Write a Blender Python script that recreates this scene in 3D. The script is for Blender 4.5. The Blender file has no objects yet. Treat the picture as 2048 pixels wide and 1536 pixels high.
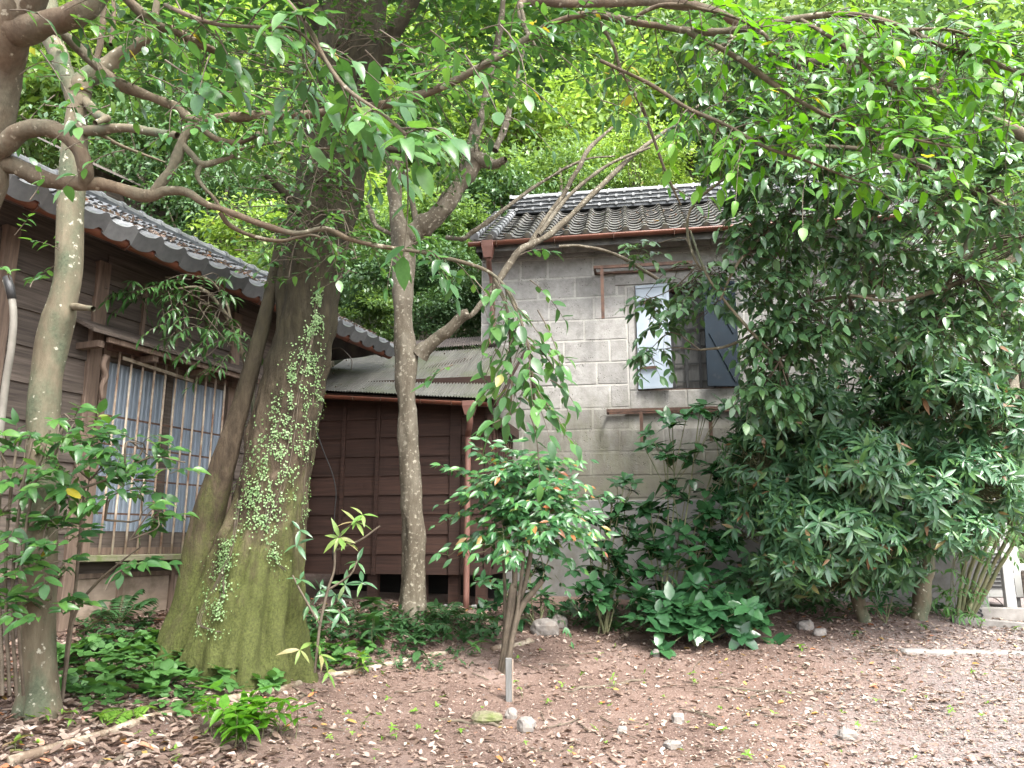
import bpy, math, random
import numpy as np
from mathutils import Matrix, Vector

rng = np.random.default_rng(11)
random.seed(11)
SC = bpy.context.scene
COL = SC.collection
R = math.radians

# ------------------------------------------------------------------ camera, sky, sun, exposure
F_PX = 1539.0                                   # focal length in pixels of the 2048 px wide photograph
PITCH = math.atan(317.0 / F_PX)
CAM_Z = 1.5
cam_data = bpy.data.cameras.new("camera")
cam_data.sensor_fit = 'HORIZONTAL'
cam_data.angle = 2 * math.atan(1024 / F_PX)
cam_data.clip_start = 0.05
cam_data.clip_end = 400
cam = bpy.data.objects.new("camera", cam_data)
cam.location = (0, 0, CAM_Z)
cam.rotation_euler = (math.pi / 2 + PITCH, 0, 0)
COL.objects.link(cam)
SC.camera = cam

SUN_EL, SUN_AZ = R(58), R(150)                  # azimuth clockwise from +Y: high, behind and to the right of the camera
world = bpy.data.worlds.new("World")
SC.world = world
world.use_nodes = True
wn, wl = world.node_tree.nodes, world.node_tree.links
wn.clear()
w_out = wn.new("ShaderNodeOutputWorld")
w_bg = wn.new("ShaderNodeBackground")
w_hsv = wn.new("ShaderNodeHueSaturation")
w_sky = wn.new("ShaderNodeTexSky")
w_sky.sky_type = 'NISHITA'
w_sky.sun_disc = False
w_sky.sun_elevation = SUN_EL
w_sky.sun_rotation = SUN_AZ
w_sky.air_density = 1.0
w_sky.dust_density = 4.0
w_sky.ozone_density = 1.0
w_hsv.inputs['Saturation'].default_value = 0.30  # a white overcast sky
wl.new(w_sky.outputs[0], w_hsv.inputs['Color'])
wl.new(w_hsv.outputs[0], w_bg.inputs['Color'])
wl.new(w_bg.outputs[0], w_out.inputs['Surface'])
w_bg.inputs['Strength'].default_value = 0.15

sun_data = bpy.data.lights.new("sun", 'SUN')
sun_data.energy = 1.0
sun_data.angle = R(14)
sun_data.color = (1.0, 0.96, 0.88)
sun = bpy.data.objects.new("sun", sun_data)
sd = Vector((math.sin(SUN_AZ) * math.cos(SUN_EL), math.cos(SUN_AZ) * math.cos(SUN_EL), math.sin(SUN_EL)))
sun.rotation_euler = sd.to_track_quat('Z', 'Y').to_euler()
COL.objects.link(sun)

SC.view_settings.view_transform = 'Standard'
SC.view_settings.look = 'None'
SC.view_settings.gamma = 1.0
SC.view_settings.use_curve_mapping = False
SC.view_settings.exposure = 2.8
SC.cycles.max_bounces = 8
SC.cycles.diffuse_bounces = 4
SC.cycles.glossy_bounces = 2
SC.cycles.transmission_bounces = 4
SC.cycles.transparent_max_bounces = 4
SC.cycles.caustics_reflective = False
SC.cycles.caustics_refractive = False
SC.cycles.sample_clamp_indirect = 6.0
SC.cycles.use_denoising = True

# ------------------------------------------------------------------ pixels of the photograph -> points in the place
CP, SP = math.cos(PITCH), math.sin(PITCH)
CAM = np.array([0.0, 0.0, CAM_Z])

def ray(px, py):
    u, v = (px - 1024) / F_PX, (768 - py) / F_PX
    return np.array([u, CP - v * SP, SP + v * CP])

def P(px, py, Y):
    d = ray(px, py)
    return CAM + d * (Y / d[1])

def depth(p):
    p = np.asarray(p)
    return p[..., 1] * CP + (p[..., 2] - CAM_Z) * SP

def project(p):
    p = np.asarray(p, float)
    x, y, z = p[..., 0], p[..., 1], p[..., 2] - CAM_Z
    d = np.maximum(y * CP + z * SP, 1e-3)
    return 1024 + F_PX * x / d, 768 - F_PX * (-y * SP + z * CP) / d, d

def mpp(p):                                      # metres per photograph pixel at a point
    return float(depth(p)) / F_PX

def unit(v):
    v = np.asarray(v, float)
    return v / np.maximum(np.linalg.norm(v, axis=-1, keepdims=True), 1e-9)

class Frame:
    """A building's own axes: x along its wall, y into the building, z up."""
    def __init__(self, origin, deg):
        a = R(deg)
        self.o = np.asarray(origin, float)
        self.ex = np.array([math.cos(a), math.sin(a), 0]); self.ey = np.array([-math.sin(a), math.cos(a), 0])
        self.rz = a
    def local(self, p):
        q = np.asarray(p, float) - self.o
        return np.stack([q @ self.ex, q @ self.ey, q[..., 2]], -1)
    def world(self, q):
        q = np.asarray(q, float)
        return self.o + q[..., 0:1] * self.ex + q[..., 1:2] * self.ey + q[..., 2:3] * np.array([0, 0, 1.0])
    def hit(self, px, py, y=0.0):                # where the line of sight of a pixel meets the plane y = const
        d = ray(px, py)
        t = (y - (CAM - self.o) @ self.ey) / (d @ self.ey)
        return self.local(CAM + d * t)

# ------------------------------------------------------------------ noise
def _hash(ix, iy, iz):
    h = np.sin(ix * 127.1 + iy * 311.7 + iz * 74.7) * 43758.5453
    return h - np.floor(h)

def vnoise(p):
    p = np.asarray(p, float)
    i = np.floor(p); f = p - i; f = f * f * (3 - 2 * f)
    o = 0
    for dx in (0, 1):
        for dy in (0, 1):
            for dz in (0, 1):
                w = (f[..., 0] if dx else 1 - f[..., 0]) * (f[..., 1] if dy else 1 - f[..., 1]) * (f[..., 2] if dz else 1 - f[..., 2])
                o = o + w * _hash(i[..., 0] + dx, i[..., 1] + dy, i[..., 2] + dz)
    return o * 2 - 1

def fbm(p, n=3):
    p = np.asarray(p, float)
    return sum(vnoise(p * 2 ** k + 17.3 * k) / 2 ** k for k in range(n))

# ------------------------------------------------------------------ objects
def tag(o, label=None, cat=None, group=None, kind=None):
    if label: o['label'] = label
    if cat: o['category'] = cat
    if group: o['group'] = group
    if kind: o['kind'] = kind
    return o

def thing(name, loc, label, cat, group=None, rz=0.0):
    o = bpy.data.objects.new(name, None)
    o.empty_display_size = 0.1
    o.location = tuple(float(c) for c in loc)
    o.rotation_euler = (0, 0, rz)
    COL.objects.link(o)
    return tag(o, label, cat, group)

def link(name, me, parent=None, label=None, kind=None):
    o = bpy.data.objects.new(name, me)
    COL.objects.link(o)
    if parent is not None: o.parent = parent
    return tag(o, label, None, None, kind)

def mesh_np(name, V, F, mat, smooth=True):
    """V (n,3), F (m,k) with one k for all faces."""
    V = np.ascontiguousarray(V, np.float32); F = np.ascontiguousarray(F, np.int32)
    me = bpy.data.meshes.new(name)
    m, k = F.shape
    me.vertices.add(len(V)); me.vertices.foreach_set('co', V.ravel())
    me.loops.add(m * k); me.loops.foreach_set('vertex_index', F.ravel())
    me.polygons.add(m); me.polygons.foreach_set('loop_start', np.arange(0, m * k, k, dtype=np.int32))
    me.update(calc_edges=True)
    me.polygons.foreach_set('use_smooth', np.full(m, bool(smooth)))
    if mat is not None: me.materials.append(mat)
    return me

class MB:
    """Collects simple shapes into one mesh."""
    def __init__(self): self.v, self.f, self.n = [], [], 0
    def add(self, V, F):
        V = np.asarray(V, float).reshape(-1, 3)
        self.v.append(V); self.f += [tuple(int(i) + self.n for i in f) for f in F]; self.n += len(V)
        return self
    def box(self, lo, hi):
        x0, y0, z0 = lo; x1, y1, z1 = hi
        V = [(x0, y0, z0), (x1, y0, z0), (x1, y1, z0), (x0, y1, z0), (x0, y0, z1), (x1, y0, z1), (x1, y1, z1), (x0, y1, z1)]
        return self.add(V, [(0, 3, 2, 1), (4, 5, 6, 7), (0, 1, 5, 4), (1, 2, 6, 5), (2, 3, 7, 6), (3, 0, 4, 7)])
    def obox(self, c, ax, half):
        c = np.asarray(c, float); ax = [unit(a) for a in ax]
        V = [c + sx * half[0] * ax[0] + sy * half[1] * ax[1] + sz * half[2] * ax[2] for sz in (-1, 1) for sx, sy in ((-1, -1), (1, -1), (1, 1), (-1, 1))]
        return self.add(V, [(0, 3, 2, 1), (4, 5, 6, 7), (0, 1, 5, 4), (1, 2, 6, 5), (2, 3, 7, 6), (3, 0, 4, 7)])
    def bar(self, a, b, w, h=None):              # a straight square bar between two points
        a = np.asarray(a, float); b = np.asarray(b, float); d = unit(b - a)
        s = np.cross(d, [0, 0, 1.0]) if abs(d[2]) < 0.95 else np.cross(d, [0, 1.0, 0])
        s = unit(s); u = np.cross(s, d)
        return self.obox((a + b) / 2, (d, s, u), (np.linalg.norm(b - a) / 2, w / 2, (h or w) / 2))
    def tube(self, pts, rad, sides=8, cap=True):
        V, Fq = tube_np(pts, rad, sides)
        F = [tuple(f) for f in Fq]
        if cap:
            n = len(V); F += [tuple(range(sides - 1, -1, -1)), tuple(range(n - sides, n))]
        return self.add(V, F)
    def build(self, name, mat, parent=None, smooth=False, label=None, kind=None, bevel=0.0):
        V = np.concatenate(self.v) if self.v else np.zeros((0, 3))
        me = bpy.data.meshes.new(name)
        me.from_pydata([tuple(map(float, v)) for v in V], [], self.f)
        me.update()
        me.polygons.foreach_set('use_smooth', [bool(smooth)] * len(me.polygons))
        if mat is not None: me.materials.append(mat)
        o = link(name, me, parent, label, kind)
        if bevel:
            b = o.modifiers.new("bevel", 'BEVEL'); b.width = bevel; b.segments = 1; b.limit_method = 'ANGLE'
        return o

def catmull(pts, per=6):
    pts = np.asarray(pts, float)
    if len(pts) < 3:
        t = np.linspace(0, 1, per + 1)[:, None]
        return pts[0] * (1 - t) + pts[-1] * t
    Q = np.vstack([2 * pts[0] - pts[1], pts, 2 * pts[-1] - pts[-2]])
    out = []
    for i in range(1, len(Q) - 2):
        t = np.linspace(0, 1, per, endpoint=False)[:, None]
        a, b, c, d = Q[i - 1], Q[i], Q[i + 1], Q[i + 2]
        out.append(0.5 * (2 * b + (c - a) * t + (2 * a - 5 * b + 4 * c - d) * t ** 2 + (3 * b - a - 3 * c + d) * t ** 3))
    out.append(pts[-1:])
    return np.vstack(out)

def frames_along(pts):
    pts = np.asarray(pts, float)
    T = unit(np.gradient(pts, axis=0))
    s = np.cross(T[0], [0, 0, 1.0])
    if np.linalg.norm(s) < 0.2: s = np.cross(T[0], [0, 1.0, 0])
    s = unit(s); S = [s]
    for i in range(1, len(pts)):
        s = s - T[i] * (s @ T[i]); s = unit(s); S.append(s)
    S = np.array(S); U = np.cross(S, T)
    return T, S, U

def tube_np(pts, rad, sides=6):
    pts = np.asarray(pts, float); n = len(pts)
    rad = np.broadcast_to(np.asarray(rad, float), (n,))
    T, S, U = frames_along(pts)
    a = np.linspace(0, 2 * np.pi, sides, endpoint=False)
    V = pts[:, None] + rad[:, None, None] * (np.cos(a)[None, :, None] * S[:, None] + np.sin(a)[None, :, None] * U[:, None])
    i = np.arange(n - 1)[:, None] * sides; j = np.arange(sides)[None]
    j2 = (j + 1) % sides
    Fq = np.stack([i + j, i + j2, i + sides + j2, i + sides + j], -1).reshape(-1, 4)
    return V.reshape(-1, 3), Fq

class NPB:
    """Collects numpy arrays of quads or triangles into one mesh."""
    def __init__(self): self.v, self.f, self.n = [], [], 0
    def add(self, V, F):
        self.v.append(V); self.f.append(np.asarray(F) + self.n); self.n += len(V)
    def build(self, name, mat, parent=None, off=(0, 0, 0), kind=None, label=None, smooth=True):
        if not self.v: return None
        V = np.concatenate(self.v) - np.asarray(off, float)
        return link(name, mesh_np(name, V, np.concatenate(self.f), mat, smooth), parent, label, kind)

# ------------------------------------------------------------------ materials
def nodes_of(name):
    m = bpy.data.materials.new(name); m.use_nodes = True
    nt = m.node_tree
    return m, nt, nt.nodes["Principled BSDF"], nt.nodes["Material Output"]

def rgba(c): return (c[0], c[1], c[2], 1.0)

def ramp(nt, fac, stops):
    r = nt.nodes.new("ShaderNodeValToRGB")
    while len(r.color_ramp.elements) < len(stops): r.color_ramp.elements.new(0.5)
    for e, (p, c) in zip(r.color_ramp.elements, stops): e.position = p; e.color = rgba(c)
    nt.links.new(fac, r.inputs[0])
    return r.outputs[0]

def noise(nt, scale, detail=4, rough=0.6, vec=None, dist=0.0):
    n = nt.nodes.new("ShaderNodeTexNoise")
    n.inputs['Scale'].default_value = scale; n.inputs['Detail'].default_value = detail
    n.inputs['Roughness'].default_value = rough; n.inputs['Distortion'].default_value = dist
    if vec is not None: nt.links.new(vec, n.inputs['Vector'])
    return n.outputs['Fac']

def coords(nt, scale=(1, 1, 1), rot=(0, 0, 0), kind='Object'):
    c = nt.nodes.new("ShaderNodeTexCoord"); m = nt.nodes.new("ShaderNodeMapping")
    m.inputs['Scale'].default_value = scale; m.inputs['Rotation'].default_value = rot
    nt.links.new(c.outputs[kind], m.inputs['Vector'])
    return m.outputs[0]

def mix(nt, fac, a, b, mode='MIX'):
    m = nt.nodes.new("ShaderNodeMix"); m.data_type = 'RGBA'; m.blend_type = mode
    for sock, v in ((m.inputs[0], fac), (m.inputs[6], a), (m.inputs[7], b)):
        if isinstance(v, (int, float)): sock.default_value = v
        elif isinstance(v, tuple): sock.default_value = rgba(v)
        else: nt.links.new(v, sock)
    return m.outputs[2]

def math_node(nt, op, a, b=0.0, clamp=False):
    m = nt.nodes.new("ShaderNodeMath"); m.operation = op; m.use_clamp = clamp
    for s, v in ((m.inputs[0], a), (m.inputs[1], b)):
        if isinstance(v, (int, float)): s.default_value = v
        else: nt.links.new(v, s)
    return m.outputs[0]

def maprange(nt, v, a, b, c=0.0, d=1.0):
    m = nt.nodes.new("ShaderNodeMapRange")
    for i, x in enumerate((v, a, b, c, d)):
        if isinstance(x, (int, float)): m.inputs[i].default_value = x
        else: nt.links.new(x, m.inputs[i])
    return m.outputs[0]

def bump(nt, b, height, strength=0.4, dist=0.02):
    n = nt.nodes.new("ShaderNodeBump")
    n.inputs['Strength'].default_value = strength; n.inputs['Distance'].default_value = dist
    nt.links.new(height, n.inputs['Height']); nt.links.new(n.outputs[0], b.inputs['Normal'])

def rand_value(nt):
    g = nt.nodes.new("ShaderNodeNewGeometry"); o = nt.nodes.new("ShaderNodeObjectInfo")
    s = math_node(nt, 'ADD', g.outputs['Random Per Island'], o.outputs['Random'])
    return math_node(nt, 'FRACT', s)

def leaf_mat(name, stops, rough=0.42, trans=0.32, tcol=(1.25, 1.15, 0.6), spec=0.5, vein=True):
    """Leaf: colours picked leaf by leaf, waxy upper side, light let through."""
    m, nt, b, out = nodes_of(name)
    col = ramp(nt, rand_value(nt), stops)
    n = noise(nt, 9.0, 2, 0.5, coords(nt))
    col = mix(nt, 0.35, col, ramp(nt, n, [(0.3, (0.45, 0.5, 0.4)), (0.7, (1.0, 1.0, 1.0))]), 'MULTIPLY')
    nt.links.new(col, b.inputs['Base Color'])
    b.inputs['Roughness'].default_value = rough
    b.inputs['Specular IOR Level'].default_value = spec
    tr = nt.nodes.new("ShaderNodeBsdfTranslucent")
    nt.links.new(mix(nt, 1.0, col, tcol, 'MULTIPLY'), tr.inputs['Color'])
    ms = nt.nodes.new("ShaderNodeMixShader"); ms.inputs[0].default_value = trans
    nt.links.new(b.outputs[0], ms.inputs[1]); nt.links.new(tr.outputs[0], ms.inputs[2])
    nt.links.new(ms.outputs[0], out.inputs['Surface'])
    return m

def simple_mat(name, c1, c2, scale=6.0, rough=0.7, bumpy=0.2, stretch=(1, 1, 1), metal=0.0, detail=5, per_object=0.0, dirt=None, spec=0.4, bdist=0.01):
    m, nt, b, out = nodes_of(name)
    v = coords(nt, stretch)
    n = noise(nt, scale, detail, 0.65, v)
    col = ramp(nt, n, [(0.32, c1), (0.68, c2)])
    if per_object:
        oi = nt.nodes.new("ShaderNodeObjectInfo")
        k = maprange(nt, oi.outputs['Random'], 0, 1, 1 - per_object, 1 + per_object)
        cc = nt.nodes.new("ShaderNodeCombineColor")
        for i in range(3): nt.links.new(k, cc.inputs[i])
        col = mix(nt, 1.0, col, cc.outputs[0], 'MULTIPLY')
    if dirt:
        dcol, dscale, lo, hi = dirt
        d = noise(nt, dscale, 6, 0.7, coords(nt))
        col = mix(nt, maprange(nt, d, lo, hi), col, dcol)
    nt.links.new(col, b.inputs['Base Color'])
    b.inputs['Roughness'].default_value = rough
    b.inputs['Metallic'].default_value = metal
    b.inputs['Specular IOR Level'].default_value = spec
    if bumpy: bump(nt, b, noise(nt, scale * 2.5, 6, 0.7, v), bumpy, bdist)
    return m

def bark_mat(name, c1, c2, c3, lichen=None, moss=None, scale=7.0, stretch=(1, 1, 0.35), lich_scale=26.0, lich=(0.60, 0.66), bs=0.6):
    m, nt, b, out = nodes_of(name)
    v = coords(nt, stretch)
    n1 = noise(nt, scale, 6, 0.7, v, 0.4)
    col = ramp(nt, n1, [(0.28, c1), (0.5, c2), (0.75, c3)])
    if moss:
        mcol, mscale, lo, hi = moss
        nm = noise(nt, mscale, 5, 0.65, coords(nt, (1, 1, 0.5)))
        col = mix(nt, maprange(nt, nm, lo, hi), col, ramp(nt, noise(nt, 55, 3, 0.6, coords(nt)), [(0.3, tuple(0.55 * c for c in mcol)), (0.7, mcol)]))
    if lichen:
        nl = noise(nt, lich_scale, 3, 0.5, coords(nt))
        col = mix(nt, maprange(nt, nl, lich[0], lich[1]), col, lichen)
    nt.links.new(col, b.inputs['Base Color'])
    b.inputs['Roughness'].default_value = 0.85
    b.inputs['Specular IOR Level'].default_value = 0.25
    bump(nt, b, noise(nt, scale * 3.2, 7, 0.72, v), bs, 0.02)
    return m

M = {}
G1, G2, G3 = (0.016, 0.050, 0.014), (0.030, 0.085, 0.020), (0.055, 0.130, 0.026)
M['leaf_near'] = leaf_mat("glossy_leaf", [(0.0, (0.036, 0.105, 0.034)), (0.5, (0.062, 0.165, 0.048)), (0.8, (0.090, 0.215, 0.052)), (0.990, (0.110, 0.245, 0.050)), (0.996, (0.36, 0.30, 0.03))], 0.30, 0.42)
M['leaf_bright'] = leaf_mat("young_leaf", [(0.0, (0.060, 0.190, 0.018)), (0.6, (0.095, 0.260, 0.020)), (0.988, (0.140, 0.310, 0.028)), (0.995, (0.40, 0.33, 0.03))], 0.42, 0.5, (1.3, 1.2, 0.4))
M['leaf_dark'] = leaf_mat("dark_leaf", [(0.0, G2), (0.6, (0.046, 0.120, 0.032)), (1.0, (0.075, 0.170, 0.040))], 0.34, 0.30)
M['leaf_oak'] = leaf_mat("oak_leaf", [(0.0, (0.052, 0.115, 0.056)), (0.6, (0.085, 0.175, 0.076)), (1.0, (0.120, 0.230, 0.080))], 0.28, 0.32)
M['leaf_lance'] = leaf_mat("lance_leaf", [(0.0, (0.052, 0.125, 0.066)), (0.6, (0.086, 0.190, 0.090)), (0.975, (0.125, 0.245, 0.080)), (0.992, (0.28, 0.15, 0.08))], 0.30, 0.30, (1.2, 1.15, 0.7))
M['leaf_aucuba'] = leaf_mat("broad_leaf", [(0.0, (0.026, 0.082, 0.034)), (1.0, (0.050, 0.140, 0.050))], 0.22, 0.25, spec=0.6)
M['leaf_nandina'] = leaf_mat("nandina_leaf", [(0.0, (0.030, 0.105, 0.040)), (0.7, (0.062, 0.180, 0.056)), (0.95, (0.100, 0.250, 0.055)), (0.96, (0.30, 0.22, 0.06)), (1.0, (0.32, 0.10, 0.05))], 0.34, 0.35)
M['leaf_herb'] = leaf_mat("herb_leaf", [(0.0, (0.055, 0.150, 0.035)), (1.0, (0.095, 0.230, 0.055))], 0.55, 0.38)
M['leaf_lime'] = leaf_mat("lime_leaf", [(0.0, (0.12, 0.26, 0.03)), (1.0, (0.20, 0.36, 0.05))], 0.5, 0.45)
M['leaf_pale'] = leaf_mat("pale_leaf", [(0.0, (0.13, 0.26, 0.05)), (0.6, (0.24, 0.34, 0.09)), (1.0, (0.36, 0.26, 0.16))], 0.45, 0.4)
M['leaf_vine'] = leaf_mat("vine_leaf", [(0.0, (0.13, 0.24, 0.08)), (1.0, (0.30, 0.43, 0.21))], 0.5, 0.3)
M['leaf_fern'] = leaf_mat("fern_leaf", [(0.0, (0.025, 0.080, 0.024)), (1.0, (0.050, 0.130, 0.040))], 0.55, 0.35)
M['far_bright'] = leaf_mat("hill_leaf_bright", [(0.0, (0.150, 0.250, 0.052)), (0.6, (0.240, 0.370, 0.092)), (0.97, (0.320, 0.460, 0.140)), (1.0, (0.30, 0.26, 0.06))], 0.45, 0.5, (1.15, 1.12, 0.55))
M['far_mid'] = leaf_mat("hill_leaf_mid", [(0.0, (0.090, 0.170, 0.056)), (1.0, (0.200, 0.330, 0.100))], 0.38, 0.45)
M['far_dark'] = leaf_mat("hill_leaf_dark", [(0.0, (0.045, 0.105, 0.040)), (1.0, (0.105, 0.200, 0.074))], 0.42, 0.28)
M['leaf_dead'] = leaf_mat("dead_leaf", [(0.0, (0.11, 0.068, 0.050)), (0.35, (0.21, 0.145, 0.115)), (0.7, (0.33, 0.245, 0.20)), (0.93, (0.43, 0.35, 0.305)), (0.97, (0.40, 0.14, 0.05)), (1.0, (0.34, 0.25, 0.06))], 0.6, 0.12, (1.1, 1.0, 0.8))

def big_bark():
    m, nt, b, out = nodes_of("mossy_bark")
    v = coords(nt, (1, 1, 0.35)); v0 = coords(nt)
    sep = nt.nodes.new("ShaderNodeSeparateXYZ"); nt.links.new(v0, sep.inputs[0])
    col = ramp(nt, noise(nt, 11.0, 7, 0.72, v, 0.4), [(0.28, (0.020, 0.015, 0.010)), (0.5, (0.072, 0.053, 0.035)), (0.74, (0.150, 0.115, 0.080))])
    # shade of the leaves painted into the bark higher up, moss on the spreading foot
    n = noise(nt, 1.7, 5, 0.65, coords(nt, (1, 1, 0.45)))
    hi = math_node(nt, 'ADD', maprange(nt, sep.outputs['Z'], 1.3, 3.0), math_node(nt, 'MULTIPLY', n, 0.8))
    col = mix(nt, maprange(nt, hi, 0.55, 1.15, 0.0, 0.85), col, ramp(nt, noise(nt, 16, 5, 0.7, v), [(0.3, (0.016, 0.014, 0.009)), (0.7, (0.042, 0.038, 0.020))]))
    lo = math_node(nt, 'ADD', maprange(nt, sep.outputs['Z'], 2.6, -0.4), math_node(nt, 'MULTIPLY', noise(nt, 3.6, 8, 0.75, coords(nt, (1, 1, 0.4))), 1.6))
    mcol = ramp(nt, noise(nt, 60, 4, 0.7, v0), [(0.3, (0.046, 0.054, 0.017)), (0.7, (0.125, 0.145, 0.040))])
    col = mix(nt, maprange(nt, lo, 1.18, 1.50, 0.0, 0.88), col, mcol)
    nt.links.new(col, b.inputs['Base Color']); b.inputs['Roughness'].default_value = 0.88; b.inputs['Specular IOR Level'].default_value = 0.2
    bump(nt, b, noise(nt, 36.0, 8, 0.75, v), 1.0, 0.025)
    return m
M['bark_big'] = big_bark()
M['bark_slender'] = bark_mat("smooth_bark", (0.070, 0.056, 0.036), (0.130, 0.108, 0.072), (0.20, 0.17, 0.118), lichen=(0.36, 0.34, 0.27), moss=((0.100, 0.115, 0.072), 3.4, 0.46, 0.62), scale=6.0, lich_scale=22.0, lich=(0.64, 0.70), bs=0.5)
M['bark_lichen'] = bark_mat("lichen_bark", (0.055, 0.044, 0.031), (0.125, 0.105, 0.076), (0.23, 0.205, 0.16), lichen=(0.36, 0.33, 0.26), scale=5.0, lich_scale=30.0, lich=(0.57, 0.72), bs=0.9)
M['bark_red'] = bark_mat("red_brown_bark", (0.046, 0.032, 0.021), (0.098, 0.070, 0.046), (0.165, 0.125, 0.084), moss=((0.135, 0.122, 0.084), 4.0, 0.42, 0.66), lichen=(0.27, 0.24, 0.18), scale=9.0, lich_scale=24.0, lich=(0.64, 0.70), bs=0.6)
M['twig'] = simple_mat("twig_bark", (0.060, 0.046, 0.032), (0.130, 0.104, 0.074), 12.0, 0.8, 0.2)
M['twig_green'] = simple_mat("green_twig", (0.06, 0.085, 0.03), (0.15, 0.13, 0.07), 9.0, 0.7, 0.1)

M['wood'] = simple_mat("weathered_wood", (0.042, 0.032, 0.025), (0.125, 0.099, 0.080), 3.0, 0.8, 0.35, (0.7, 6, 16), per_object=0.25, detail=8)
M['wood_post'] = simple_mat("weathered_post", (0.075, 0.050, 0.036), (0.19, 0.135, 0.10), 3.0, 0.8, 0.35, (9, 9, 0.8), per_object=0.15, detail=8)
M['wood_red'] = simple_mat("red_brown_wood", (0.023, 0.0105, 0.007), (0.056, 0.026, 0.017), 3.0, 0.75, 0.3, (0.6, 6, 14), per_object=0.18, detail=8)
M['wood_pale'] = simple_mat("pale_board", (0.20, 0.150, 0.112), (0.32, 0.25, 0.195), 2.5, 0.85, 0.2, (1, 1, 3), dirt=((0.12, 0.09, 0.06), 3.0, 0.5, 0.75))
M['wood_sill'] = simple_mat("mossy_sill", (0.12, 0.11, 0.07), (0.22, 0.20, 0.14), 4.0, 0.85, 0.3, (0.6, 4, 8), dirt=((0.10, 0.13, 0.04), 6.0, 0.45, 0.65))
M['gutter'] = simple_mat("copper_gutter", (0.115, 0.038, 0.022), (0.175, 0.062, 0.036), 3.0, 0.42, 0.05, metal=0.0, dirt=((0.08, 0.05, 0.035), 5.0, 0.55, 0.75), spec=0.5)
M['pipe'] = simple_mat("drain_pipe", (0.145, 0.066, 0.050), (0.22, 0.115, 0.090), 2.0, 0.5, 0.05, dirt=((0.09, 0.05, 0.04), 4.0, 0.55, 0.8))
M['tile'] = simple_mat("grey_tile", (0.075, 0.078, 0.080), (0.170, 0.172, 0.175), 5.0, 0.38, 0.15, per_object=0.35, dirt=((0.13, 0.10, 0.07), 5.0, 0.58, 0.78), spec=0.6)
M['tile_old'] = simple_mat("old_tile", (0.055, 0.054, 0.050), (0.125, 0.120, 0.110), 6.0, 0.6, 0.25, per_object=0.35, dirt=((0.16, 0.15, 0.10), 7.0, 0.55, 0.75))
M['ridge'] = simple_mat("ridge_tile_grey", (0.030, 0.034, 0.038), (0.085, 0.090, 0.095), 5.0, 0.45, 0.1, per_object=0.3)
M['ridge_light'] = simple_mat("ridge_cap_grey", (0.13, 0.135, 0.135), (0.25, 0.255, 0.26), 8.0, 0.5, 0.1, per_object=0.25)
M['mortar'] = simple_mat("lime_mortar", (0.36, 0.345, 0.32), (0.52, 0.505, 0.47), 9.0, 0.9, 0.2, dirt=((0.16, 0.14, 0.10), 1.6, 0.45, 0.7))
M['iron'] = simple_mat("rusty_iron", (0.045, 0.026, 0.020), (0.12, 0.062, 0.040), 14.0, 0.75, 0.3)
M['bar'] = simple_mat("flaking_bar", (0.16, 0.075, 0.042), (0.58, 0.50, 0.39), 7.0, 0.7, 0.25, (1, 1, 0.7), detail=8)
M['shutter_white'] = simple_mat("white_shutter", (0.27, 0.32, 0.38), (0.38, 0.43, 0.49), 2.0, 0.45, 0.04, dirt=((0.30, 0.20, 0.13), 3.0, 0.62, 0.78))
M['shutter_blue_shaded'] = simple_mat("shaded_blue_shutter", (0.005, 0.012, 0.021), (0.010, 0.021, 0.033), 3.0, 0.85, 0.05, dirt=((0.06, 0.06, 0.06), 5.0, 0.6, 0.8))  # blue paint darkened: the angled shutter's shade is put into the colour
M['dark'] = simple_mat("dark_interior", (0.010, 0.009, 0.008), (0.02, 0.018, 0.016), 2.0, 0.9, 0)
M['corrugated'] = simple_mat("corrugated_sheet", (0.085, 0.082, 0.070), (0.165, 0.160, 0.140), 1.6, 0.5, 0.06, (3.0, 0.5, 1), detail=7, per_object=0.15, dirt=((0.085, 0.100, 0.045), 1.6, 0.48, 0.70))
M['corrugated_brown'] = simple_mat("brown_sheet", (0.10, 0.082, 0.075), (0.15, 0.125, 0.115), 2.0, 0.5, 0.05, dirt=((0.16, 0.14, 0.11), 3.0, 0.5, 0.8))
M['concrete'] = simple_mat("grey_concrete", (0.13, 0.128, 0.122), (0.20, 0.195, 0.19), 3.0, 0.9, 0.25, dirt=((0.10, 0.095, 0.07), 2.2, 0.5, 0.75))
M['kerb'] = simple_mat("pale_kerb", (0.14, 0.128, 0.115), (0.22, 0.205, 0.19), 8.0, 0.9, 0.3)
M['rock'] = simple_mat("pale_rock", (0.12, 0.105, 0.095), (0.24, 0.22, 0.20), 9.0, 0.85, 0.5, per_object=0.15, dirt=((0.20, 0.15, 0.11), 6.0, 0.55, 0.8))
M['white'] = simple_mat("white_paint", (0.30, 0.30, 0.285), (0.42, 0.42, 0.405), 3.0, 0.5, 0.03, dirt=((0.40, 0.38, 0.33), 4.0, 0.6, 0.85))
M['pole'] = simple_mat("pale_pole", (0.27, 0.22, 0.16), (0.46, 0.40, 0.31), 5.0, 0.75, 0.3, (1, 4, 4), dirt=((0.13, 0.09, 0.06), 6.0, 0.42, 0.58))
M['hose'] = simple_mat("grey_hose", (0.13, 0.12, 0.10), (0.21, 0.195, 0.165), 6.0, 0.7, 0.1)
M['stake'] = simple_mat("grey_stake", (0.085, 0.085, 0.08), (0.15, 0.148, 0.142), 7.0, 0.8, 0.2, (6, 6, 1))
M['cable'] = simple_mat("black_cable", (0.02, 0.02, 0.02), (0.035, 0.035, 0.035), 5, 0.5, 0)

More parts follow.
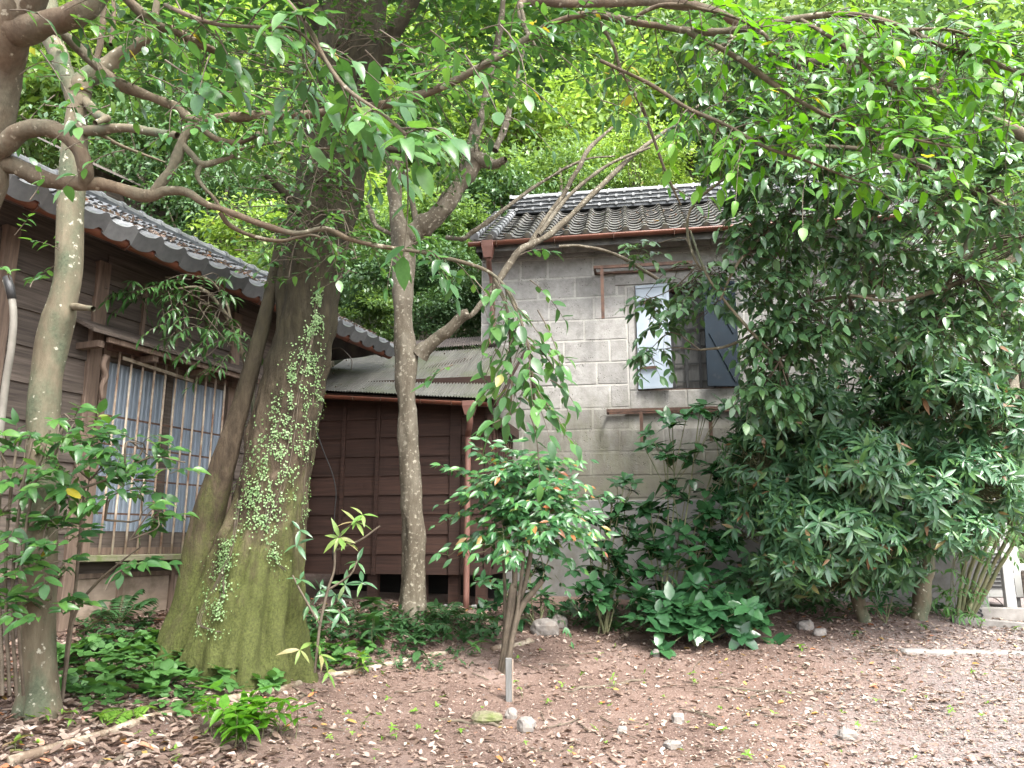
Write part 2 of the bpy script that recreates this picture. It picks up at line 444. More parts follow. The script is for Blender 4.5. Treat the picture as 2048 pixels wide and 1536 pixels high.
def stone_mat(name="tuff_stone", stops=((0.30, (0.190, 0.183, 0.172)), (0.5, (0.290, 0.280, 0.266)), (0.72, (0.38, 0.370, 0.355)))):
    m, nt, b, out = nodes_of(name)
    v = coords(nt)
    col = ramp(nt, noise(nt, 7.0, 8, 0.7, v), list(stops))
    oi = nt.nodes.new("ShaderNodeObjectInfo")
    k = maprange(nt, oi.outputs['Random'], 0, 1, 0.86, 1.12)
    cc = nt.nodes.new("ShaderNodeCombineColor")
    for i in range(3): nt.links.new(k, cc.inputs[i])
    col = mix(nt, 1.0, col, cc.outputs[0], 'MULTIPLY')
    # rain-streaked grime and algae: heavier on the lower courses, with its own patchy outline
    sep = nt.nodes.new("ShaderNodeSeparateXYZ"); nt.links.new(v, sep.inputs[0])
    low = maprange(nt, sep.outputs['Z'], 4.1, 2.0)
    streak = noise(nt, 2.2, 6, 0.65, coords(nt, (1.6, 1.6, 0.55)))
    g = math_node(nt, 'ADD', math_node(nt, 'MULTIPLY', low, 0.62), math_node(nt, 'MULTIPLY', streak, 0.75))
    col = mix(nt, maprange(nt, g, 0.48, 0.85, 0.0, 0.85), col, ramp(nt, noise(nt, 4.0, 5, 0.6, v), [(0.35, (0.098, 0.088, 0.068)), (0.65, (0.115, 0.114, 0.070))]))
    # the pits of the tuff
    vo = nt.nodes.new("ShaderNodeTexVoronoi"); vo.inputs['Scale'].default_value = 34.0
    nt.links.new(v, vo.inputs['Vector'])
    pit = math_node(nt, 'MULTIPLY', maprange(nt, vo.outputs['Distance'], 0.16, 0.30, 1.0, 0.0), maprange(nt, noise(nt, 5.0, 3, 0.6, v), 0.50, 0.62))
    col = mix(nt, pit, col, (0.075, 0.068, 0.058))
    nt.links.new(col, b.inputs['Base Color'])
    b.inputs['Roughness'].default_value = 0.9
    h = math_node(nt, 'SUBTRACT', noise(nt, 22.0, 8, 0.75, v), pit)
    bump(nt, b, h, 0.55, 0.012)
    return m
M['stone'] = stone_mat()
M['mortar'] = stone_mat("lime_mortar", ((0.30, (0.29, 0.278, 0.257)), (0.5, (0.37, 0.357, 0.332)), (0.72, (0.44, 0.427, 0.40))))
M['clod'] = simple_mat("soil_clod", (0.075, 0.048, 0.038), (0.15, 0.105, 0.085), 20.0, 0.95, 0.3)

def ground_mat():
    m, nt, b, out = nodes_of("trodden_soil")
    v = coords(nt)
    n = noise(nt, 1.4, 8, 0.65, v)
    soil = ramp(nt, n, [(0.3, (0.085, 0.054, 0.043)), (0.52, (0.145, 0.097, 0.078)), (0.72, (0.22, 0.160, 0.135))])
    speck = noise(nt, 70.0, 4, 0.7, v)
    soil = mix(nt, maprange(nt, speck, 0.56, 0.66), soil, (0.29, 0.225, 0.195))
    sep = nt.nodes.new("ShaderNodeSeparateXYZ"); nt.links.new(v, sep.inputs[0])
    # the gravelled track in the open, lower right
    tr = math_node(nt, 'SUBTRACT', math_node(nt, 'MULTIPLY', sep.outputs['X'], 1.0), math_node(nt, 'MULTIPLY', sep.outputs['Y'], 0.62))
    tr = math_node(nt, 'ADD', tr, math_node(nt, 'MULTIPLY', noise(nt, 0.9, 4, 0.6, v), 2.2))
    gr = ramp(nt, noise(nt, 46.0, 6, 0.75, v), [(0.35, (0.12, 0.096, 0.090)), (0.65, (0.25, 0.215, 0.205))])
    col = mix(nt, maprange(nt, tr, -0.6, 1.2), soil, gr)
    nt.links.new(col, b.inputs['Base Color'])
    b.inputs['Roughness'].default_value = 0.95
    b.inputs['Specular IOR Level'].default_value = 0.2
    bump(nt, b, noise(nt, 34.0, 8, 0.75, v), 0.8, 0.03)
    return m
M['ground'] = ground_mat()
M['rock_mossy'] = simple_mat("mossy_rock", (0.10, 0.09, 0.055), (0.19, 0.175, 0.11), 9.0, 0.9, 0.5, dirt=((0.09, 0.11, 0.03), 6.0, 0.45, 0.65))
M['hill'] = simple_mat("hill_soil", (0.03, 0.028, 0.015), (0.06, 0.07, 0.03), 1.0, 0.95, 0.3)

def panel_mat():
    m, nt, b, out = nodes_of("ribbed_plastic")
    n = noise(nt, 1.6, 4, 0.6, coords(nt, (1, 1, 0.6)))
    nt.links.new(ramp(nt, n, [(0.3, (0.135, 0.168, 0.205)), (0.7, (0.235, 0.28, 0.335))]), b.inputs['Base Color'])
    b.inputs['Roughness'].default_value = 0.3
    return m
M['panel'] = panel_mat()

# ------------------------------------------------------------------ the ground
def _tps(r):
    return np.where(r > 1e-9, r * r * np.log(np.maximum(r, 1e-9)), 0.0)

_ctrl = [P(*c) for c in ((0, 1536, 4.3), (500, 1536, 4.6), (1000, 1536, 5.0), (1500, 1536, 5.0), (2048, 1536, 5.0), (75, 1405, 5.25), (240, 1330, 6.1),
                         (450, 1325, 6.5), (170, 1250, 6.6), (330, 1236, 7.2), (640, 1225, 8.6), (825, 1228, 8.1), (940, 1228, 8.7), (1010, 1345, 7.0),
                         (700, 1350, 6.8), (300, 1430, 5.2), (1018, 1402, 6.3), (1400, 1292, 7.9), (1725, 1243, 8.7), (1845, 1236, 8.9), (2040, 1242, 9.2), (1200, 1200, 10.1),
                         (1500, 1195, 10.0), (2048, 1312, 7.6), (1500, 1400, 6.4), (1100, 1290, 7.9))]
_ctrl += [np.array(c) for c in ((-3, 1.5, -0.1), (3, 1.5, -0.15), (0, -2, -0.2), (-8, -2, 0), (9, -2, -0.2), (9, 6, 0.1), (-9, 6, 1.0), (-10, 14, 1.2), (0, 14, 1.1), (12, 14, 1.0), (-4, 9, 0.95), (12, 9, 0.6))]
_ctrl = np.array(_ctrl)
_n = len(_ctrl)
_K = _tps(np.linalg.norm(_ctrl[:, None, :2] - _ctrl[None, :, :2], axis=-1)) + np.eye(_n) * 0.12
_A = np.zeros((_n + 3, _n + 3)); _A[:_n, :_n] = _K; _A[:_n, _n] = 1; _A[:_n, _n + 1:] = _ctrl[:, :2]; _A[_n:, :_n] = _A[:_n, _n:].T
_W = np.linalg.solve(_A, np.concatenate([_ctrl[:, 2], np.zeros(3)]))

def ground_z(x, y):
    x = np.asarray(x, float); y = np.asarray(y, float)
    xc, yc = np.clip(x, -9, 12), np.clip(y, -2, 14)
    q = np.stack([xc, yc], -1)
    r = np.linalg.norm(q[..., None, :] - _ctrl[:, :2], axis=-1)
    z = _tps(r) @ _W[:_n] + _W[_n] + xc * _W[_n + 1] + yc * _W[_n + 2]
    hill = np.maximum(0, y - 15.5)
    return z + 0.95 * hill * hill / (hill + 2.0) + 0.02 * fbm(np.stack([x * 1.3, y * 1.3, 0 * x], -1))

def ground_hit(px, py):
    d = ray(px, py); a, b = 0.5, 40.0
    for t in np.arange(0.5, 40, 0.1):
        q = CAM + d * t
        if q[2] < ground_z(q[0], q[1]): b = t; a = t - 0.1; break
    for _ in range(20):
        c = (a + b) / 2; q = CAM + d * c
        if q[2] < ground_z(q[0], q[1]): b = c
        else: a = c
    return CAM + d * b

def grid_mesh(name, xs, ys, zf, mat):
    X, Y = np.meshgrid(xs, ys); Z = zf(X, Y)
    V = np.stack([X, Y, Z], -1).reshape(-1, 3); nx, ny = len(xs), len(ys)
    i = np.arange(ny - 1)[:, None] * nx; j = np.arange(nx - 1)[None]
    Fq = np.stack([i + j, i + j + 1, i + nx + j + 1, i + nx + j], -1).reshape(-1, 4)
    return link(name, mesh_np(name, V, Fq, mat))

xs = np.unique(np.concatenate([np.linspace(-30, -7, 24), np.linspace(-7, 8, 190), np.linspace(8, 40, 30)]))
ys = np.unique(np.concatenate([np.linspace(-14, 2, 24), np.linspace(2, 11, 130), np.linspace(11, 16, 30)]))
g = grid_mesh("ground", xs, ys, ground_z, M['ground']); tag(g, "brown trodden earth sloping up towards the buildings", None, None, 'structure')
h = grid_mesh("hillside", np.linspace(-60, 60, 61), np.linspace(15.9, 90, 50), lambda x, y: ground_z(x, y) + 0.6 * fbm(np.stack([x * .2, y * .2, 0 * x], -1)) * np.clip((y - 16) / 4, 0, 1), M['hill'])
tag(h, "steep wooded hillside behind the buildings", None, None, 'structure')
# ================================================================== the timber house on the left
def building(frame, name, label, cat):
    return thing(name, (frame.o[0], frame.o[1], 0), label, cat, rz=frame.rz)

_E0 = P(0, 390, 5.0)
_ey = np.array([-math.sin(R(68)), math.cos(R(68)), 0])
HF = Frame(np.array([*(_E0 + 0.6 * _ey)[:2], 0.0]), 68)
EZ = float(_E0[2])                               # gutter height
house = building(HF, "timber_house", "weathered brown timber house with tiled roof and barred window", "house")
HX0, HX1 = -2.6, 4.45                            # the wall's ends, along the wall

def lap_boards(parent, frame, segs, z0, z1, step, mat, y=0.0, name='wall_board', seed=0):
    """Overlapping horizontal boards: each leans out over the one below."""
    rr = random.Random(seed)
    n = int(round((z1 - z0) / step))
    for (xa, xb) in segs:
        for i in range(n):
            za = z0 + i * step; zb = za + step + 0.012
            j = rr.uniform(-0.003, 0.003)
            m = MB()
            V = []
            k = 4
            for t in range(k + 1):
                x = xa + (xb - xa) * t / k
                w = rr.uniform(-0.004, 0.004)
                V += [(x, y - 0.026 + j + w, za + rr.uniform(-0.003, 0.003)), (x, y - 0.010 + j, za - 0.0), (x, y - 0.006, zb), (x, y + 0.002, zb)]
            Fc = []
            for t in range(k):
                b = 4 * t
                Fc += [(b, b + 4, b + 6, b + 2), (b + 1, b + 3, b + 7, b + 5), (b, b + 1, b + 5, b + 4), (b + 2, b + 6, b + 7, b + 3)]
            Fc += [(0, 2, 3, 1), (4 * k, 4 * k + 1, 4 * k + 3, 4 * k + 2)]
            m.add(V, Fc).build(name, mat, parent)

base_z = 0.90
px_post = [HF.hit(5, 600, -0.03)[0], HF.hit(205, 560, -0.03)[0], HF.hit(470, 690, -0.03)[0]]
wx0, wx1 = HF.hit(212, 720, 0)[0], HF.hit(462, 780, 0)[0]          # window opening
wz0, wz1 = HF.hit(300, 1108, -0.05)[2], HF.hit(240, 690, -0.1)[2]
MB().box((HX0, 0.012, base_z - 0.15), (wx0, 0.10, EZ + 0.25)).box((wx1, 0.012, base_z - 0.15), (HX1, 0.10, EZ + 0.25)).box((wx0, 0.012, wz1), (wx1, 0.10, EZ + 0.25)).box((wx0, 0.012, base_z - 0.15), (wx1, 0.10, wz0)).build('wall', M['wood'], house)
MB().box((HX1 - 0.1, 0.1, base_z - 0.1), (HX1, 4.2, EZ + 0.25)).build('end_wall', M['wood'], house)
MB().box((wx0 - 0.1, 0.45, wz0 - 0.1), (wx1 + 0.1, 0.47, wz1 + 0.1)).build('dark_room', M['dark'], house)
bstep = 0.29
lap_boards(house, HF, [(HX0, px_post[0] - 0.06), (px_post[0] + 0.06, px_post[1] - 0.06)], 1.28, EZ + 0.1, bstep, M['wood'], seed=1)
lap_boards(house, HF, [(px_post[1] + 0.06, px_post[2] - 0.05), (px_post[2] + 0.05, HX1)], wz1 + 0.02, EZ + 0.1, bstep * 0.9, M['wood'], seed=2)
lap_boards(house, HF, [(wx1 + 0.12, HX1)], 1.28, wz1, bstep, M['wood'], seed=3)
for i, x in enumerate(px_post):
    MB().box((x - 0.062, -0.055, base_z - 0.1), (x + 0.062, 0.01, EZ + 0.05)).build('post', M['wood_post'], house, bevel=0.006)
for bx in (279, 349, 410):
    x = HF.hit(bx, 660, 0)[0]
    MB().box((x - 0.016, -0.046, wz1 + 0.12), (x + 0.016, -0.012, EZ)).build('batten', M['wood_post'], house)
for bx in (60, 130):
    x = HF.hit(bx, 1100, 0)[0]
    MB().box((x - 0.02, -0.03, base_z - 0.1), (x + 0.02, 0.0, 1.28)).build('batten', M['wood_post'], house)
# skirting of pale boards under the sill, held by short posts
MB().box((HX0, -0.040, 1.24), (wx0 - 0.1, 0.0, 1.30)).build('ledge', M['wood_pale'], house)
for i, (a, b) in enumerate(((wx0 - 0.1, wx0 + 0.34), (wx0 + 0.39, wx0 + 0.92), (wx0 + 0.97, wx0 + 1.6))):
    MB().box((a, -0.012, base_z - 0.02), (b, 0.005, 1.20)).build('skirting_board', M['wood_pale'], house)
    MB().box((b, -0.035, base_z - 0.1), (b + 0.05, 0.0, 1.34)).build('batten', M['wood_post'], house)
MB().box((wx0 - 0.1, -0.03, 1.205), (wx1 + 0.1, 0.0, 1.245)).build('rail', M['wood_post'], house)
MB().box((wx0 - 0.1, -0.028, base_z - 0.06), (wx1 + 0.1, 0.0, base_z - 0.02)).build('rail', M['wood_post'], house)

# the window: frame, two ribbed panels, grille of flaking iron bars, board hood on brackets
win = MB().box((wx0 - 0.07, -0.05, wz0), (wx0, 0.06, wz1)).box((wx1, -0.05, wz0), (wx1 + 0.07, 0.06, wz1)).box((wx0, -0.05, wz1 - 0.10), (wx1, 0.06, wz1 + 0.02)).box((wx0, -0.03, wz0), (wx1, 0.06, wz0 + 0.06)).build('window', M['wood_post'], house)
MB().box((wx0 - 0.12, -0.19, wz0 - 0.055), (wx1 + 0.12, 0.0, wz0 - 0.002)).build('sill', M['wood_sill'], win, bevel=0.006)
wm = HF.hit(330, 850, 0.02)[0]
for a, b in ((wx0, wm), (wm, wx1)):
    z0, z1 = wz0 + 0.06, wz1 - 0.10
    n = max(4, int((b - a - 0.08) / 0.0125))
    X = np.linspace(a + 0.04, b - 0.04, n); Yp = 0.022 + 0.008 * (np.arange(n) % 4 == 0)
    V = np.concatenate([np.stack([X, Yp, 0 * X + z0 + 0.14], -1), np.stack([X, Yp, 0 * X + z1 - 0.04], -1)])
    k = np.arange(n - 1)
    link('panel', mesh_np('panel', V, np.stack([k, k + 1, k + 1 + n, k + n], -1), M['panel'], False), win)
    s = MB()
    s.box((a, 0.0, z0), (a + 0.04, 0.03, z1)).box((b - 0.04, 0.0, z0), (b, 0.03, z1)).box((a + 0.04, 0.0, z1 - 0.04), (b - 0.04, 0.03, z1)).box((a + 0.04, 0.001, z0), (b - 0.04, 0.031, z0 + 0.14))
    s.build('sash', M['wood'], win)
zr = [HF.hit(330, 852, -0.06)[2], HF.hit(380, 911, -0.06)[2], HF.hit(290, 962, -0.06)[2], HF.hit(290, 1030, -0.06)[2]]
for z in zr:
    MB().box((wx0 - 0.02, -0.088, z - 0.008), (wx1 + 0.02, -0.072, z + 0.008)).build('grille_rail', M['iron'], win)
gx0, gx1 = HF.hit(240.5, 706, -0.10)[0], HF.hit(450.3, 763, -0.10)[0]
gz1 = HF.hit(240.5, 704, -0.10)[2]
for i in range(11):
    x = gx0 + (gx1 - gx0) * i / 10
    w = 0.0105
    pts = [(x + random.uniform(-.004, .004), -0.10 + random.uniform(-.003, .003), z) for z in np.linspace(wz0 + 0.0, gz1, 5)]
    MB().tube(pts, w, 6).build('grille_bar', M['bar'], win, smooth=True)
MB().box((gx0 - 0.10, -0.118, gz1), (gx1 + 0.05, -0.03, gz1 + 0.055)).build('grille_head', M['iron'], win)
fa, fb = HF.hit(246, 716, -0.13), HF.hit(386, 762, -0.13)
MB().bar(fa, fb, 0.012, 0.03).build('curtain_rail', M['pole'], win)
# hood
ha, hb = HF.hit(186, 655, -0.32)[0], HF.hit(497, 757, -0.32)[0] + 0.25
hz = HF.hit(186, 655, -0.32)[2]
hood = MB().add([(ha, -0.33, hz - 0.03), (hb, -0.33, hz - 0.03), (hb, 0, hz + 0.13), (ha, 0, hz + 0.13), (ha, -0.33, hz), (hb, -0.33, hz), (hb, 0, hz + 0.16), (ha, 0, hz + 0.16)],
                [(0, 3, 2, 1), (4, 5, 6, 7), (0, 1, 5, 4), (1, 2, 6, 5), (2, 3, 7, 6), (3, 0, 4, 7)]).build('window_hood', M['wood'], house)
MB().box((ha + 0.18, -0.30, hz - 0.075), (hb, -0.265, hz - 0.032)).build('hood_beam', M['wood_post'], hood)
for t in (0.06, 0.33, 0.62, 0.9):
    x = ha + (hb - ha) * t
    MB().box((x - 0.03, -0.28, hz - 0.13), (x + 0.03, -0.01, hz - 0.076)).build('bracket', M['wood_post'], hood)
pts = [HF.hit(*p, -0.2) for p in ((213, 712), (206, 730), (212, 752), (203, 775), (205, 800))]
MB().tube(catmull(pts, 4), np.linspace(0.03, 0.018, 17), 6).build('bracket', M['wood_post'], hood, smooth=True)

# eaves: rafters, soffit, gutter
GX0, GX1 = -1.6, HF.hit(778, 722, -0.6)[0]
PIT = R(29.3)
def roof_z(y): return EZ + 0.10 + (y + 0.72) * math.tan(PIT)
MB().add([(HX0, -0.66, roof_z(-0.66) - 0.09), (GX1 - 0.05, -0.66, roof_z(-0.66) - 0.09), (GX1 - 0.05, 1.25, roof_z(1.25) - 0.09), (HX0, 1.25, roof_z(1.25) - 0.09),
          (HX0, -0.66, roof_z(-0.66) - 0.05), (GX1 - 0.05, -0.66, roof_z(-0.66) - 0.05), (GX1 - 0.05, 1.25, roof_z(1.25) - 0.05), (HX0, 1.25, roof_z(1.25) - 0.05)],
         [(0, 3, 2, 1), (4, 5, 6, 7), (0, 1, 5, 4), (1, 2, 6, 5), (2, 3, 7, 6), (3, 0, 4, 7)]).build('roof_deck', M['wood'], house)
for i in range(15):
    x = HX0 + 0.3 + i * 0.46
    if x > GX1 - 0.1: break
    MB().bar((x, -0.62, roof_z(-0.62) - 0.125), (x, 0.1, roof_z(0.1) - 0.125), 0.05, 0.06).build('rafter', M['wood'], house)

def half_pipe(a, b, r, n=10, sag=0.0, seg=12):
    """A half-round gutter trough with wall thickness."""
    a = np.asarray(a, float); b = np.asarray(b, float); d = unit(b - a)
    s = unit(np.cross(d, [0, 0, 1.0])); V = []; Fq = []
    prof = [(-r * math.cos(t), -r * math.sin(t)) for t in np.linspace(0, math.pi, n)] + [((r - .006) * math.cos(t), -(r - .006) * math.sin(t)) for t in np.linspace(0, math.pi, n)]
    for i in range(seg + 1):
        t = i / seg; c = a * (1 - t) + b * t - np.array([0, 0, sag * 4 * t * (1 - t)])
        for (u, z) in prof: V.append(c + s * u + np.array([0, 0, z]))
    k = len(prof)
    for i in range(seg):
        for j in range(k):
            Fq.append((i * k + j, i * k + (j + 1) % k, (i + 1) * k + (j + 1) % k, (i + 1) * k + j))
    return MB().add(V, Fq + [tuple(range(k)), tuple(seg * k + j for j in range(k - 1, -1, -1))])
gut = half_pipe((GX0 - 1.0, -0.60, EZ + 0.055), (GX1, -0.60, EZ + 0.045), 0.058).build('gutter', M['gutter'], house, smooth=True)
for i in range(9):
    x = GX0 + 0.25 + i * 0.8
    if x < GX1: MB().tube([(x, -0.665, EZ + 0.06), (x, -0.645, EZ + 0.0), (x, -0.60, EZ - 0.022), (x, -0.5, EZ + 0.03)], 0.007, 5).build('gutter_hook', M['iron'], gut, smooth=True)

# pantiles
def pantile_mesh(name, w, ln, th, mat, drop=0.0, disc=0.0, amp=0.03):
    """One S-shaped pantile, x across, y up the slope, z out; its lower edge at y=0 (with an eave drop or a round end if asked)."""
    u = np.linspace(0, 1, 10)
    z = np.where(u < 0.66, -amp * 0.6 * np.sin(np.pi * u / 0.66), amp * 1.25 * np.sin(np.pi * (u - 0.66) / 0.34))
    x = u * w * 1.04
    m = MB()
    n = len(u)
    lip = th + drop
    V = [(x[i], 0, z[i] + 0.024) for i in range(n)] + [(x[i], ln, z[i] - 0.004) for i in range(n)] + [(x[i], 0.004, (z[i] + 0.024 - lip)) for i in range(n)] + [(x[i], ln, z[i] - 0.004 - th) for i in range(n)]
    F = []
    for i in range(n - 1):
        F += [(i, i + 1, n + i + 1, n + i), (2 * n + i, 2 * n + i + 1, i + 1, i), (3 * n + i, 3 * n + i + 1, 2 * n + i + 1, 2 * n + i)]
    F += [(0, n, 3 * n, 2 * n), (n - 1, 2 * n + n - 1, 3 * n + n - 1, 2 * n - 1)]
    m.add(V, F)
    if disc:
        c = (0.83 * w * 1.04, -0.012, 0.022)
        a = np.linspace(0, 2 * np.pi, 14, endpoint=False)
        Vd = [(c[0] + disc * math.cos(t), -0.014, c[2] + disc * math.sin(t)) for t in a] + [(c[0] + disc * math.cos(t), 0.03, c[2] + disc * math.sin(t)) for t in a]
        Fd = [tuple(range(14))] + [(i, i + 14, (i + 1) % 14 + 14, (i + 1) % 14) for i in range(14)]
        m.add(Vd, Fd)
    me = bpy.data.meshes.new(name); me.from_pydata([tuple(map(float, v)) for v in np.concatenate(m.v)], [], m.f); me.update()
    me.polygons.foreach_set('use_smooth', [False] * len(me.polygons)); me.materials.append(mat)
    return me

def lay_tiles(parent, x0, cols, w, y0, z0, pitch, rows, step, body, eave, skip=lambda c, r: False):
    cp, sp = math.cos(pitch), math.sin(pitch)
    for r_ in range(rows):
        for c in range(cols):
            if skip(c, r_): continue
            o = link('roof_tile', eave if r_ == 0 else body, parent)
            s = r_ * step
            o.location = (x0 + c * w + random.uniform(-.004, .004), y0 + s * cp, z0 + s * sp)
            o.rotation_euler = (pitch + random.uniform(-.012, .012), random.uniform(-.012, .012), random.uniform(-.01, .01))

body = pantile_mesh("pantile", 0.265, 0.27, 0.016, M['tile'])
eavet = pantile_mesh("eave_pantile", 0.265, 0.27, 0.016, M['tile'], drop=0.115)
RX0 = -1.7
RC = int((GX1 + 0.05 - RX0) / 0.265)
RX0 = GX1 + 0.05 - RC * 0.265
rows = 10
lay_tiles(house, RX0, RC, 0.265, -0.72, EZ + 0.10, PIT, rows, 0.235, body, eavet)
yr = -0.72 + rows * 0.235 * math.cos(PIT); zr_ = roof_z(yr) - 0.03
MB().box((RX0 - 0.9, yr - 0.08, zr_ - 0.05), (GX1 - 0.02, yr + 0.10, zr_ + 0.075)).build('ridge_base', M['ridge'], house)
for i in range(RC + 3):
    x = GX1 - 0.27 * (i + 1)
    m = MB()
    a = np.linspace(0, np.pi, 7)
    V = [(x + e, yr + 0.01 + 0.085 * math.cos(t), zr_ + 0.078 + 0.075 * math.sin(t)) for e in (0.004, 0.262) for t in a]
    m.add(V, [(j, j + 1, j + 8, j + 7) for j in range(6)] + [tuple(range(6, -1, -1)), tuple(range(7, 14))])
    V = [(x + e, yr + 0.01 + 0.098 * math.cos(t), zr_ + 0.078 + 0.092 * math.sin(t)) for e in (0.0, 0.04) for t in a]
    m.add(V, [(j, j + 1, j + 8, j + 7) for j in range(6)] + [tuple(range(6, -1, -1)), tuple(range(7, 14))])
    m.build('ridge_tile', M['ridge_light'], house, smooth=False)
# back slope and hipped end below the ridge's far end
MB().add([(RX0 - 1.0, yr, zr_), (GX1, yr, zr_), (GX1, yr + 2.2, zr_ - 1.0), (RX0 - 1.0, yr + 2.2, zr_ - 1.0), (GX1, -0.70, EZ + 0.10), (GX1, -0.2, EZ + 0.05), (GX1, yr + 2.2, EZ)],
         [(0, 1, 2, 3), (1, 4, 5), (1, 5, 6, 2)]).build('roof_back', M['tile_old'], house)

# ================================================================== the stone storehouse
_so = P(962, 700, 10.5)
SF = Frame(np.array([_so[0], _so[1], 0.0]), -9)
store = building(SF, "stone_storehouse", "grey stone block storehouse with tiled roof and shuttered window", "storehouse")
SXE = 6.2
zc = [SF.hit(1100, y)[2] for y in (518, 557, 598, 643, 684, 728, 772.5, 819, 861, 906, 953)]
zc += [zc[-1] - 0.30]
zp = zc[-1]                                       # below: a rendered plinth
jx0, jx1 = SF.hit(1256, 700)[0], SF.hit(1492, 700)[0]
ox0, ox1 = SF.hit(1273, 700)[0], SF.hit(1478, 700)[0]
sill_t, sill_b = SF.hit(1350, 779)[2], SF.hit(1350, 817)[2]
lin_b, lin_t = SF.hit(1300, 570)[2], SF.hit(1300, 530)[2]
# core of mortar with the window opening left free
MB().box((0, 0.005, zp - 0.02), (ox0, 0.42, zc[0] + 0.4)).box((ox1, 0.005, zp - 0.02), (SXE, 0.42, zc[0] + 0.4)).box((ox0, 0.005, zp - 0.02), (ox1, 0.42, sill_t - 0.003)).box((ox0, 0.005, lin_b + 0.003), (ox1, 0.42, zc[0] + 0.4)).build('wall_core', M['mortar'], store)
MB().box((0, 0.42, 0.5), (0.3, 3.9, zc[0] + 0.4)).box((SXE - 0.3, 0.42, 0.5), (SXE, 3.9, zc[0] + 0.4)).build('side_wall', M['stone'], store)
MB().box((-0.03, -0.035, 0.3), (SXE, 0.38, zp - 0.022)).build('plinth', M['concrete'], store, bevel=0.01)
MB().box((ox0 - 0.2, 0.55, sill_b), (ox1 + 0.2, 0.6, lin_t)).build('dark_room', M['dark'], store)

def block(x0, x1, z0, z1, y=0.0, d=0.02, mat='stone'):
    """One dressed block with worn, slightly uneven arrises."""
    g = 0.007; c = 0.009
    x0 += g; x1 -= g; z0 += g; z1 -= g
    j = lambda: random.uniform(-0.004, 0.004)
    yy = y + random.uniform(-0.003, 0.003)
    V = [(x0, y + d, z0), (x1, y + d, z0), (x1, y + d, z1), (x0, y + d, z1),
         (x0 + c + j(), yy, z0 + c + j()), (x1 - c + j(), yy, z0 + c + j()), (x1 - c + j(), yy, z1 - c + j()), (x0 + c + j(), yy, z1 - c + j())]
    F = [(4, 5, 6, 7), (0, 1, 5, 4), (1, 2, 6, 5), (2, 3, 7, 6), (3, 0, 4, 7)]
    return MB().add(V, F).build('stone_block', M[mat], store)

known = [[1097, 1190], [1077, 1152, 1237], [1099, 1190], [1100, 1170], [1089, 1128], [1075, 1193], [1121, 1218], [1100, 1183], [1123, 1236], [1090, 1178, 1294], [1140, 1240]]
rr = random.Random(5)
for i in range(len(zc) - 1):
    z1, z0 = zc[i], zc[i + 1]
    zm = (z0 + z1) / 2
    js = [0.0, rr.uniform(0.35, 0.7)] if known[i][0] > 1085 else [0.0]
    js += [SF.hit(x, 700)[0] for x in known[i]]
    while js[-1] < SXE - 0.4: js.append(js[-1] + rr.uniform(0.55, 0.92))
    js.append(SXE)
    for a, b in zip(js[:-1], js[1:]):
        if z1 > sill_b + 0.02 and z0 < lin_t - 0.12:          # beside the window's surround
            if b > jx0 and a < jx1:
                if a < jx0 - 0.06: block(a, jx0, z0, z1)
                if b > jx1 + 0.06: block(jx1, b, z0, z1)
                continue
        block(a, b, z0, z1)
# surround of the window: jambs, lintel, sill
block(jx0, ox0, sill_t, lin_b, -0.006); block(ox1, jx1, sill_t, lin_b, -0.006)
block(jx0 - 0.16, jx1 + 0.1, lin_b, lin_t + 0.02, -0.012, 0.03)
block(jx0, jx0 + 0.75, sill_b, sill_t, -0.010, 0.03); block(jx0 + 0.75, jx1, sill_b, sill_t, -0.010, 0.03)
# frieze of larger blocks under the eaves, standing out on a moulding
fz0, fz1 = zc[0] + 0.02, zc[0] + 0.36
xj = [0.0] + [SF.hit(x, 500, -0.05)[0] for x in (1127, 1280, 1421)] + [3.95, 4.9, SXE]
for a, b in zip(xj[:-1], xj[1:]): block(a, b, fz0 + 0.03, fz1, -0.055, 0.07)
for a, b in zip(xj[:-1], xj[1:]): block(a, b, fz0 - 0.03, fz0 + 0.028, -0.03, 0.04)

# window of the storehouse: iron grid, pale blind behind, two iron shutters
sw = MB().box((ox0, 0.16, sill_t), (ox0 + 0.05, 0.24, lin_b)).box((ox1 - 0.05, 0.16, sill_t), (ox1, 0.24, lin_b)).box((ox0 + 0.05, 0.16, lin_b - 0.06), (ox1 - 0.05, 0.24, lin_b)).box((ox0 + 0.05, 0.16, sill_t), (ox1 - 0.05, 0.24, sill_t + 0.04)).build('window', M['iron'], store)
MB().box((ox0 + 0.05, 0.25, sill_t), (ox1 - 0.05, 0.256, lin_b)).build('pane', M['stake'], sw)
for i in range(7):
    x = ox0 + 0.05 + (ox1 - ox0 - 0.1) * (i + 0.5) / 7
    MB().box((x - 0.018, 0.185, sill_t + 0.04), (x + 0.018, 0.205, lin_b - 0.06)).build('grid_bar', M['cable'], sw)
for i in range(6):
    z = sill_t + (lin_b - sill_t) * (i + 0.6) / 6
    MB().box((ox0 + 0.05, 0.206, z - 0.010), (ox1 - 0.05, 0.222, z + 0.010)).build('grid_bar', M['cable'], sw)

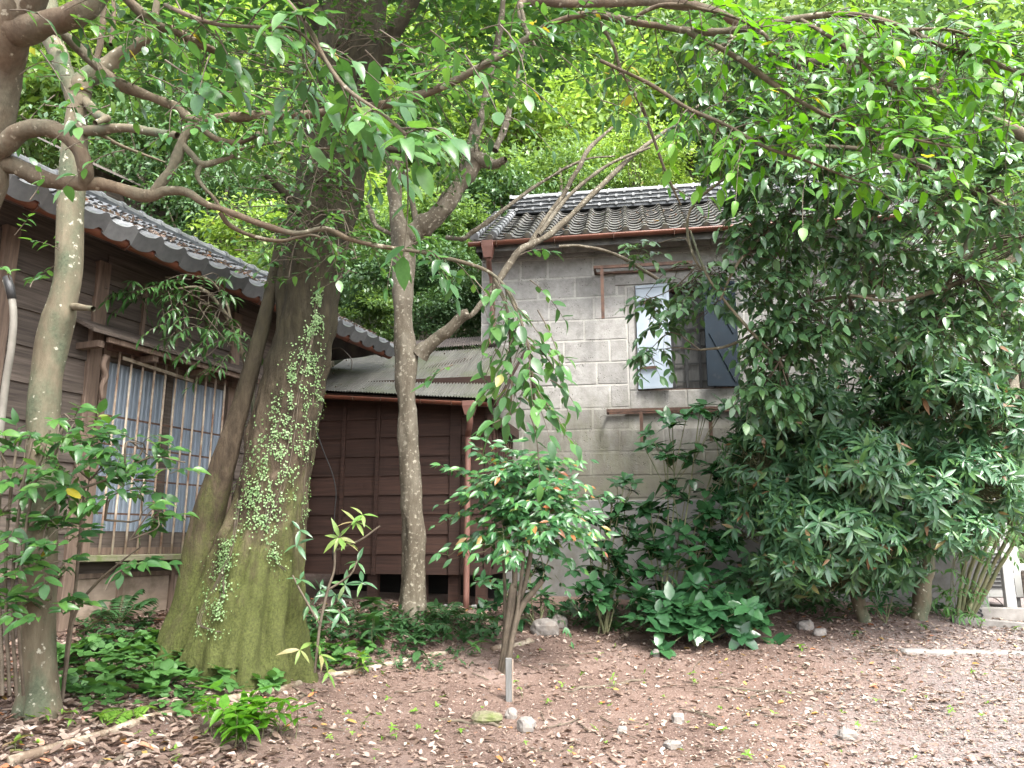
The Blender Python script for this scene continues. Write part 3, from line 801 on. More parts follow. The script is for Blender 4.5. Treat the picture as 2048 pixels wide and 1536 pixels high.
def shutter(xh, w, ang, mat, label, straps, brace=False):
    z0, z1 = sill_t + 0.01, lin_b - 0.02
    o = MB().box((0, -0.025, z0), (w, 0.0, z1)).build('shutter', M[mat], store, label=label, bevel=0.006)
    o.location = (xh, -0.02, 0); o.rotation_euler = (0, 0, ang)
    s = 1 if w > 0 else -1
    rim = MB().box((min(0, w), -0.037, z0), (max(0, w), -0.0255, z0 + 0.04)).box((min(0, w), -0.037, z1 - 0.04), (max(0, w), -0.0255, z1)).box((w - s * 0.04 if s > 0 else w, -0.037, z0 + 0.041), (w if s > 0 else w + 0.04, -0.0255, z1 - 0.041))
    rim.build('rim', M[mat], o)
    for z in straps:
        MB().box((min(0.03 * s, s * 0.26), -0.052, z - 0.018), (max(0.03 * s, s * 0.26), -0.038, z + 0.018)).build('hinge_strap', M['iron'], o)
    if brace:
        for za, zb in ((z0 + 0.06, (z0 + z1) / 2), ((z0 + z1) / 2, z1 - 0.06)):
            MB().bar((0.06 * s, -0.031, za), (w - 0.06 * s, -0.031, zb), 0.012, 0.025).build('brace', M[mat], o)
    return o
w1 = SF.hit(1341, 700, -0.03)[0] - ox0
shutter(ox0 + 0.012, w1, R(-6), 'shutter_white', "pale blue white iron shutter", (SF.hit(1300, 736, -0.05)[2], SF.hit(1300, 606, -0.05)[2]))
w2 = ox1 - SF.hit(1412, 700, -0.03)[0]
shutter(ox1 - 0.012, -w2 * 1.02, R(10), 'shutter_blue_shaded', "blue iron shutter with shade put into its colour", (), True)
# iron hood bars above and below the window
def iron_hood(xa, xb, z, arms, name, d=0.28, shelf=True):
    m = MB().box((xa, -d, z - 0.012), (xb, -d + 0.03, z + 0.03)).box((xa, -d + 0.031, z - 0.012), (xa + 0.03, -0.02, z + 0.02)).box((xb - 0.03, -d + 0.031, z - 0.012), (xb, -0.02, z + 0.02))
    if shelf: m.box((xa + 0.031, -0.05, z - 0.012), (xb - 0.031, -0.02, z + 0.02))
    o = m.build(name, M['iron'], store)
    for x, ln in arms: MB().box((x - 0.022, -d + 0.002, z - ln), (x + 0.022, -d + 0.026, z - 0.013)).build('arm', M['iron'], o)
    return o
zh = SF.hit(1210, 536, -0.25)[2]
iron_hood(SF.hit(1187, 536, -0.25)[0], SF.hit(1385, 530, -0.25)[0], zh, [(SF.hit(1205, 590, -0.25)[0], zh - SF.hit(1206, 638, -0.25)[2])], 'iron_hood')
zs = SF.hit(1300, 821, -0.2)[2]
iron_hood(SF.hit(1213, 822, -0.2)[0], SF.hit(1500, 815, -0.2)[0], zs, [(SF.hit(1283, 850, -0.2)[0], 0.47), (SF.hit(1421, 850, -0.2)[0], 0.42)], 'iron_shelf', 0.22)
MB().box((jx0 - 0.05, -0.05, sill_b - 0.05), (jx1 + 0.1, -0.012, sill_b - 0.012)).build('ledge', M['iron'], store)

# roof of the storehouse
SE_Y = -0.42
SEZ = SF.hit(1170, 470, SE_Y)[2] + 0.02
SP_ = R(32)
sbody = pantile_mesh("store_pantile", 0.265, 0.27, 0.016, M['tile_old'], amp=0.036)
seave = pantile_mesh("store_eave_tile", 0.265, 0.27, 0.016, M['tile_old'], drop=0.02, disc=0.050, amp=0.036)
SX0 = SF.hit(948, 482, SE_Y)[0]
cols = int((SXE + 0.1 - SX0) / 0.265)
srows = 10
lay_tiles(store, SX0, cols, 0.265, SE_Y, SEZ, SP_, srows, 0.225, sbody, seave)
def sroof(y): return SEZ + (y - SE_Y) * math.tan(SP_)
sy = SE_Y + srows * 0.225 * math.cos(SP_)
MB().add([(SX0 + 0.02, SE_Y + 0.05, sroof(SE_Y) - 0.07), (SXE, SE_Y + 0.05, sroof(SE_Y) - 0.07), (SXE, sy, sroof(sy) - 0.08), (SX0 + 0.02, sy, sroof(sy) - 0.08), (SXE, sy * 2 + 0.4, sroof(SE_Y)), (SX0 + 0.02, sy * 2 + 0.4, sroof(SE_Y)),
          (SX0 + 0.02, SE_Y + 0.05, sroof(SE_Y) - 0.16), (SXE, SE_Y + 0.05, sroof(SE_Y) - 0.16)], [(0, 1, 2, 3), (3, 2, 4, 5), (0, 6, 7, 1), (0, 3, 5, 6)]).build('roof_deck', M['tile_old'], store)
# verge: round tiles running up the gable edge
ver = MB()
for i in range(srows):
    s = i * 0.225; c, sn = math.cos(SP_), math.sin(SP_)
    for dx in (0.0, 0.26):
        a = np.array([SX0 + dx, SE_Y + s * c - 0.01, SEZ + s * sn + 0.050]); b = a + np.array([0, 0.25 * c, 0.25 * sn - 0.012])
        MB().tube([a, a + (b - a) * 0.12, a + (b - a) * 0.121, b], [0.066, 0.066, 0.056, 0.052], 9).build('verge_tile', M['ridge_light'], store, smooth=False)
# ridge: courses of flat tiles with light edges and rows of knobs
sz = sroof(sy)
for lv in range(4):
    zz = sz - 0.03 + lv * 0.078; yy = sy - 0.14 + lv * 0.022
    n = int((SXE - SX0 - 0.25) / 0.27)
    for i in range(n):
        x = SX0 + 0.20 + i * 0.27 + 0.13 * (lv % 2)
        m = MB().box((x + 0.003, yy, zz), (x + 0.267, yy + 0.24, zz + 0.052))
        o = m.build('ridge_tile', M['ridge'], store)
        MB().box((x, yy - 0.022, zz + 0.053), (x + 0.27, yy + 0.22, zz + 0.066)).tube([(x + 0.135, yy - 0.045, zz + 0.050), (x + 0.135, yy + 0.02, zz + 0.050)], 0.026, 8).build('tile_edge', M['ridge_light'], o)
for i in range(int((SXE - SX0 - 0.2) / 0.27)):
    x = SX0 + 0.20 + i * 0.27; zz = sz - 0.03 + 4 * 0.078
    a = np.linspace(0, np.pi, 8); m = MB()
    for r0, e0, e1 in ((0.085, 0.03, 0.262), (0.098, 0.0, 0.035)):
        V = [(x + e, sy + 0.05 + r0 * math.cos(t), zz + r0 * math.sin(t)) for e in (e0, e1) for t in a]
        m.add(V, [(j, j + 1, j + 9, j + 8) for j in range(7)] + [tuple(range(7, -1, -1)), tuple(range(8, 16))])
    m.build('ridge_cap', M['ridge_light'], store)
# gutter, hopper and downpipe
gz = SF.hit(1170, 478, SE_Y)[2] - 0.0
sg = half_pipe((SF.hit(938, 490, SE_Y)[0], SE_Y - 0.02, gz + 0.03), (SXE, SE_Y - 0.02, gz + 0.06), 0.052, seg=16).build('gutter', M['gutter'], store, smooth=True)
for i in range(7):
    x = 0.3 + i * 0.8
    MB().tube([(x, SE_Y - 0.08, gz + 0.03), (x, SE_Y - 0.06, gz - 0.03), (x, SE_Y - 0.02, gz - 0.045), (x, SE_Y + 0.1, gz + 0.03)], 0.007, 5).build('gutter_hook', M['iron'], sg)
def hopper(parent, c, w, hgt, mat):
    x, y, z = c; a, b = w / 2, w * 0.32
    V = [(x - a, y - a, z), (x + a, y - a, z), (x + a, y + a, z), (x - a, y + a, z), (x - a, y - a, z - hgt * .35), (x + a, y - a, z - hgt * .35), (x + a, y + a, z - hgt * .35), (x - a, y + a, z - hgt * .35),
         (x - b, y - b, z - hgt), (x + b, y - b, z - hgt), (x + b, y + b, z - hgt), (x - b, y + b, z - hgt)]
    F = [(0, 1, 2, 3), (8, 11, 10, 9)] + [(i, i + 4, (i + 1) % 4 + 4, (i + 1) % 4) for i in range(4)] + [(i + 4, i + 8, (i + 1) % 4 + 8, (i + 1) % 4 + 4) for i in range(4)]
    return MB().add(V, F).build('hopper', M[mat], parent, bevel=0.004)
hp = SF.hit(976, 484, SE_Y - 0.02)
hopper(sg, (hp[0], hp[1], hp[2]), 0.16, 0.24, 'pipe')
pp = [SF.hit(977, 515, SE_Y - 0.02), SF.hit(979, 540, -0.2), SF.hit(984, 560, -0.08), SF.hit(985, 620, -0.08), SF.hit(985, 668, -0.08), SF.hit(980, 682, -0.14), SF.hit(966, 696, -0.30)]
MB().tube(catmull(pp, 5), 0.038, 10).build('downpipe', M['pipe'], store, smooth=True)

# ================================================================== the low annex between the two
_ao = P(980, 1100, 9.1)
AF = Frame(np.array([_ao[0], _ao[1], 0.0]), -12)
annex = building(AF, "timber_annex", "dark red brown boarded annex under a corrugated lean-to roof", "annex")
ax0 = AF.hit(606, 1000)[0]
az0 = 1.135; az1 = 3.18
cpx = AF.hit(911, 1000)[0]
lap_boards(annex, AF, [(ax0, cpx - 0.07), (cpx + 0.07, -0.02)], az0, az1, 0.2315, M['wood_red'], seed=9)
MB().box((ax0, 0.008, az0), (0.0, 0.05, az1 + 0.3)).box((-0.05, 0.051, az0), (0.0, 1.15, 2.05)).build('wall', M['wood_red'], annex)
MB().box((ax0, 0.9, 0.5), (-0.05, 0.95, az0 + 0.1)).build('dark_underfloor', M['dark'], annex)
for (u0, u1) in ((691, 680), (759, 752), (622, 612)):
    a, b = AF.hit(u0, 815, -0.03), AF.hit(u1, 1140, -0.03)
    MB().box((a[0] - 0.022, -0.05, az0 - 0.01), (a[0] + 0.022, -0.022, az1)).build('batten', M['wood_red'], annex)
MB().box((cpx - 0.068, -0.05, az0 - 0.005), (cpx + 0.068, 0.005, az1)).build('post', M['wood_red'], annex, bevel=0.006)
MB().box((-0.065, -0.042, az0 - 0.005), (0.02, 0.03, az1 - 0.05)).build('post', M['wood_red'], annex, bevel=0.006)
for x in (AF.hit(742, 1160)[0], AF.hit(905, 1160)[0], AF.hit(960, 1160)[0], AF.hit(840, 1160)[0]):
    MB().box((x - 0.06, 0.03, 0.62), (x + 0.06, 0.14, az0 - 0.002)).build('stilt', M['wood_red'], annex)
    MB().box((x - 0.11, -0.01, 0.55), (x + 0.11, 0.20, 0.80)).build('footing_stone', M['concrete'], annex, bevel=0.015)
# the side: slatted window under a sloping beam, curved bracket
LS = 1.2
MB().box((-0.02, -0.1, 2.86), (0.10, LS, 2.98)).build('beam', M['wood_red'], annex)
for i in range(8):
    y = 0.17 + i * 0.125
    MB().box((0.012, y, 2.06), (0.045, y + 0.028, 2.858)).build('slat', M['wood_red'], annex)
MB().box((-0.03, 0.10, 2.0), (0.06, LS, 2.058)).build('slat_rail', M['wood_red'], annex)
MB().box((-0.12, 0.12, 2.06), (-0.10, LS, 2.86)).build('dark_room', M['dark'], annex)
pts = [(0.03, -0.05, 2.86), (0.035, 0.0, 2.74), (0.035, 0.02, 2.6), (0.03, 0.005, 2.45), (0.03, 0.0, 1.2)]
MB().tube(catmull(pts, 4), np.linspace(0.03, 0.012, 17), 6).build('bracket', M['wood_red'], annex, smooth=True)
# corrugated roof: lower sheets from the eave to the step, upper sheets behind
def corr(parent, c00, c10, c11, c01, mat, pitch=0.034, amp=0.009, rows=5, name='roof_sheet'):
    """Corrugated sheet between four corners (eave left, eave right, top right, top left)."""
    c00, c10, c11, c01 = [np.asarray(c, float) for c in (c00, c10, c11, c01)]
    n = int(np.linalg.norm(c10 - c00) / pitch) * 5 + 1
    nrm = unit(np.cross(c10 - c00, c01 - c00))
    u = np.linspace(0, 1, n)[None, :, None]; v = np.linspace(0, 1, rows)[:, None, None]
    Q = (c00 * (1 - u) + c10 * u) * (1 - v) + (c01 * (1 - u) + c11 * u) * v
    ph = np.arange(n) / 5 * 2 * np.pi
    Q = Q + nrm * (amp * np.sin(ph))[None, :, None]
    i = np.arange(rows - 1)[:, None] * n; j = np.arange(n - 1)[None]
    Fq = np.stack([i + j, i + j + 1, i + n + j + 1, i + n + j], -1).reshape(-1, 4)
    return link(name, mesh_np(name, Q.reshape(-1, 3), Fq, M[mat]), parent)
eL, eR = AF.hit(600, 778, -0.35), AF.hit(990, 798, -0.35)
tL, tR = AF.hit(700, 712, 1.15), AF.hit(1049, 692, 1.12)
for i in range(4):
    a, b = i / 4, (i + 1) / 4 + 0.012
    dz = np.array([0, 0, 0.004 * (i % 2)])
    corr(annex, eL + (eR - eL) * a + dz, eL + (eR - eL) * b + dz, tL + (tR - tL) * b + dz, tL + (tR - tL) * a + dz, 'corrugated')
uL, uR = AF.hit(720, 710, 1.10) + [0, 0, .03], AF.hit(1000, 690, 1.10) + [0, 0, .03]
vL, vR = AF.hit(740, 686, 1.9), AF.hit(1000, 671, 1.9)
for i in range(3):
    a, b = i / 3, (i + 1) / 3
    corr(annex, uL + (uR - uL) * a, uL + (uR - uL) * b, vL + (vR - vL) * b, vL + (vR - vL) * a, 'corrugated_brown')
MB().bar(eL + [0, 0.10, -0.05], eR + [0, 0.10, -0.05], 0.03, 0.07).build('fascia', M['wood_red'], annex)
MB().bar(eR + [0.0, 0.0, -0.05], tR + [0.0, 0, -0.05], 0.03, 0.09).build('barge_board', M['wood_red'], annex)
MB().add([eL + [0, .14, -.02], eR + [-0.02, .14, -.02], tR + [-0.02, 0, -.03], tL + [0, 0, -.03], eL + [0, .14, -.06], eR + [-0.02, .14, -.06], tR + [-0.02, 0, -.07], tL + [0, 0, -.07]],
         [(0, 1, 2, 3), (4, 7, 6, 5), (0, 4, 5, 1), (1, 5, 6, 2), (2, 6, 7, 3), (3, 7, 4, 0)]).build('roof_deck', M['wood_red'], annex)
gL, gR = AF.hit(600, 788, -0.40), AF.hit(975, 806, -0.40)
ag = half_pipe(gL, gR, 0.042, seg=14).build('gutter', M['gutter'], annex, smooth=True)
for t in (0.1, 0.3, 0.45, 0.66, 0.82):
    c = gL + (gR - gL) * t
    MB().tube([c + [0, -0.05, 0.0], c + [0, -0.04, -0.04], c + [0, 0, -0.05], c + [0, 0.09, 0.02]], 0.006, 5).build('gutter_hook', M['iron'], ag)
hp = AF.hit(939, 803, -0.40)
hopper(ag, hp, 0.145, 0.16, 'pipe')
pp = [AF.hit(939, 826, -0.40), AF.hit(940, 842, -0.38), AF.hit(938, 858, -0.30), AF.hit(936, 868, -0.17), AF.hit(936, 890, -0.14), AF.hit(934, 1050, -0.14), AF.hit(932, 1228, -0.14)]
MB().tube(catmull(pp, 5), 0.036, 10).build('downpipe', M['pipe'], annex, smooth=True)

# ================================================================== small building far behind the left roof
_sh = P(275, 365, 14.5)
shed = thing("shed", (_sh[0], _sh[1], 0), "small outbuilding with ribbed pale metal roof behind the tiled ridge", "shed", rz=R(62))
MB().box((-1.2, 0.1, 0.8), (1.2, 2.2, _sh[2] - 0.05)).build('wall', M['wood'], shed)
for i in range(8):
    x = -1.4 + i * 0.35
    MB().add([(x, -0.25, _sh[2] - 0.15), (x + 0.34, -0.25, _sh[2] - 0.15), (x + 0.34, 1.2, _sh[2] + 0.65), (x, 1.2, _sh[2] + 0.65), (x, -0.25, _sh[2] - 0.18), (x + 0.34, -0.25, _sh[2] - 0.18), (x + 0.34, 1.2, _sh[2] + 0.62), (x, 1.2, _sh[2] + 0.62)],
             [(0, 1, 2, 3), (0, 4, 5, 1), (1, 5, 6, 2), (4, 7, 6, 5), (0, 3, 7, 4)]).build('roof_sheet', M['corrugated_brown'], shed)

# ================================================================== things at the right edge, behind the shrubs
def local_box_thing(px, py, Y, rz): 
    q = P(px, py, Y); q[2] = float(ground_z(q[0], q[1])); return q
q = local_box_thing(1812, 1225, 10.2, 0)
fence = thing("slatted_screen", (q[0], q[1], q[2]), "white slatted screen glimpsed between the two right-hand trunks", "screen", rz=R(4))
for i in range(13): MB().box((-0.42, 0, 0.08 + i * 0.085), (0.40, 0.02, 0.14 + i * 0.085)).build('slat', M['white'], fence)
for x in (-0.45, 0.41): MB().box((x, -0.02, 0), (x + 0.05, 0.05, 1.2)).build('post', M['white'], fence)
q = local_box_thing(1990, 1215, 9.9, 0)
ac = thing("air_conditioner", (q[0], q[1], q[2]), "white louvred outdoor unit standing behind the bamboo clump", "outdoor unit", rz=R(-14))
cab = MB().box((-0.42, 0, 0.12), (0.34, 0.30, 0.74)).build('cabinet', M['white'], ac, bevel=0.012)
for i in range(9): MB().box((-0.38, -0.012, 0.24 + i * 0.05), (0.16, -0.001, 0.262 + i * 0.05)).build('louvre', M['cable'], cab)
for z in (0.16, 0.42): MB().box((0.20, -0.014, z), (0.25, -0.001, z + 0.2)).build('handle_slot', M['cable'], cab)
for x in (-0.38, 0.24): MB().box((x, 0.02, 0), (x + 0.06, 0.28, 0.119)).build('foot', M['concrete'], ac)
q = local_box_thing(2022, 1225, 9.6, 0)
wp = thing("white_post", (q[0], q[1], q[2]), "white painted timber post with a rail at the right edge", "post", rz=R(-14))
MB().box((-0.05, -0.05, -0.1), (0.06, 0.05, 2.0)).build('post_shaft', M['white'], wp, bevel=0.006)
MB().box((0.061, -0.03, 0.52), (1.2, 0.03, 0.60)).build('rail', M['white'], wp)
MB().box((0.20, 0.10, -0.1), (1.3, 0.13, 0.5)).build('panel', M['wood'], wp)
q = ground_hit(1988, 1236)
pk = thing("parking_block", tuple(q), "low concrete parking block marked with a dark numeral 3", "parking block", rz=R(-12))
m = MB()
V = []
for x in (-0.38, 0.34):
    V += [(x, -0.08, -0.03), (x, 0.09, -0.03), (x, 0.055, 0.12), (x, -0.055, 0.12)]
m.add(V, [(0, 3, 2, 1), (4, 5, 6, 7), (0, 4, 7, 3), (3, 7, 6, 2), (2, 6, 5, 1), (0, 1, 5, 4)]).build('block', M['kerb'], pk, bevel=0.012)
dg = [(-0.22, 0.100), (-0.17, 0.104), (-0.145, 0.088), (-0.16, 0.070), (-0.185, 0.062), (-0.155, 0.056), (-0.14, 0.036), (-0.165, 0.018), (-0.22, 0.022)]
MB().tube(catmull([(x, -0.0815 + (z + 0.03) * 0.025 / 0.15, z) for x, z in dg], 3), 0.010, 5).build('numeral', M['cable'], pk)
q = ground_hit(1960, 1260)
ka, kb = ground_hit(1905, 1243), ground_hit(2110, 1262)
kerb = thing("kerb_strip", tuple(ka), "pale concrete kerb strip along the right-hand edge of the yard", "kerb")
MB().bar(np.array([0, 0, 0.01]), kb - ka + [0, 0, 0.01], 0.12, 0.10).build('kerb_stone', M['kerb'], kerb, bevel=0.012)
ka, kb = ground_hit(1800, 1303), ground_hit(2200, 1311)
slab = thing("edging_slab", tuple(ka), "long pale edging slab half buried in leaves, lower right", "edging")
MB().bar(np.array([0, 0, -0.015]), kb - ka + [0, 0, -0.015], 0.16, 0.08).build('slab', M['kerb'], slab, bevel=0.02)
q = ground_hit(2003, 1222)
hs = thing("hose_loop", tuple(q), "grey hose looping up from the ground beside the white post", "hose")
MB().tube([(0.16 * math.cos(t), 0.2 + 0.03 * math.sin(2 * t), 0.02 + 0.13 * math.sin(t)) for t in np.linspace(0, math.pi, 14)], 0.006, 6).build('hose', M['hose'], hs, smooth=True)
# ================================================================== leaves
def leaf_shape(rows, prof, fold=0.18, curl=0.15, wave=0.0, jag=0.0, seed=0):
    """One leaf, 1 long, base at the origin, along +y: rows of edge-midrib-edge points between base and tip."""
    rr = random.Random(seed)
    V = [(0, 0, 0)]; F = []
    for i in range(1, rows + 1):
        t = i / (rows + 1); w = prof(t) * (1 + (jag if i % 2 else -jag))
        zc = -curl * t * t
        V += [(-w, t - fold * w * 0.3, zc + fold * w + wave * rr.uniform(-1, 1)), (0, t, zc), (w, t - fold * w * 0.3, zc + fold * w + wave * rr.uniform(-1, 1))]
    V.append((0, 1, -curl)); tip = len(V) - 1
    F += [(0, 2, 1), (0, 3, 2)]
    for i in range(rows - 1):
        a = 1 + 3 * i; b = a + 3
        F += [(a, a + 1, b + 1), (a, b + 1, b), (a + 1, a + 2, b + 2), (a + 1, b + 2, b + 1)]
    a = 1 + 3 * (rows - 1)
    F += [(a, a + 1, tip), (a + 1, a + 2, tip)]
    return np.array(V, float), np.array(F, int)

ov = lambda w: (lambda t: w * math.sin(math.pi * t ** 0.8) ** 0.75)
lan = lambda w: (lambda t: w * math.sin(math.pi * t ** 0.9) ** 1.1)
SHAPES = {
    'ovate': [leaf_shape(4, ov(w), f, c, 0.018, seed=s) for s, (w, f, c) in enumerate(((0.24, 0.25, 0.10), (0.22, 0.4, 0.30), (0.25, 0.1, -0.05), (0.21, 0.6, 0.45), (0.26, 0.2, 0.18)))],
    'ovate_lo': [leaf_shape(2, ov(0.25), 0.25, c) for c in (0.1, 0.22)],
    'lance': [leaf_shape(4, lan(0.125), 0.35, c, 0.01, seed=s) for s, c in enumerate((0.15, 0.30, 0.42))],
    'lance_lo': [leaf_shape(2, lan(0.14), 0.3, c) for c in (0.15, 0.35)],
    'broad': [leaf_shape(6, ov(0.27), 0.2, c, 0.02, 0.09, seed=s) for s, c in enumerate((0.12, 0.22, 0.04))],
    'nandina': [leaf_shape(4, lan(0.17), 0.3, c, 0.01, seed=s) for s, c in enumerate((0.1, 0.25, 0.35))],
    'round': [leaf_shape(3, ov(0.42), 0.1, c, 0.02, seed=s) for s, c in enumerate((0.1, 0.2))],
    'dead': [leaf_shape(3, ov(0.23), f, c, 0.03, seed=s) for s, (f, c) in enumerate(((0.5, 0.25), (0.25, -0.2), (0.8, 0.1), (0.1, 0.35)))],
    'tiny': [leaf_shape(1, lambda t: 0.36, 0.15, 0.1)],
    'far': [leaf_shape(1, lambda t: 0.26, 0.2, 0.15), leaf_shape(1, lambda t: 0.22, 0.3, 0.3)],
}
_leafmesh = {}
def leaf_mesh(shape, i, mat):
    k = (shape, i, mat)
    if k not in _leafmesh:
        V, F = SHAPES[shape][i]
        _leafmesh[k] = mesh_np('leaf', V, F, M[mat], True)
    return _leafmesh[k]

class Leaves:
    """Placements of leaves: base, direction, facing, length."""
    def __init__(self): self.o, self.a, self.n, self.s = [], [], [], []
    def add(self, o, a, n, s): self.o.append(o); self.a.append(a); self.n.append(n); self.s.append(s)
    def arrays(self):
        return np.array(self.o, float), unit(np.array(self.a, float)), np.array(self.n, float), np.array(self.s, float)

def leaf_axes(A, N):
    X = unit(np.cross(A, N)); Z = np.cross(X, A)
    return np.stack([X, A, Z], -1)

def emit(lv, parent, off, shape, mat, maxparts=300, minpx=10, lo=None, name='leaf'):
    """Leaves of a plant: the ones that show largest each an object of its own, the others joined as one part."""
    if not lv.o: return
    off = np.asarray(off, float)
    O, A, N, S = lv.arrays(); B = leaf_axes(A, N)
    var = np.arange(len(S)) % len(SHAPES[shape])
    C = O + A * S[:, None] * 0.5
    px, py, d = project(C)
    size = S * F_PX / d
    score = np.where((px > -5) & (px < 2053) & (py > -5) & (py < 1541) & (d > 0.3), size, 0) * rng.uniform(0.85, 1.15, len(S))
    order = np.argsort(-score)
    part = np.zeros(len(S), bool)
    if maxparts: part[[i for i in order[:maxparts] if score[i] >= minpx]] = True
    for i in np.nonzero(part)[0]:
        o = link(name, leaf_mesh(shape, int(var[i]), mat), parent)
        m = Matrix(((B[i, 0, 0] * S[i], B[i, 0, 1] * S[i], B[i, 0, 2] * S[i], O[i, 0] - off[0]), (B[i, 1, 0] * S[i], B[i, 1, 1] * S[i], B[i, 1, 2] * S[i], O[i, 1] - off[1]), (B[i, 2, 0] * S[i], B[i, 2, 1] * S[i], B[i, 2, 2] * S[i], O[i, 2] - off[2]), (0, 0, 0, 1)))
        o.matrix_local = m
    rest = np.nonzero(~part)[0]
    if len(rest):
        link('foliage', merged_leaves(O[rest] - off, B[rest], S[rest], lo or shape, mat), parent, kind='stuff')

def merged_leaves(O, B, S, shape, mat, name='foliage'):
    nb = NPB()
    nv = len(SHAPES[shape])
    for v in range(nv):
        V0, F0 = SHAPES[shape][v]
        sel = np.arange(len(S)) % nv == v
        if not sel.any(): continue
        V = np.einsum('nij,kj->nki', B[sel] * S[sel][:, None, None], V0) + O[sel][:, None]
        n = sel.sum()
        F = (F0[None] + (np.arange(n) * len(V0))[:, None, None]).reshape(-1, 3)
        nb.add(V.reshape(-1, 3), F)
    return mesh_np(name, np.concatenate(nb.v), np.concatenate(nb.f), M[mat] if isinstance(mat, str) else mat, True)

UP = np.array([0, 0, 1.0])
def rv(s=1.0): return rng.normal(0, s, 3)

def spray(lv, tw, start, d, length, n, leaf, droop=0.3, r0=0.004, t0=0.15, hang=0.25, jit=0.12, pair=False, spread=0.85, facecam=0.0):
    """A twig with leaves set alternately (or in pairs) along it and one at its end."""
    start = np.asarray(start, float); d = unit(d)
    k = 6; t = np.linspace(0, 1, k)[:, None]
    w = rv(0.05 * length)
    pts = start + d * length * t - UP * droop * length * t ** 2 + w * np.sin(t * np.pi)
    V, Fq = tube_np(pts, np.linspace(r0, r0 * 0.35, k), 4); tw.add(V, Fq)
    f = np.array([0, -1.0, 0.35]) * facecam
    for i in range(n):
        u = t0 + (1 - t0) * (i + 0.5) / n
        j = min(int(u * (k - 1)), k - 2); fr = u * (k - 1) - j
        p = pts[j] * (1 - fr) + pts[j + 1] * fr; tg = unit(pts[j + 1] - pts[j])
        side = unit(np.cross(tg, UP) + 1e-6)
        for s in ((1, -1) if pair else ((1,) if i % 2 else (-1,))):
            a = tg * 0.55 + side * s * spread + UP * rng.uniform(-0.1, 0.35) - UP * hang + rv(jit)
            nn = UP * 1.0 + f + rv(0.28)
            lv.add(p, a, nn, leaf * rng.uniform(0.5, 1.15))
    tg = unit(pts[-1] - pts[-2])
    lv.add(pts[-1], tg - UP * hang * 0.6 + rv(jit), UP + f + rv(0.25), leaf * rng.uniform(0.8, 1.1))
    return pts

def whorl(lv, p, axis, n, leaf, open_=(50, 85), droop=0.35, jit=0.1):
    """Leaves spreading like a star from the end of a twig, bent down by their weight."""
    axis = unit(axis); s = unit(np.cross(axis, rv())); u = np.cross(axis, s); ph = rng.uniform(0, 6.28)
    for k in range(n):
        a = ph + 2 * math.pi * k / n + rng.normal(0, 0.2); th = R(rng.uniform(*open_))
        rad = s * math.cos(a) + u * math.sin(a)
        A = axis * math.cos(th) + rad * math.sin(th) - UP * droop + rv(jit)
        N = axis * 1.0 + UP * 0.5 - rad * 0.3 + rv(0.15)
        lv.add(p, A, N, leaf * rng.uniform(0.7, 1.1))

def limb_pts(pxs, per=6):
    """pxs: (px, py, Y, radius in photograph pixels) along a limb -> smooth points and radii in metres."""
    pts = np.array([P(a, b, c) for a, b, c, _ in pxs]); rad = np.array([r * mpp(p) for (_, _, _, r), p in zip(pxs, pts)])
    q = catmull(np.concatenate([pts, rad[:, None]], 1), per)
    return q[:, :3], np.maximum(q[:, 3], 0.0015)

def limb(parent, off, pxs, mat, name='branch', sides=10, rough=0.06, per=6):
    pts, rad = limb_pts(pxs, per)
    rad = rad * (1 + rough * 1.6 * np.clip(fbm(pts * 4.3 + 5.1), -0.6, 1.2)); pts = pts + (rad[:, None] * 0.22 * np.stack([fbm(pts * 5 + 1.3), fbm(pts * 5 + 7.7), fbm(pts * 5 + 3.9)], -1))
    V, Fq = tube_np(pts, rad * (1 + rough * fbm(pts * 9)), sides)
    if rough:
        c = np.repeat(pts, sides, 0); V = c + (V - c) * (1 + rough * 1.2 * fbm(V * 14))[:, None]
    link(name, mesh_np(name, V - np.asarray(off), Fq, M[mat]), parent)
    return pts, rad

def px_dir(px, py, Y, ang, ln, dy=0.0):
    """A direction and length from an angle (degrees, 0 = to the right, 90 = up) and a pixel length in the photograph at depth Y."""
    a = P(px, py, Y); b = P(px + ln * math.cos(R(ang)), py - ln * math.sin(R(ang)), Y + dy)
    return a, unit(b - a), float(np.linalg.norm(b - a))

def trunk_from_edges(edges, Yf, lobes=None, sides=64, per=8):
    """edges: (py, left px, right px) down a trunk; rings of points round it (n, sides, 3), from the top."""
    e = np.array(sorted(edges), float)
    q = catmull(e, per)
    rings = []
    th = np.linspace(0, 2 * np.pi, sides, endpoint=False)
    for py, xl, xr in q:
        Y = Yf(py); c = P((xl + xr) / 2, py, Y); r = (xr - xl) / 2 * mpp(c)
        k = np.ones(sides) if lobes is None else lobes(th, py)
        rings.append(c + (r * k)[:, None] * np.stack([np.cos(th), np.sin(th), 0 * th], -1))
    return np.array(rings)

def rings_mesh(Rg, noise_amp=0.01, freq=8.0):
    n, s, _ = Rg.shape
    c = Rg.mean(1, keepdims=True); dirv = unit(Rg - c)
    V = Rg + dirv * (noise_amp * fbm(Rg * np.array([freq, freq, freq * 0.35]), 4))[..., None]
    i = np.arange(n - 1)[:, None] * s; j = np.arange(s)[None]; j2 = (j + 1) % s
    Fq = np.stack([i + j2, i + j, i + s + j, i + s + j2], -1).reshape(-1, 4)
    return V, Fq

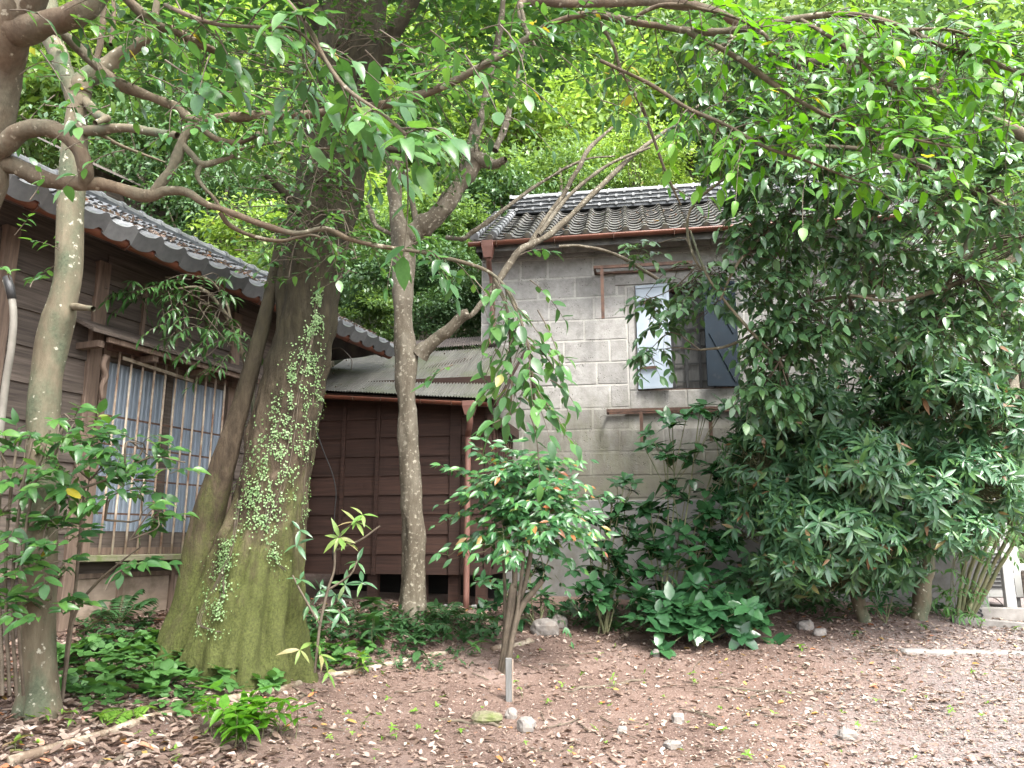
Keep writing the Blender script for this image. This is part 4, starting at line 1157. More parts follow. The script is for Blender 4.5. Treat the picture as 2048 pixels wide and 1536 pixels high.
# ================================================================== big mossy tree with a creeping vine
BT_Y = 6.5
edges = [(-900, 760, 850), (-500, 735, 835), (-200, 690, 800), (0, 655, 775), (100, 640, 762), (200, 622, 745), (250, 613, 740), (300, 607, 737), (350, 598, 728), (400, 590, 717), (450, 575, 704), (500, 562, 693), (550, 558, 683), (600, 559, 675), (650, 552, 666), (700, 542, 657), (750, 529, 649), (800, 515, 641), (850, 503, 634), (900, 491, 628), (950, 480, 619), (1000, 469, 613), (1050, 453, 606), (1100, 428, 603), (1150, 405, 601), (1200, 378, 603), (1250, 356, 603), (1300, 334, 610), (1345, 318, 622), (1400, 305, 635)]
def bt_lobes(th, py):
    ang = lambda d: np.angle(np.exp(1j * (th - R(d))))
    k = np.ones_like(th)
    up = np.clip((1080 - py) / 120, 0, 1) * np.clip((py - 380) / 120, 0, 1)
    k -= 0.05 * up * np.exp(-(ang(-60) / 0.2) ** 2)
    hi = np.clip((470 - py) / 120, 0, 1)
    k -= 0.26 * hi * np.exp(-(ang(-78) / 0.16) ** 2)
    lo = np.clip((py - 960) / 330, 0, 1)
    for d, w, a in ((-128, 0.10, 0.20), (-100, 0.09, 0.10), (-82, 0.045, 0.11), (-70, 0.035, 0.09), (-48, 0.10, 0.12), (-20, 0.1, 0.12), (40, 0.12, 0.15), (100, 0.14, 0.16), (150, 0.1, 0.15)):
        k -= a * lo ** 0.8 * np.exp(-(ang(d) / w) ** 2)
    k += 0.05 * lo * np.cos(5 * th + 0.5)
    return k
ring = trunk_from_edges(edges, lambda py: BT_Y + (0.10 * np.clip((py - 1100) / 250, 0, 1)), bt_lobes, 160, 9)
V, Fq = rings_mesh(ring, 0.034, 7.0)
q = P(460, 1320, BT_Y)
big = thing("old_tree", tuple(q), "thick leaning old tree with mossy fluted trunk covered by a creeper", "tree")
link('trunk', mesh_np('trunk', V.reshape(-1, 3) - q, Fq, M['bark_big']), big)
# the second, thinner stem fused to it on the left, a deep dark seam between the two
pts, rad = limb_pts([(566, 440, BT_Y, 9), (556, 520, BT_Y, 13), (538, 600, BT_Y - .06, 13.5), (518, 680, BT_Y - .08, 15), (494, 770, BT_Y - .1, 17.5), (467, 860, BT_Y - .12, 20.5), (441, 945, BT_Y - .12, 25), (417, 1030, BT_Y - .08, 30), (398, 1110, BT_Y - .08, 33), (383, 1200, BT_Y - .06, 36), (360, 1290, BT_Y - .04, 42), (338, 1360, BT_Y, 50)], 10)
Vs, Fs = tube_np(pts, rad, 48); cs_ = np.repeat(pts, 48, 0); Vs = cs_ + (Vs - cs_) * (1 + 0.13 * fbm(Vs * np.array([6, 6, 2.2]), 4))[:, None]
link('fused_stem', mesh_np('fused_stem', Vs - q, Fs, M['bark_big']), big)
BTV = V.copy()
# creeper: little round leaves pressed to the bark along its climbing stems
Nn = unit(V - V.mean(1, keepdims=True))
paths = [([(636, 590), (628, 650), (610, 720), (592, 780), (575, 850), (560, 920), (545, 990), (520, 1050)], (5, 9, 14, 20, 42, 52, 48, 22), 1500),
         ([(636, 720), (630, 800), (622, 880), (612, 960), (604, 1040)], (5, 8, 8, 8, 5), 260), ([(587, 740), (580, 790), (545, 880), (520, 960), (500, 1010)], (6, 9, 20, 24, 14), 420),
         ([(452, 1075), (448, 1110), (440, 1150), (442, 1190), (436, 1230)], (5, 14, 18, 14, 6), 330), ([(540, 1000), (535, 1060), (550, 1120), (570, 1140)], (14, 9, 6, 3), 130), ([(480, 1000), (462, 1100), (430, 1180), (400, 1245), (440, 1265)], (8, 5, 10, 12, 8), 130)]
px, py, d = project(V)
front = V[..., 1] < V.mean(1)[:, None, 1] + 0.05
vl = Leaves()
fi = np.argwhere(front & (py > 560) & (py < 1300))
fpx, fpy = px[front & (py > 560) & (py < 1300)], py[front & (py > 560) & (py < 1300)]
for path, wid, n in paths:
    pp = catmull(np.concatenate([np.array(path, float), np.array(wid, float)[:, None]], 1), 8)
    for _ in range(int(n * 2.4)):
        c = pp[rng.integers(len(pp))]
        x, y = c[0] + rng.normal(0, c[2] * 0.95), c[1] + rng.normal(0, 12)
        if vnoise(np.array([x / 7.0, y / 14.0, 1.7])) < -0.05: continue
        j = np.argmin((fpx - x) ** 2 + (fpy - y) ** 2)
        if (fpx[j] - x) ** 2 + (fpy[j] - y) ** 2 > 90: continue
        a, b = fi[j]; o = V[a, b] + Nn[a, b] * rng.uniform(0.008, 0.022) + (V[a + 1, b] - V[a, b]) * rng.uniform(-1.2, 1.2)
        dx = (V[a, (b + 1) % V.shape[1]] - V[a, b]); o = o + dx * rng.uniform(-1, 1)
        vl.add(o, np.array([0, 0, -1.0]) * 0.7 + Nn[a, b] * 0.35 + rv(0.45), Nn[a, b] + UP * 0.5 + rv(0.2), rng.uniform(0.009, 0.021))
vstems = []
for path, wid, n in paths:
    for k_ in range(3):
        w_ = rng.uniform(-0.5, 0.5); pl = []
        for (x, y), ww in zip(path, wid):
            j = np.argmin((fpx - x - w_ * ww) ** 2 + (fpy - y) ** 2); a, b = fi[j]; pl.append(V[a, b] + Nn[a, b] * 0.004)
        vstems.append(catmull(np.array(pl), 8))
q2 = P(560, 950, BT_Y - 0.35)
vine = thing("creeping_vine", tuple(q2), "pale green creeper with coin sized leaves climbing the mossy trunk", "creeper")
vt = NPB()
for pl in vstems: Vq, Fq_ = tube_np(pl, 0.0035, 5); vt.add(Vq, Fq_)
vt.build('stems', M['twig'], vine, q2, kind='stuff')
emit(vl, vine, q2, 'round', 'leaf_vine', 300, 8)
# crown and hanging sprays of the old tree
tw = NPB(); lv = Leaves()
def mound(lv, tw, cx, cy, Y, rx, ry, n, leaf, nl, hub=None, dz=0.8, r0=0.004, droop=0.35, ln=(0.25, 0.5), **kw):
    """Sprays filling a clump of foliage: the clump is a real volume at depth Y."""
    c = P(cx, cy, Y); k = mpp(c)
    ax = np.array([rx * k, dz, ry * k])
    hub = c if hub is None else np.asarray(hub, float)
    for _ in range(n):
        v = unit(rv()) * rng.uniform(0.25, 1.0) ** 0.45
        p = c + v * ax
        dirv = unit(v * np.array([1, 1, 0.6]) + np.array([0, -0.25, 0.1]) + rv(0.25))
        L = rng.uniform(*ln)
        s = p - dirv * L * 0.6
        spray(lv, tw, s, dirv, L, nl, leaf, droop, r0, **kw)
        if rng.random() < 0.22:
            m = hub * 0.5 + s * 0.5 + rv(0.08) + UP * 0.06
            Vt, Ft = tube_np(catmull(np.array([hub, m, s]), 3), np.linspace(r0 * 2.2, r0, 7), 4); tw.add(Vt, Ft)
for cx, cy, Y, rx, ry, n in ((480, 90, 6.2, 130, 70, 46), (340, 150, 6.4, 90, 70, 26), (720, 60, 6.0, 120, 60, 50), (880, 90, 6.3, 90, 70, 30), (620, 190, 5.8, 70, 60, 22), (640, 310, 5.85, 70, 70, 34), (690, 400, 5.9, 50, 60, 16), (600, 420, 5.9, 50, 60, 18), (560, 500, 5.95, 60, 40, 14),
                             (690, 480, 5.9, 60, 50, 12), (520, 330, 6.2, 60, 50, 10), (460, 400, 6.6, 70, 60, 14), (780, 250, 6.1, 70, 60, 14)):
    mound(lv, tw, cx, cy, Y, rx, ry, n, 0.075, 7, P(660, min(cy + 60, 430), BT_Y - 0.2), 0.7, facecam=0.25)
for i in range(2600):                              # the crown overhead
    p = np.array([rng.uniform(-4.8, 1.6), rng.uniform(4.6, 10.0), 0]); p[2] = 7.4 + 1.3 * rng.random() + 1.2 * vnoise(np.array([p[0] * .6, p[1] * .6, 3.1])) 
    whorl(lv, p, UP + rv(0.4), 3, 0.17, (60, 100), 0.2)
tw.build('twigs', M['twig'], big, q, kind='stuff')
emit(lv, big, q, 'ovate', 'leaf_dark', 300, 10, 'ovate_lo')
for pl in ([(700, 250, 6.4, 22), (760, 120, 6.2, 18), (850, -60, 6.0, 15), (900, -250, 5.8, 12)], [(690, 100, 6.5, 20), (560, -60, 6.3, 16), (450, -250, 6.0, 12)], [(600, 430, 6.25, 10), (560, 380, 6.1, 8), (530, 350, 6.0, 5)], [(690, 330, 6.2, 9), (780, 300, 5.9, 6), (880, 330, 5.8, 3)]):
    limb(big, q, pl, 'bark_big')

# ================================================================== slender smooth-barked tree on the left
ST_Y = 5.05
edges = [(185, 138, 182), (200, 138, 172), (300, 125, 171), (400, 118, 166), (500, 115, 164), (560, 110, 160), (610, 97, 152), (640, 86, 149), (690, 73, 136), (750, 66, 122), (800, 61, 118), (900, 57, 112), (1000, 53, 112), (1100, 50, 111), (1200, 48, 110), (1300, 47, 109), (1380, 40, 112), (1420, 30, 118), (1470, 24, 126)]
def st_lobes(th, py):
    ang = lambda d: np.angle(np.exp(1j * (th - R(d))))
    lo = np.clip((py - 1300) / 100, 0, 1)
    return 1 - 0.28 * lo * np.exp(-(ang(-105) / 0.16) ** 2) + 0.16 * np.exp(-((py - 640) / 28) ** 2) * np.exp(-(ang(-30) / 0.5) ** 2)
ring = trunk_from_edges(edges, lambda py: ST_Y, st_lobes, 40, 8)
V, Fq = rings_mesh(ring, 0.008, 6.0)
q = P(75, 1405, ST_Y)
st = thing("slender_tree", tuple(q), "slender smooth grey tan trunk standing before the boarded house wall", "tree")
link('trunk', mesh_np('trunk', V.reshape(-1, 3) - q, Fq, M['bark_slender']), st)
for pl in ([(160, 215, ST_Y, 17), (163, 164, ST_Y, 19), (205, 137, ST_Y, 17), (240, 113, ST_Y, 15), (290, 79, ST_Y - .1, 10), (307, 44, ST_Y - .15, 8), (320, -40, ST_Y - .2, 6)], [(152, 215, ST_Y, 15), (135, 150, ST_Y, 17), (118, 110, ST_Y + .05, 18), (100, 60, ST_Y + .1, 20), (80, -40, ST_Y + .2, 20)],
           [(168, 200, ST_Y, 10), (190, 225, ST_Y - .1, 9), (210, 238, ST_Y - .2, 8), (214, 236, ST_Y - .2, 6), (190, 246, ST_Y - .3, 5)], [(195, 120, ST_Y, 6), (205, 60, ST_Y, 6), (208, -30, ST_Y, 5)], [(222, 90, ST_Y + .1, 4), (228, 30, ST_Y + .2, 4), (224, -30, ST_Y + .2, 3)],
           [(142, 612, ST_Y, 9), (165, 614, ST_Y - .15, 6), (186, 617, ST_Y - .25, 5)], [(165, 262, ST_Y, 11), (195, 262, ST_Y - .1, 10), (245, 256, ST_Y - .2, 9), (300, 262, ST_Y - .3, 9), (356, 272, ST_Y - .4, 7)], [(200, 268, ST_Y - .1, 4), (240, 290, ST_Y, 3), (330, 325, ST_Y + .2, 2)]):
    limb(st, q, pl, 'bark_slender' if pl[0][1] > 190 else 'bark_red')
lv = Leaves(); tw = NPB()
for sx, sy, ang, ln, n in ((118, 500, 150, 60, 5), (118, 495, 70, 50, 4), (110, 530, 200, 50, 5), (150, 190, 30, 100, 7), (140, 150, 170, 110, 7), (100, 130, 200, 90, 6), (110, 190, 220, 100, 7), (60, 240, 240, 80, 6), (130, 120, 120, 90, 6), (205, 60, 60, 90, 6), (228, 40, 120, 90, 6), (320, 20, 40, 100, 7)):
    a, dd, L = px_dir(sx, sy, ST_Y - 0.12, ang, ln, rng.uniform(-.2, .2)); spray(lv, tw, a, dd, L, n, 0.085, 0.2, 0.004, facecam=0.4)
tw.build('twigs', M['twig'], st, q, kind='stuff'); emit(lv, st, q, 'ovate', 'leaf_near', 200)

# ================================================================== lichen-spotted tree in the middle
LT_Y = 8.05
edges = [(275, 748, 778), (310, 768, 796), (345, 774, 802), (400, 778, 803), (440, 780, 812), (475, 781, 829), (520, 785, 829), (570, 784, 827), (600, 786, 826), (640, 787, 822), (690, 789, 834), (720, 790, 836), (760, 791, 832), (800, 795, 832), (850, 796, 835), (900, 799, 837), (950, 801, 843), (1000, 803, 846), (1060, 804, 848), (1120, 803, 850), (1180, 801, 851), (1225, 796, 853), (1260, 792, 858)]
ring = trunk_from_edges(edges, lambda py: LT_Y, lambda th, py: 1 + 0.05 * np.cos(3 * th + py * .01) + 0.10 * math.exp(-((py - 590) / 22) ** 2) * np.exp(-(np.angle(np.exp(1j * (th - R(200)))) / 0.5) ** 2), 40, 8)
V, Fq = rings_mesh(ring, 0.020, 9.0)
q = P(826, 1226, LT_Y)
lt = thing("lichen_tree", tuple(q), "grey lichen spotted tree forking in front of the corrugated annex roof", "tree")
link('trunk', mesh_np('trunk', V.reshape(-1, 3) - q, Fq, M['bark_lichen']), lt)
L_ = LT_Y
lt_limbs = [[(812, 480, L_, 20), (838, 458, L_, 21), (868, 440, L_, 21), (897, 402, L_, 18), (918, 372, L_, 15), (938, 345, L_, 15), (958, 322, L_, 15), (990, 330, L_ - .1, 10), (1012, 318, L_ - .2, 6)], [(945, 340, L_, 11), (950, 290, L_, 9), (962, 235, L_ + .1, 8), (975, 170, L_ + .2, 8), (1000, 60, L_ + .3, 8), (1010, -40, L_ + .3, 6)],
            [(900, 395, L_, 10), (922, 350, L_ + .1, 8), (935, 300, L_ + .2, 7), (950, 240, L_ + .3, 5)], [(990, 300, L_, 8), (1012, 250, L_ + .1, 8), (1024, 200, L_ + .2, 6), (1050, 90, L_ + .3, 4)], [(832, 452, L_, 7), (826, 410, L_ + .1, 7), (815, 370, L_ + .2, 5), (805, 340, L_ + .2, 4)],
            [(792, 340, L_, 10), (805, 322, L_, 9), (822, 306, L_ + .1, 7)], [(760, 290, L_, 11), (748, 250, L_ + .1, 12), (738, 180, L_ + .2, 10), (735, 60, L_ + .3, 9)], [(836, 712, L_, 20), (856, 690, L_ - .05, 15), (880, 672, L_ - .1, 13), (905, 655, L_ - .15, 12), (925, 634, L_ - .2, 11), (938, 627, L_ - .2, 9)],
            [(925, 640, L_ - .2, 6), (945, 628, L_ - .2, 6), (975, 590, L_ - .2, 7), (1008, 545, L_ - .2, 9), (1040, 500, L_ - .15, 10), (1066, 488, L_ - .1, 9), (1110, 460, L_, 8), (1180, 395, L_ + .1, 7), (1250, 325, L_ + .2, 6), (1300, 285, L_ + .3, 5), (1400, 210, L_ + .4, 3)],
            [(1060, 492, L_ - .1, 7), (1090, 440, L_, 6), (1120, 400, L_ + .1, 6), (1155, 340, L_ + .1, 6), (1180, 296, L_ + .2, 5), (1225, 255, L_ + .3, 4)], [(1078, 470, L_ - .1, 5), (1140, 390, L_, 5), (1220, 328, L_ + .1, 4), (1300, 295, L_ + .2, 3)],
            [(893, 474, L_ + .6, 6), (925, 478, L_ + .5, 6), (942, 466, L_ + .5, 6), (975, 445, L_ + .5, 6), (1020, 410, L_ + .5, 5), (1075, 370, L_ + .6, 4), (1160, 322, L_ + .6, 3), (1230, 312, L_ + .6, 2)], [(1118, 493, L_ - .4, 3), (1160, 492, L_ - .4, 3.5), (1215, 503, L_ - .3, 4), (1262, 525, L_ - .2, 4), (1318, 560, L_ - .1, 4)],
            [(735, 410, L_, 6), (742, 425, L_, 8), (752, 450, L_, 6), (785, 470, L_, 5)]]
for k_, pl in enumerate(lt_limbs): limb(lt, q, pl if k_ in (0, 7) else [(a_, b_, c_, d_ * 0.82) for a_, b_, c_, d_ in pl], 'bark_lichen', rough=0.10)
lv = Leaves(); tw = NPB()
for cx, cy, Y, rx, ry, n in ((900, 290, 7.7, 70, 45, 16), (985, 250, 7.9, 60, 60, 10), (840, 240, 7.8, 60, 50, 10), (880, 380, 7.8, 50, 30, 8)):
    mound(lv, tw, cx, cy, Y, rx, ry, n, 0.07, 7, P(950, 320, LT_Y), 0.5, facecam=0.2)
tw.build('twigs', M['twig'], lt, q, kind='stuff'); emit(lv, lt, q, 'ovate', 'leaf_dark', 200, 10, 'ovate_lo')

# ================================================================== gnarled near tree: its limbs run across the top of the view
NT_Y = 3.0
q = P(-60, 1500, 3.6); q[2] = float(ground_z(q[0], q[1]))
nt_ = thing("gnarled_tree", tuple(q), "gnarled red brown tree at the left edge, limbs crossing the whole view", "tree")
pts, rad = limb_pts([(-150, 1600, 3.3, 70), (-120, 1100, 3.2, 62), (-90, 700, 3.1, 56), (-60, 440, 3.0, 46), (-28, 330, 3.0, 38), (-6, 240, 2.95, 32), (8, 150, 2.9, 31), (18, 70, 2.8, 34), (60, -60, 2.7, 40), (60, -300, 2.6, 34)], 8)
Vt, Ft = tube_np(pts, rad, 20); c = np.repeat(pts, 20, 0); Vt = c + (Vt - c) * (1 + 0.16 * fbm(Vt * 6))[:, None]
link('trunk', mesh_np('trunk', Vt - q, Ft, M['bark_red']), nt_)
N_ = NT_Y
limbs = {
 'top': [(20, 60, 2.8, 40), (90, 48, 2.75, 34), (150, 28, 2.7, 30), (200, -10, 2.7, 26), (260, -90, 2.6, 20)],
 'main': [(60, 40, 2.85, 16), (115, 62, 2.9, 13), (170, 108, N_, 12), (230, 162, N_, 12), (290, 188, N_, 12), (350, 213, N_, 12), (385, 240, N_, 13), (440, 235, N_, 11), (500, 232, 3.0, 11), (620, 228, 3.0, 10), (700, 220, 2.95, 10), (780, 207, 2.9, 10), (860, 185, 2.9, 10), (920, 155, 2.85, 10), (985, 120, 2.8, 9), (1050, 80, 2.8, 9),
          (1110, 45, 2.75, 9), (1180, 29, 2.7, 9), (1300, 50, 2.7, 8.5), (1400, 65, 2.65, 8.5), (1500, 56, 2.6, 8), (1600, 35, 2.6, 8), (1710, 30, 2.55, 7), (1800, 55, 2.5, 7), (1900, 98, 2.5, 6), (2000, 130, 2.45, 6), (2150, 190, 2.4, 4)],
 'loop': [(-20, 330, N_, 22), (10, 295, N_ - .05, 22), (40, 268, N_ - .08, 21), (75, 257, N_ - .1, 20), (115, 262, N_ - .1, 19), (145, 286, N_ - .1, 18), (163, 315, N_ - .08, 17), (171, 345, N_ - .05, 17), (168, 372, N_, 16)],
 'low': [(-20, 320, N_, 24), (30, 330, N_, 22), (70, 350, N_, 20), (115, 362, N_, 18), (160, 366, N_, 18), (215, 372, N_, 15), (265, 385, N_, 14), (300, 392, N_, 15), (330, 382, N_, 12), (372, 384, N_, 11), (410, 408, N_, 9), (450, 420, N_, 8), (520, 448, N_, 8), (590, 466, N_, 7), (650, 458, N_, 6), (700, 478, N_, 6), (760, 492, 3.0, 6), (860, 509, 3.0, 5), (960, 535, 2.95, 4), (1010, 572, 2.9, 3.5), (1040, 630, 2.9, 3), (1052, 700, 2.9, 2.5)],
 'fork': [(303, 392, N_, 13), (320, 368, N_, 12), (345, 335, N_, 11), (358, 300, N_, 11), (370, 270, N_, 11), (386, 242, N_, 11)],
 'right': [(386, 243, N_, 9), (415, 266, N_, 8), (440, 280, N_, 8), (475, 283, N_ + .05, 8), (515, 270, N_ + .1, 8), (558, 254, N_ + .2, 6)],
 'drop': [(362, 285, N_, 7), (385, 310, N_, 7), (403, 327, N_, 7), (440, 320, N_ + .05, 6), (475, 308, N_ + .1, 4)],
 'drop2': [(403, 326, N_, 5), (394, 350, N_, 5), (405, 372, N_, 4), (428, 395, N_, 3.5), (445, 420, N_, 3), (470, 440, N_, 2)],
 'upper': [(230, -30, 2.9, 9), (265, 10, 2.95, 9), (305, 45, 3.0, 9), (350, 62, 3.0, 8), (395, 88, 3.05, 7), (450, 110, 3.1, 5)],
 'thread': [(480, 300, 3.2, 3), (560, 285, 3.2, 3), (640, 298, 3.2, 3), (730, 290, 3.1, 3), (840, 292, 3.1, 2)],
 'thin': [(440, 425, N_, 5), (460, 450, N_ + .05, 4.5), (500, 470, N_ + .1, 4), (560, 482, N_ + .1, 4), (625, 470, N_ + .1, 3), (680, 500, N_ + .1, 2)],
 'right_low': [(1200, 120, 2.6, 4), (1295, 166, 2.6, 4), (1374, 215, 2.55, 4), (1448, 248, 2.5, 4), (1531, 294, 2.5, 4), (1606, 319, 2.5, 3), (1718, 364, 2.45, 2)],
 'right_mid': [(1374, 64, 2.65, 5), (1469, 112, 2.6, 5), (1544, 166, 2.55, 5), (1614, 211, 2.5, 4.5), (1697, 248, 2.5, 4), (1800, 273, 2.45, 3), (1925, 298, 2.4, 2)],
 'right_hi': [(1600, 38, 2.6, 4), (1668, 79, 2.5, 4), (1726, 124, 2.5, 4), (1780, 170, 2.45, 3), (1862, 178, 2.4, 2)],
 'right_top': [(1820, 60, 2.5, 4), (1900, 60, 2.45, 3), (1990, 90, 2.4, 2)],
 'right_arc': [(1250, 45, 2.7, 4), (1330, 10, 2.6, 4), (1450, 30, 2.5, 3), (1520, 62, 2.5, 3), (1560, 110, 2.45, 2)],
 'back': [(1060, 80, 2.8, 5), (1040, 20, 3.0, 8), (1060, -6, 3.2, 14), (1150, 6, 3.4, 15), (1300, 0, 3.6, 16), (1420, 20, 3.8, 14), (1500, 60, 4.0, 10)],
 'hanging': [(1188, 31, 2.7, 4), (1225, 89, 2.75, 4), (1243, 144, 2.8, 4), (1280, 205, 2.85, 4), (1300, 256, 2.9, 4), (1330, 340, 2.95, 3), (1362, 410, 3.0, 2)],
 'hang_b': [(1040, 10, 2.9, 3.5), (1055, 60, 2.9, 3.5), (1075, 100, 2.9, 2.5), (1088, 125, 2.9, 1.5)],
 'cam_twig': [(560, -20, 1.9, 4), (620, 60, 1.8, 4), (645, 110, 1.75, 4), (690, 175, 1.7, 4), (760, 225, 1.65, 3), (830, 285, 1.6, 3)],
 'cam_twig2': [(330, 10, 2.0, 4), (380, 32, 1.95, 4), (440, 50, 1.9, 4), (520, 55, 1.85, 3), (590, 60, 1.8, 3), (650, 115, 1.75, 3)],
 'pend_a': [(1010, 572, 2.9, 3), (1045, 650, 2.85, 3), (1060, 720, 2.8, 2.5), (1068, 790, 2.8, 2), (1075, 850, 2.8, 1.5)],
 'pend_b': [(985, 550, 2.95, 3), (1015, 620, 2.9, 3), (1020, 700, 2.9, 2.5), (1024, 760, 2.85, 2), (1022, 830, 2.85, 1.5)],
}
for _k in ('loop', 'low', 'top', 'main', 'fork', 'back', 'right'): limbs[_k] = [(a_, b_, c_, d_ * 0.82) for a_, b_, c_, d_ in limbs[_k]]
paths_m = {}
for k_, pl in limbs.items(): paths_m[k_] = limb(nt_, q, pl, 'bark_red', sides=16 if pl[0][3] > 8 else 6, rough=0.11, per=8)
lvn, lvb = Leaves(), Leaves(); tw = NPB()
def along(key, f0, f1, n, leaf, ln, lv, nl=6, droop=0.3, spreadz=0.5, facecam=0.35, bias=(0, 0, 0)):
    pts, rad = paths_m[key]
    for _ in range(n):
        u = rng.uniform(f0, f1) * (len(pts) - 2); i = int(u); p = pts[i] + (pts[i + 1] - pts[i]) * (u - i); t = unit(pts[i + 1] - pts[i])
        v = rv(); v -= t * (v @ t) * 0.6; v[2] *= spreadz
        d_ = unit(unit(v) + t * 0.55 + np.array(bias))
        spray(lv, tw, p, d_, rng.uniform(*ln), nl, leaf, droop, 0.0028, facecam=facecam)
# bright young sprays at the upper right
for key, n in (('right_mid', 34), ('right_hi', 26), ('right_low', 28), ('right_top', 18)):
    along(key, 0.25, 1.0, n, 0.070, (0.14, 0.32), lvb, 6, 0.25, facecam=1.1)
along('main', 0.80, 1.0, 44, 0.070, (0.16, 0.34), lvb, 6, 0.25, facecam=1.1, bias=(0, 0, -0.1))
along('right_arc', 0.3, 1.0, 18, 0.066, (0.14, 0.28), lvb, 7, 0.25)
along('main', 0.60, 0.80, 26, 0.055, (0.12, 0.26), lvn, 6, 0.35)
along('right_low', 0.0, 0.4, 8, 0.055, (0.12, 0.24), lvn, 6, 0.3)
along('right_mid', 0.0, 0.3, 6, 0.055, (0.12, 0.24), lvn, 6, 0.3)
along('hanging', 0.2, 1.0, 7, 0.05, (0.08, 0.16), lvn, 4, 0.4)
# darker sprays over the middle and left
along('main', 0.28, 0.6, 84, 0.062, (0.16, 0.36), lvn, 7, 0.3)
along('upper', 0.2, 1.0, 24, 0.062, (0.16, 0.34), lvn, 7, 0.3)
along('right', 0.3, 1.0, 5, 0.05, (0.12, 0.25), lvn, 6, 0.3)
along('thread', 0.1, 1.0, 9, 0.05, (0.12, 0.25), lvn, 6, 0.3)
along('drop', 0.2, 1.0, 3, 0.05, (0.1, 0.2), lvn, 5)
along('thin', 0.5, 1.0, 5, 0.045, (0.1, 0.2), lvn, 5)
along('low', 0.66, 0.80, 9, 0.06, (0.12, 0.24), lvn, 6, 0.35)
# the pendulous sprays before the annex and storehouse
along('low', 0.80, 1.0, 14, 0.078, (0.12, 0.26), lvn, 6, 0.45, facecam=0.7, bias=(0.15, 0, -0.35))
along('pend_a', 0.1, 1.0, 9, 0.084, (0.10, 0.24), lvn, 5, 0.5, facecam=0.8, bias=(0.25, 0, -0.5))
along('pend_b', 0.1, 0.9, 4, 0.082, (0.10, 0.2), lvn, 5, 0.6, bias=(-0.05, 0, -0.5))
for px_, py_, Y, ang, ln, n, lf in ((1060, 560, 2.9, -40, 90, 6, 0.065), (1075, 620, 2.9, -65, 120, 7, 0.065), (1080, 700, 2.85, -60, 110, 6, 0.068), (1060, 760, 2.8, -45, 130, 7, 0.068), (1100, 760, 2.8, -35, 60, 4, 0.068), (1060, 830, 2.8, -80, 110, 6, 0.07), (1000, 760, 2.85, 215, 60, 5, 0.075), (905, 730, 2.9, 200, 55, 5, 0.075),
                                    (1000, 840, 2.8, 190, 30, 3, 0.08), (950, 560, 2.95, -60, 90, 6, 0.062), (1040, 510, 3.0, 20, 70, 6, 0.06), (1090, 690, 2.85, -20, 50, 4, 0.06), (1000, 690, 2.9, 245, 80, 5, 0.07), (700, 540, 3.2, 200, 60, 4, 0.05), (640, 530, 3.2, 190, 70, 5, 0.05), (470, 500, 3.1, 10, 60, 4, 0.05),
                                    (30, 470, 3.0, 60, 60, 6, 0.05), (20, 560, 2.9, 120, 50, 4, 0.05), (60, 575, 3.0, 60, 40, 4, 0.05), (40, 150, 2.5, 20, 130, 7, 0.062), (20, 20, 2.3, -20, 120, 6, 0.062), (90, 210, 2.6, 10, 90, 5, 0.06), (130, 20, 2.5, 30, 140, 7, 0.06)):
    a, dd, L = px_dir(px_, py_, Y, ang, ln, rng.uniform(-.1, .1)); spray(lvn, tw, a, dd, L, n, lf, 0.25, 0.0028, facecam=0.6)
# the big soft-focus leaves closest to the camera
for px_, py_, Y, ang, ln, n, lf in ((380, 30, 1.9, -35, 130, 5, 0.085), (330, 120, 1.9, -10, 110, 4, 0.08), (430, 60, 1.9, -60, 110, 5, 0.085), (470, 20, 1.9, -30, 90, 4, 0.08), (600, 60, 1.8, -60, 110, 5, 0.085), (640, 110, 1.75, -40, 90, 4, 0.085), (690, 170, 1.7, -50, 90, 4, 0.085), (560, 165, 1.9, -50, 100, 5, 0.09), (700, 190, 1.7, 250, 60, 3, 0.10),
                                    (760, 220, 1.65, 60, 70, 3, 0.085), (800, 270, 1.65, -50, 60, 3, 0.075), (560, 60, 1.9, -20, 120, 5, 0.085), (730, 100, 1.9, -40, 110, 5, 0.075), (420, 110, 1.9, 250, 60, 3, 0.09), (860, 60, 2.1, -30, 110, 5, 0.075), (930, 110, 2.1, -50, 100, 5, 0.07), (1000, 50, 2.2, -60, 110, 5, 0.07), (880, 130, 2.1, 210, 80, 4, 0.07)):
    a, dd, L = px_dir(px_, py_, Y, ang, ln, rng.uniform(-.1, .1)); spray(lvn, tw, a, dd, L, n, lf, 0.3, 0.003, facecam=0.9)
along('cam_twig', 0.1, 1.0, 16, 0.075, (0.10, 0.24), lvn, 5, 0.3, facecam=0.8); along('cam_twig2', 0.1, 1.0, 14, 0.075, (0.10, 0.24), lvn, 5, 0.3, facecam=0.8)
along('main', 0.05, 0.3, 14, 0.06, (0.14, 0.3), lvn, 6, 0.3); along('top', 0.3, 1.0, 12, 0.062, (0.2, 0.4), lvn, 7, 0.3)
cr = Leaves()
for _ in range(3000):                              # its crown, above the yard and out of the view
    x, y = rng.uniform(-6.5, 2.6), rng.uniform(-3.5, 9.5)
    if x < -2.6 and y < 4.0 and rng.random() < 0.75: continue
    if vnoise(np.array([x * 0.55, y * 0.55, 8.0])) < -0.25 or x > 2.6 - 0.25 * rng.random() * y: continue
    z = max(5.6, CAM_Z + 0.88 * y + 0.9) + rng.uniform(0, 1.3)
    whorl(cr, np.array([x, y, z]), UP + rv(0.5), 3, 0.17, (60, 100), 0.2)
O, A, Nn_, S = cr.arrays(); link('crown', merged_leaves(O - q, leaf_axes(A, Nn_), S, 'far', 'leaf_near', 'crown'), nt_, kind='stuff')
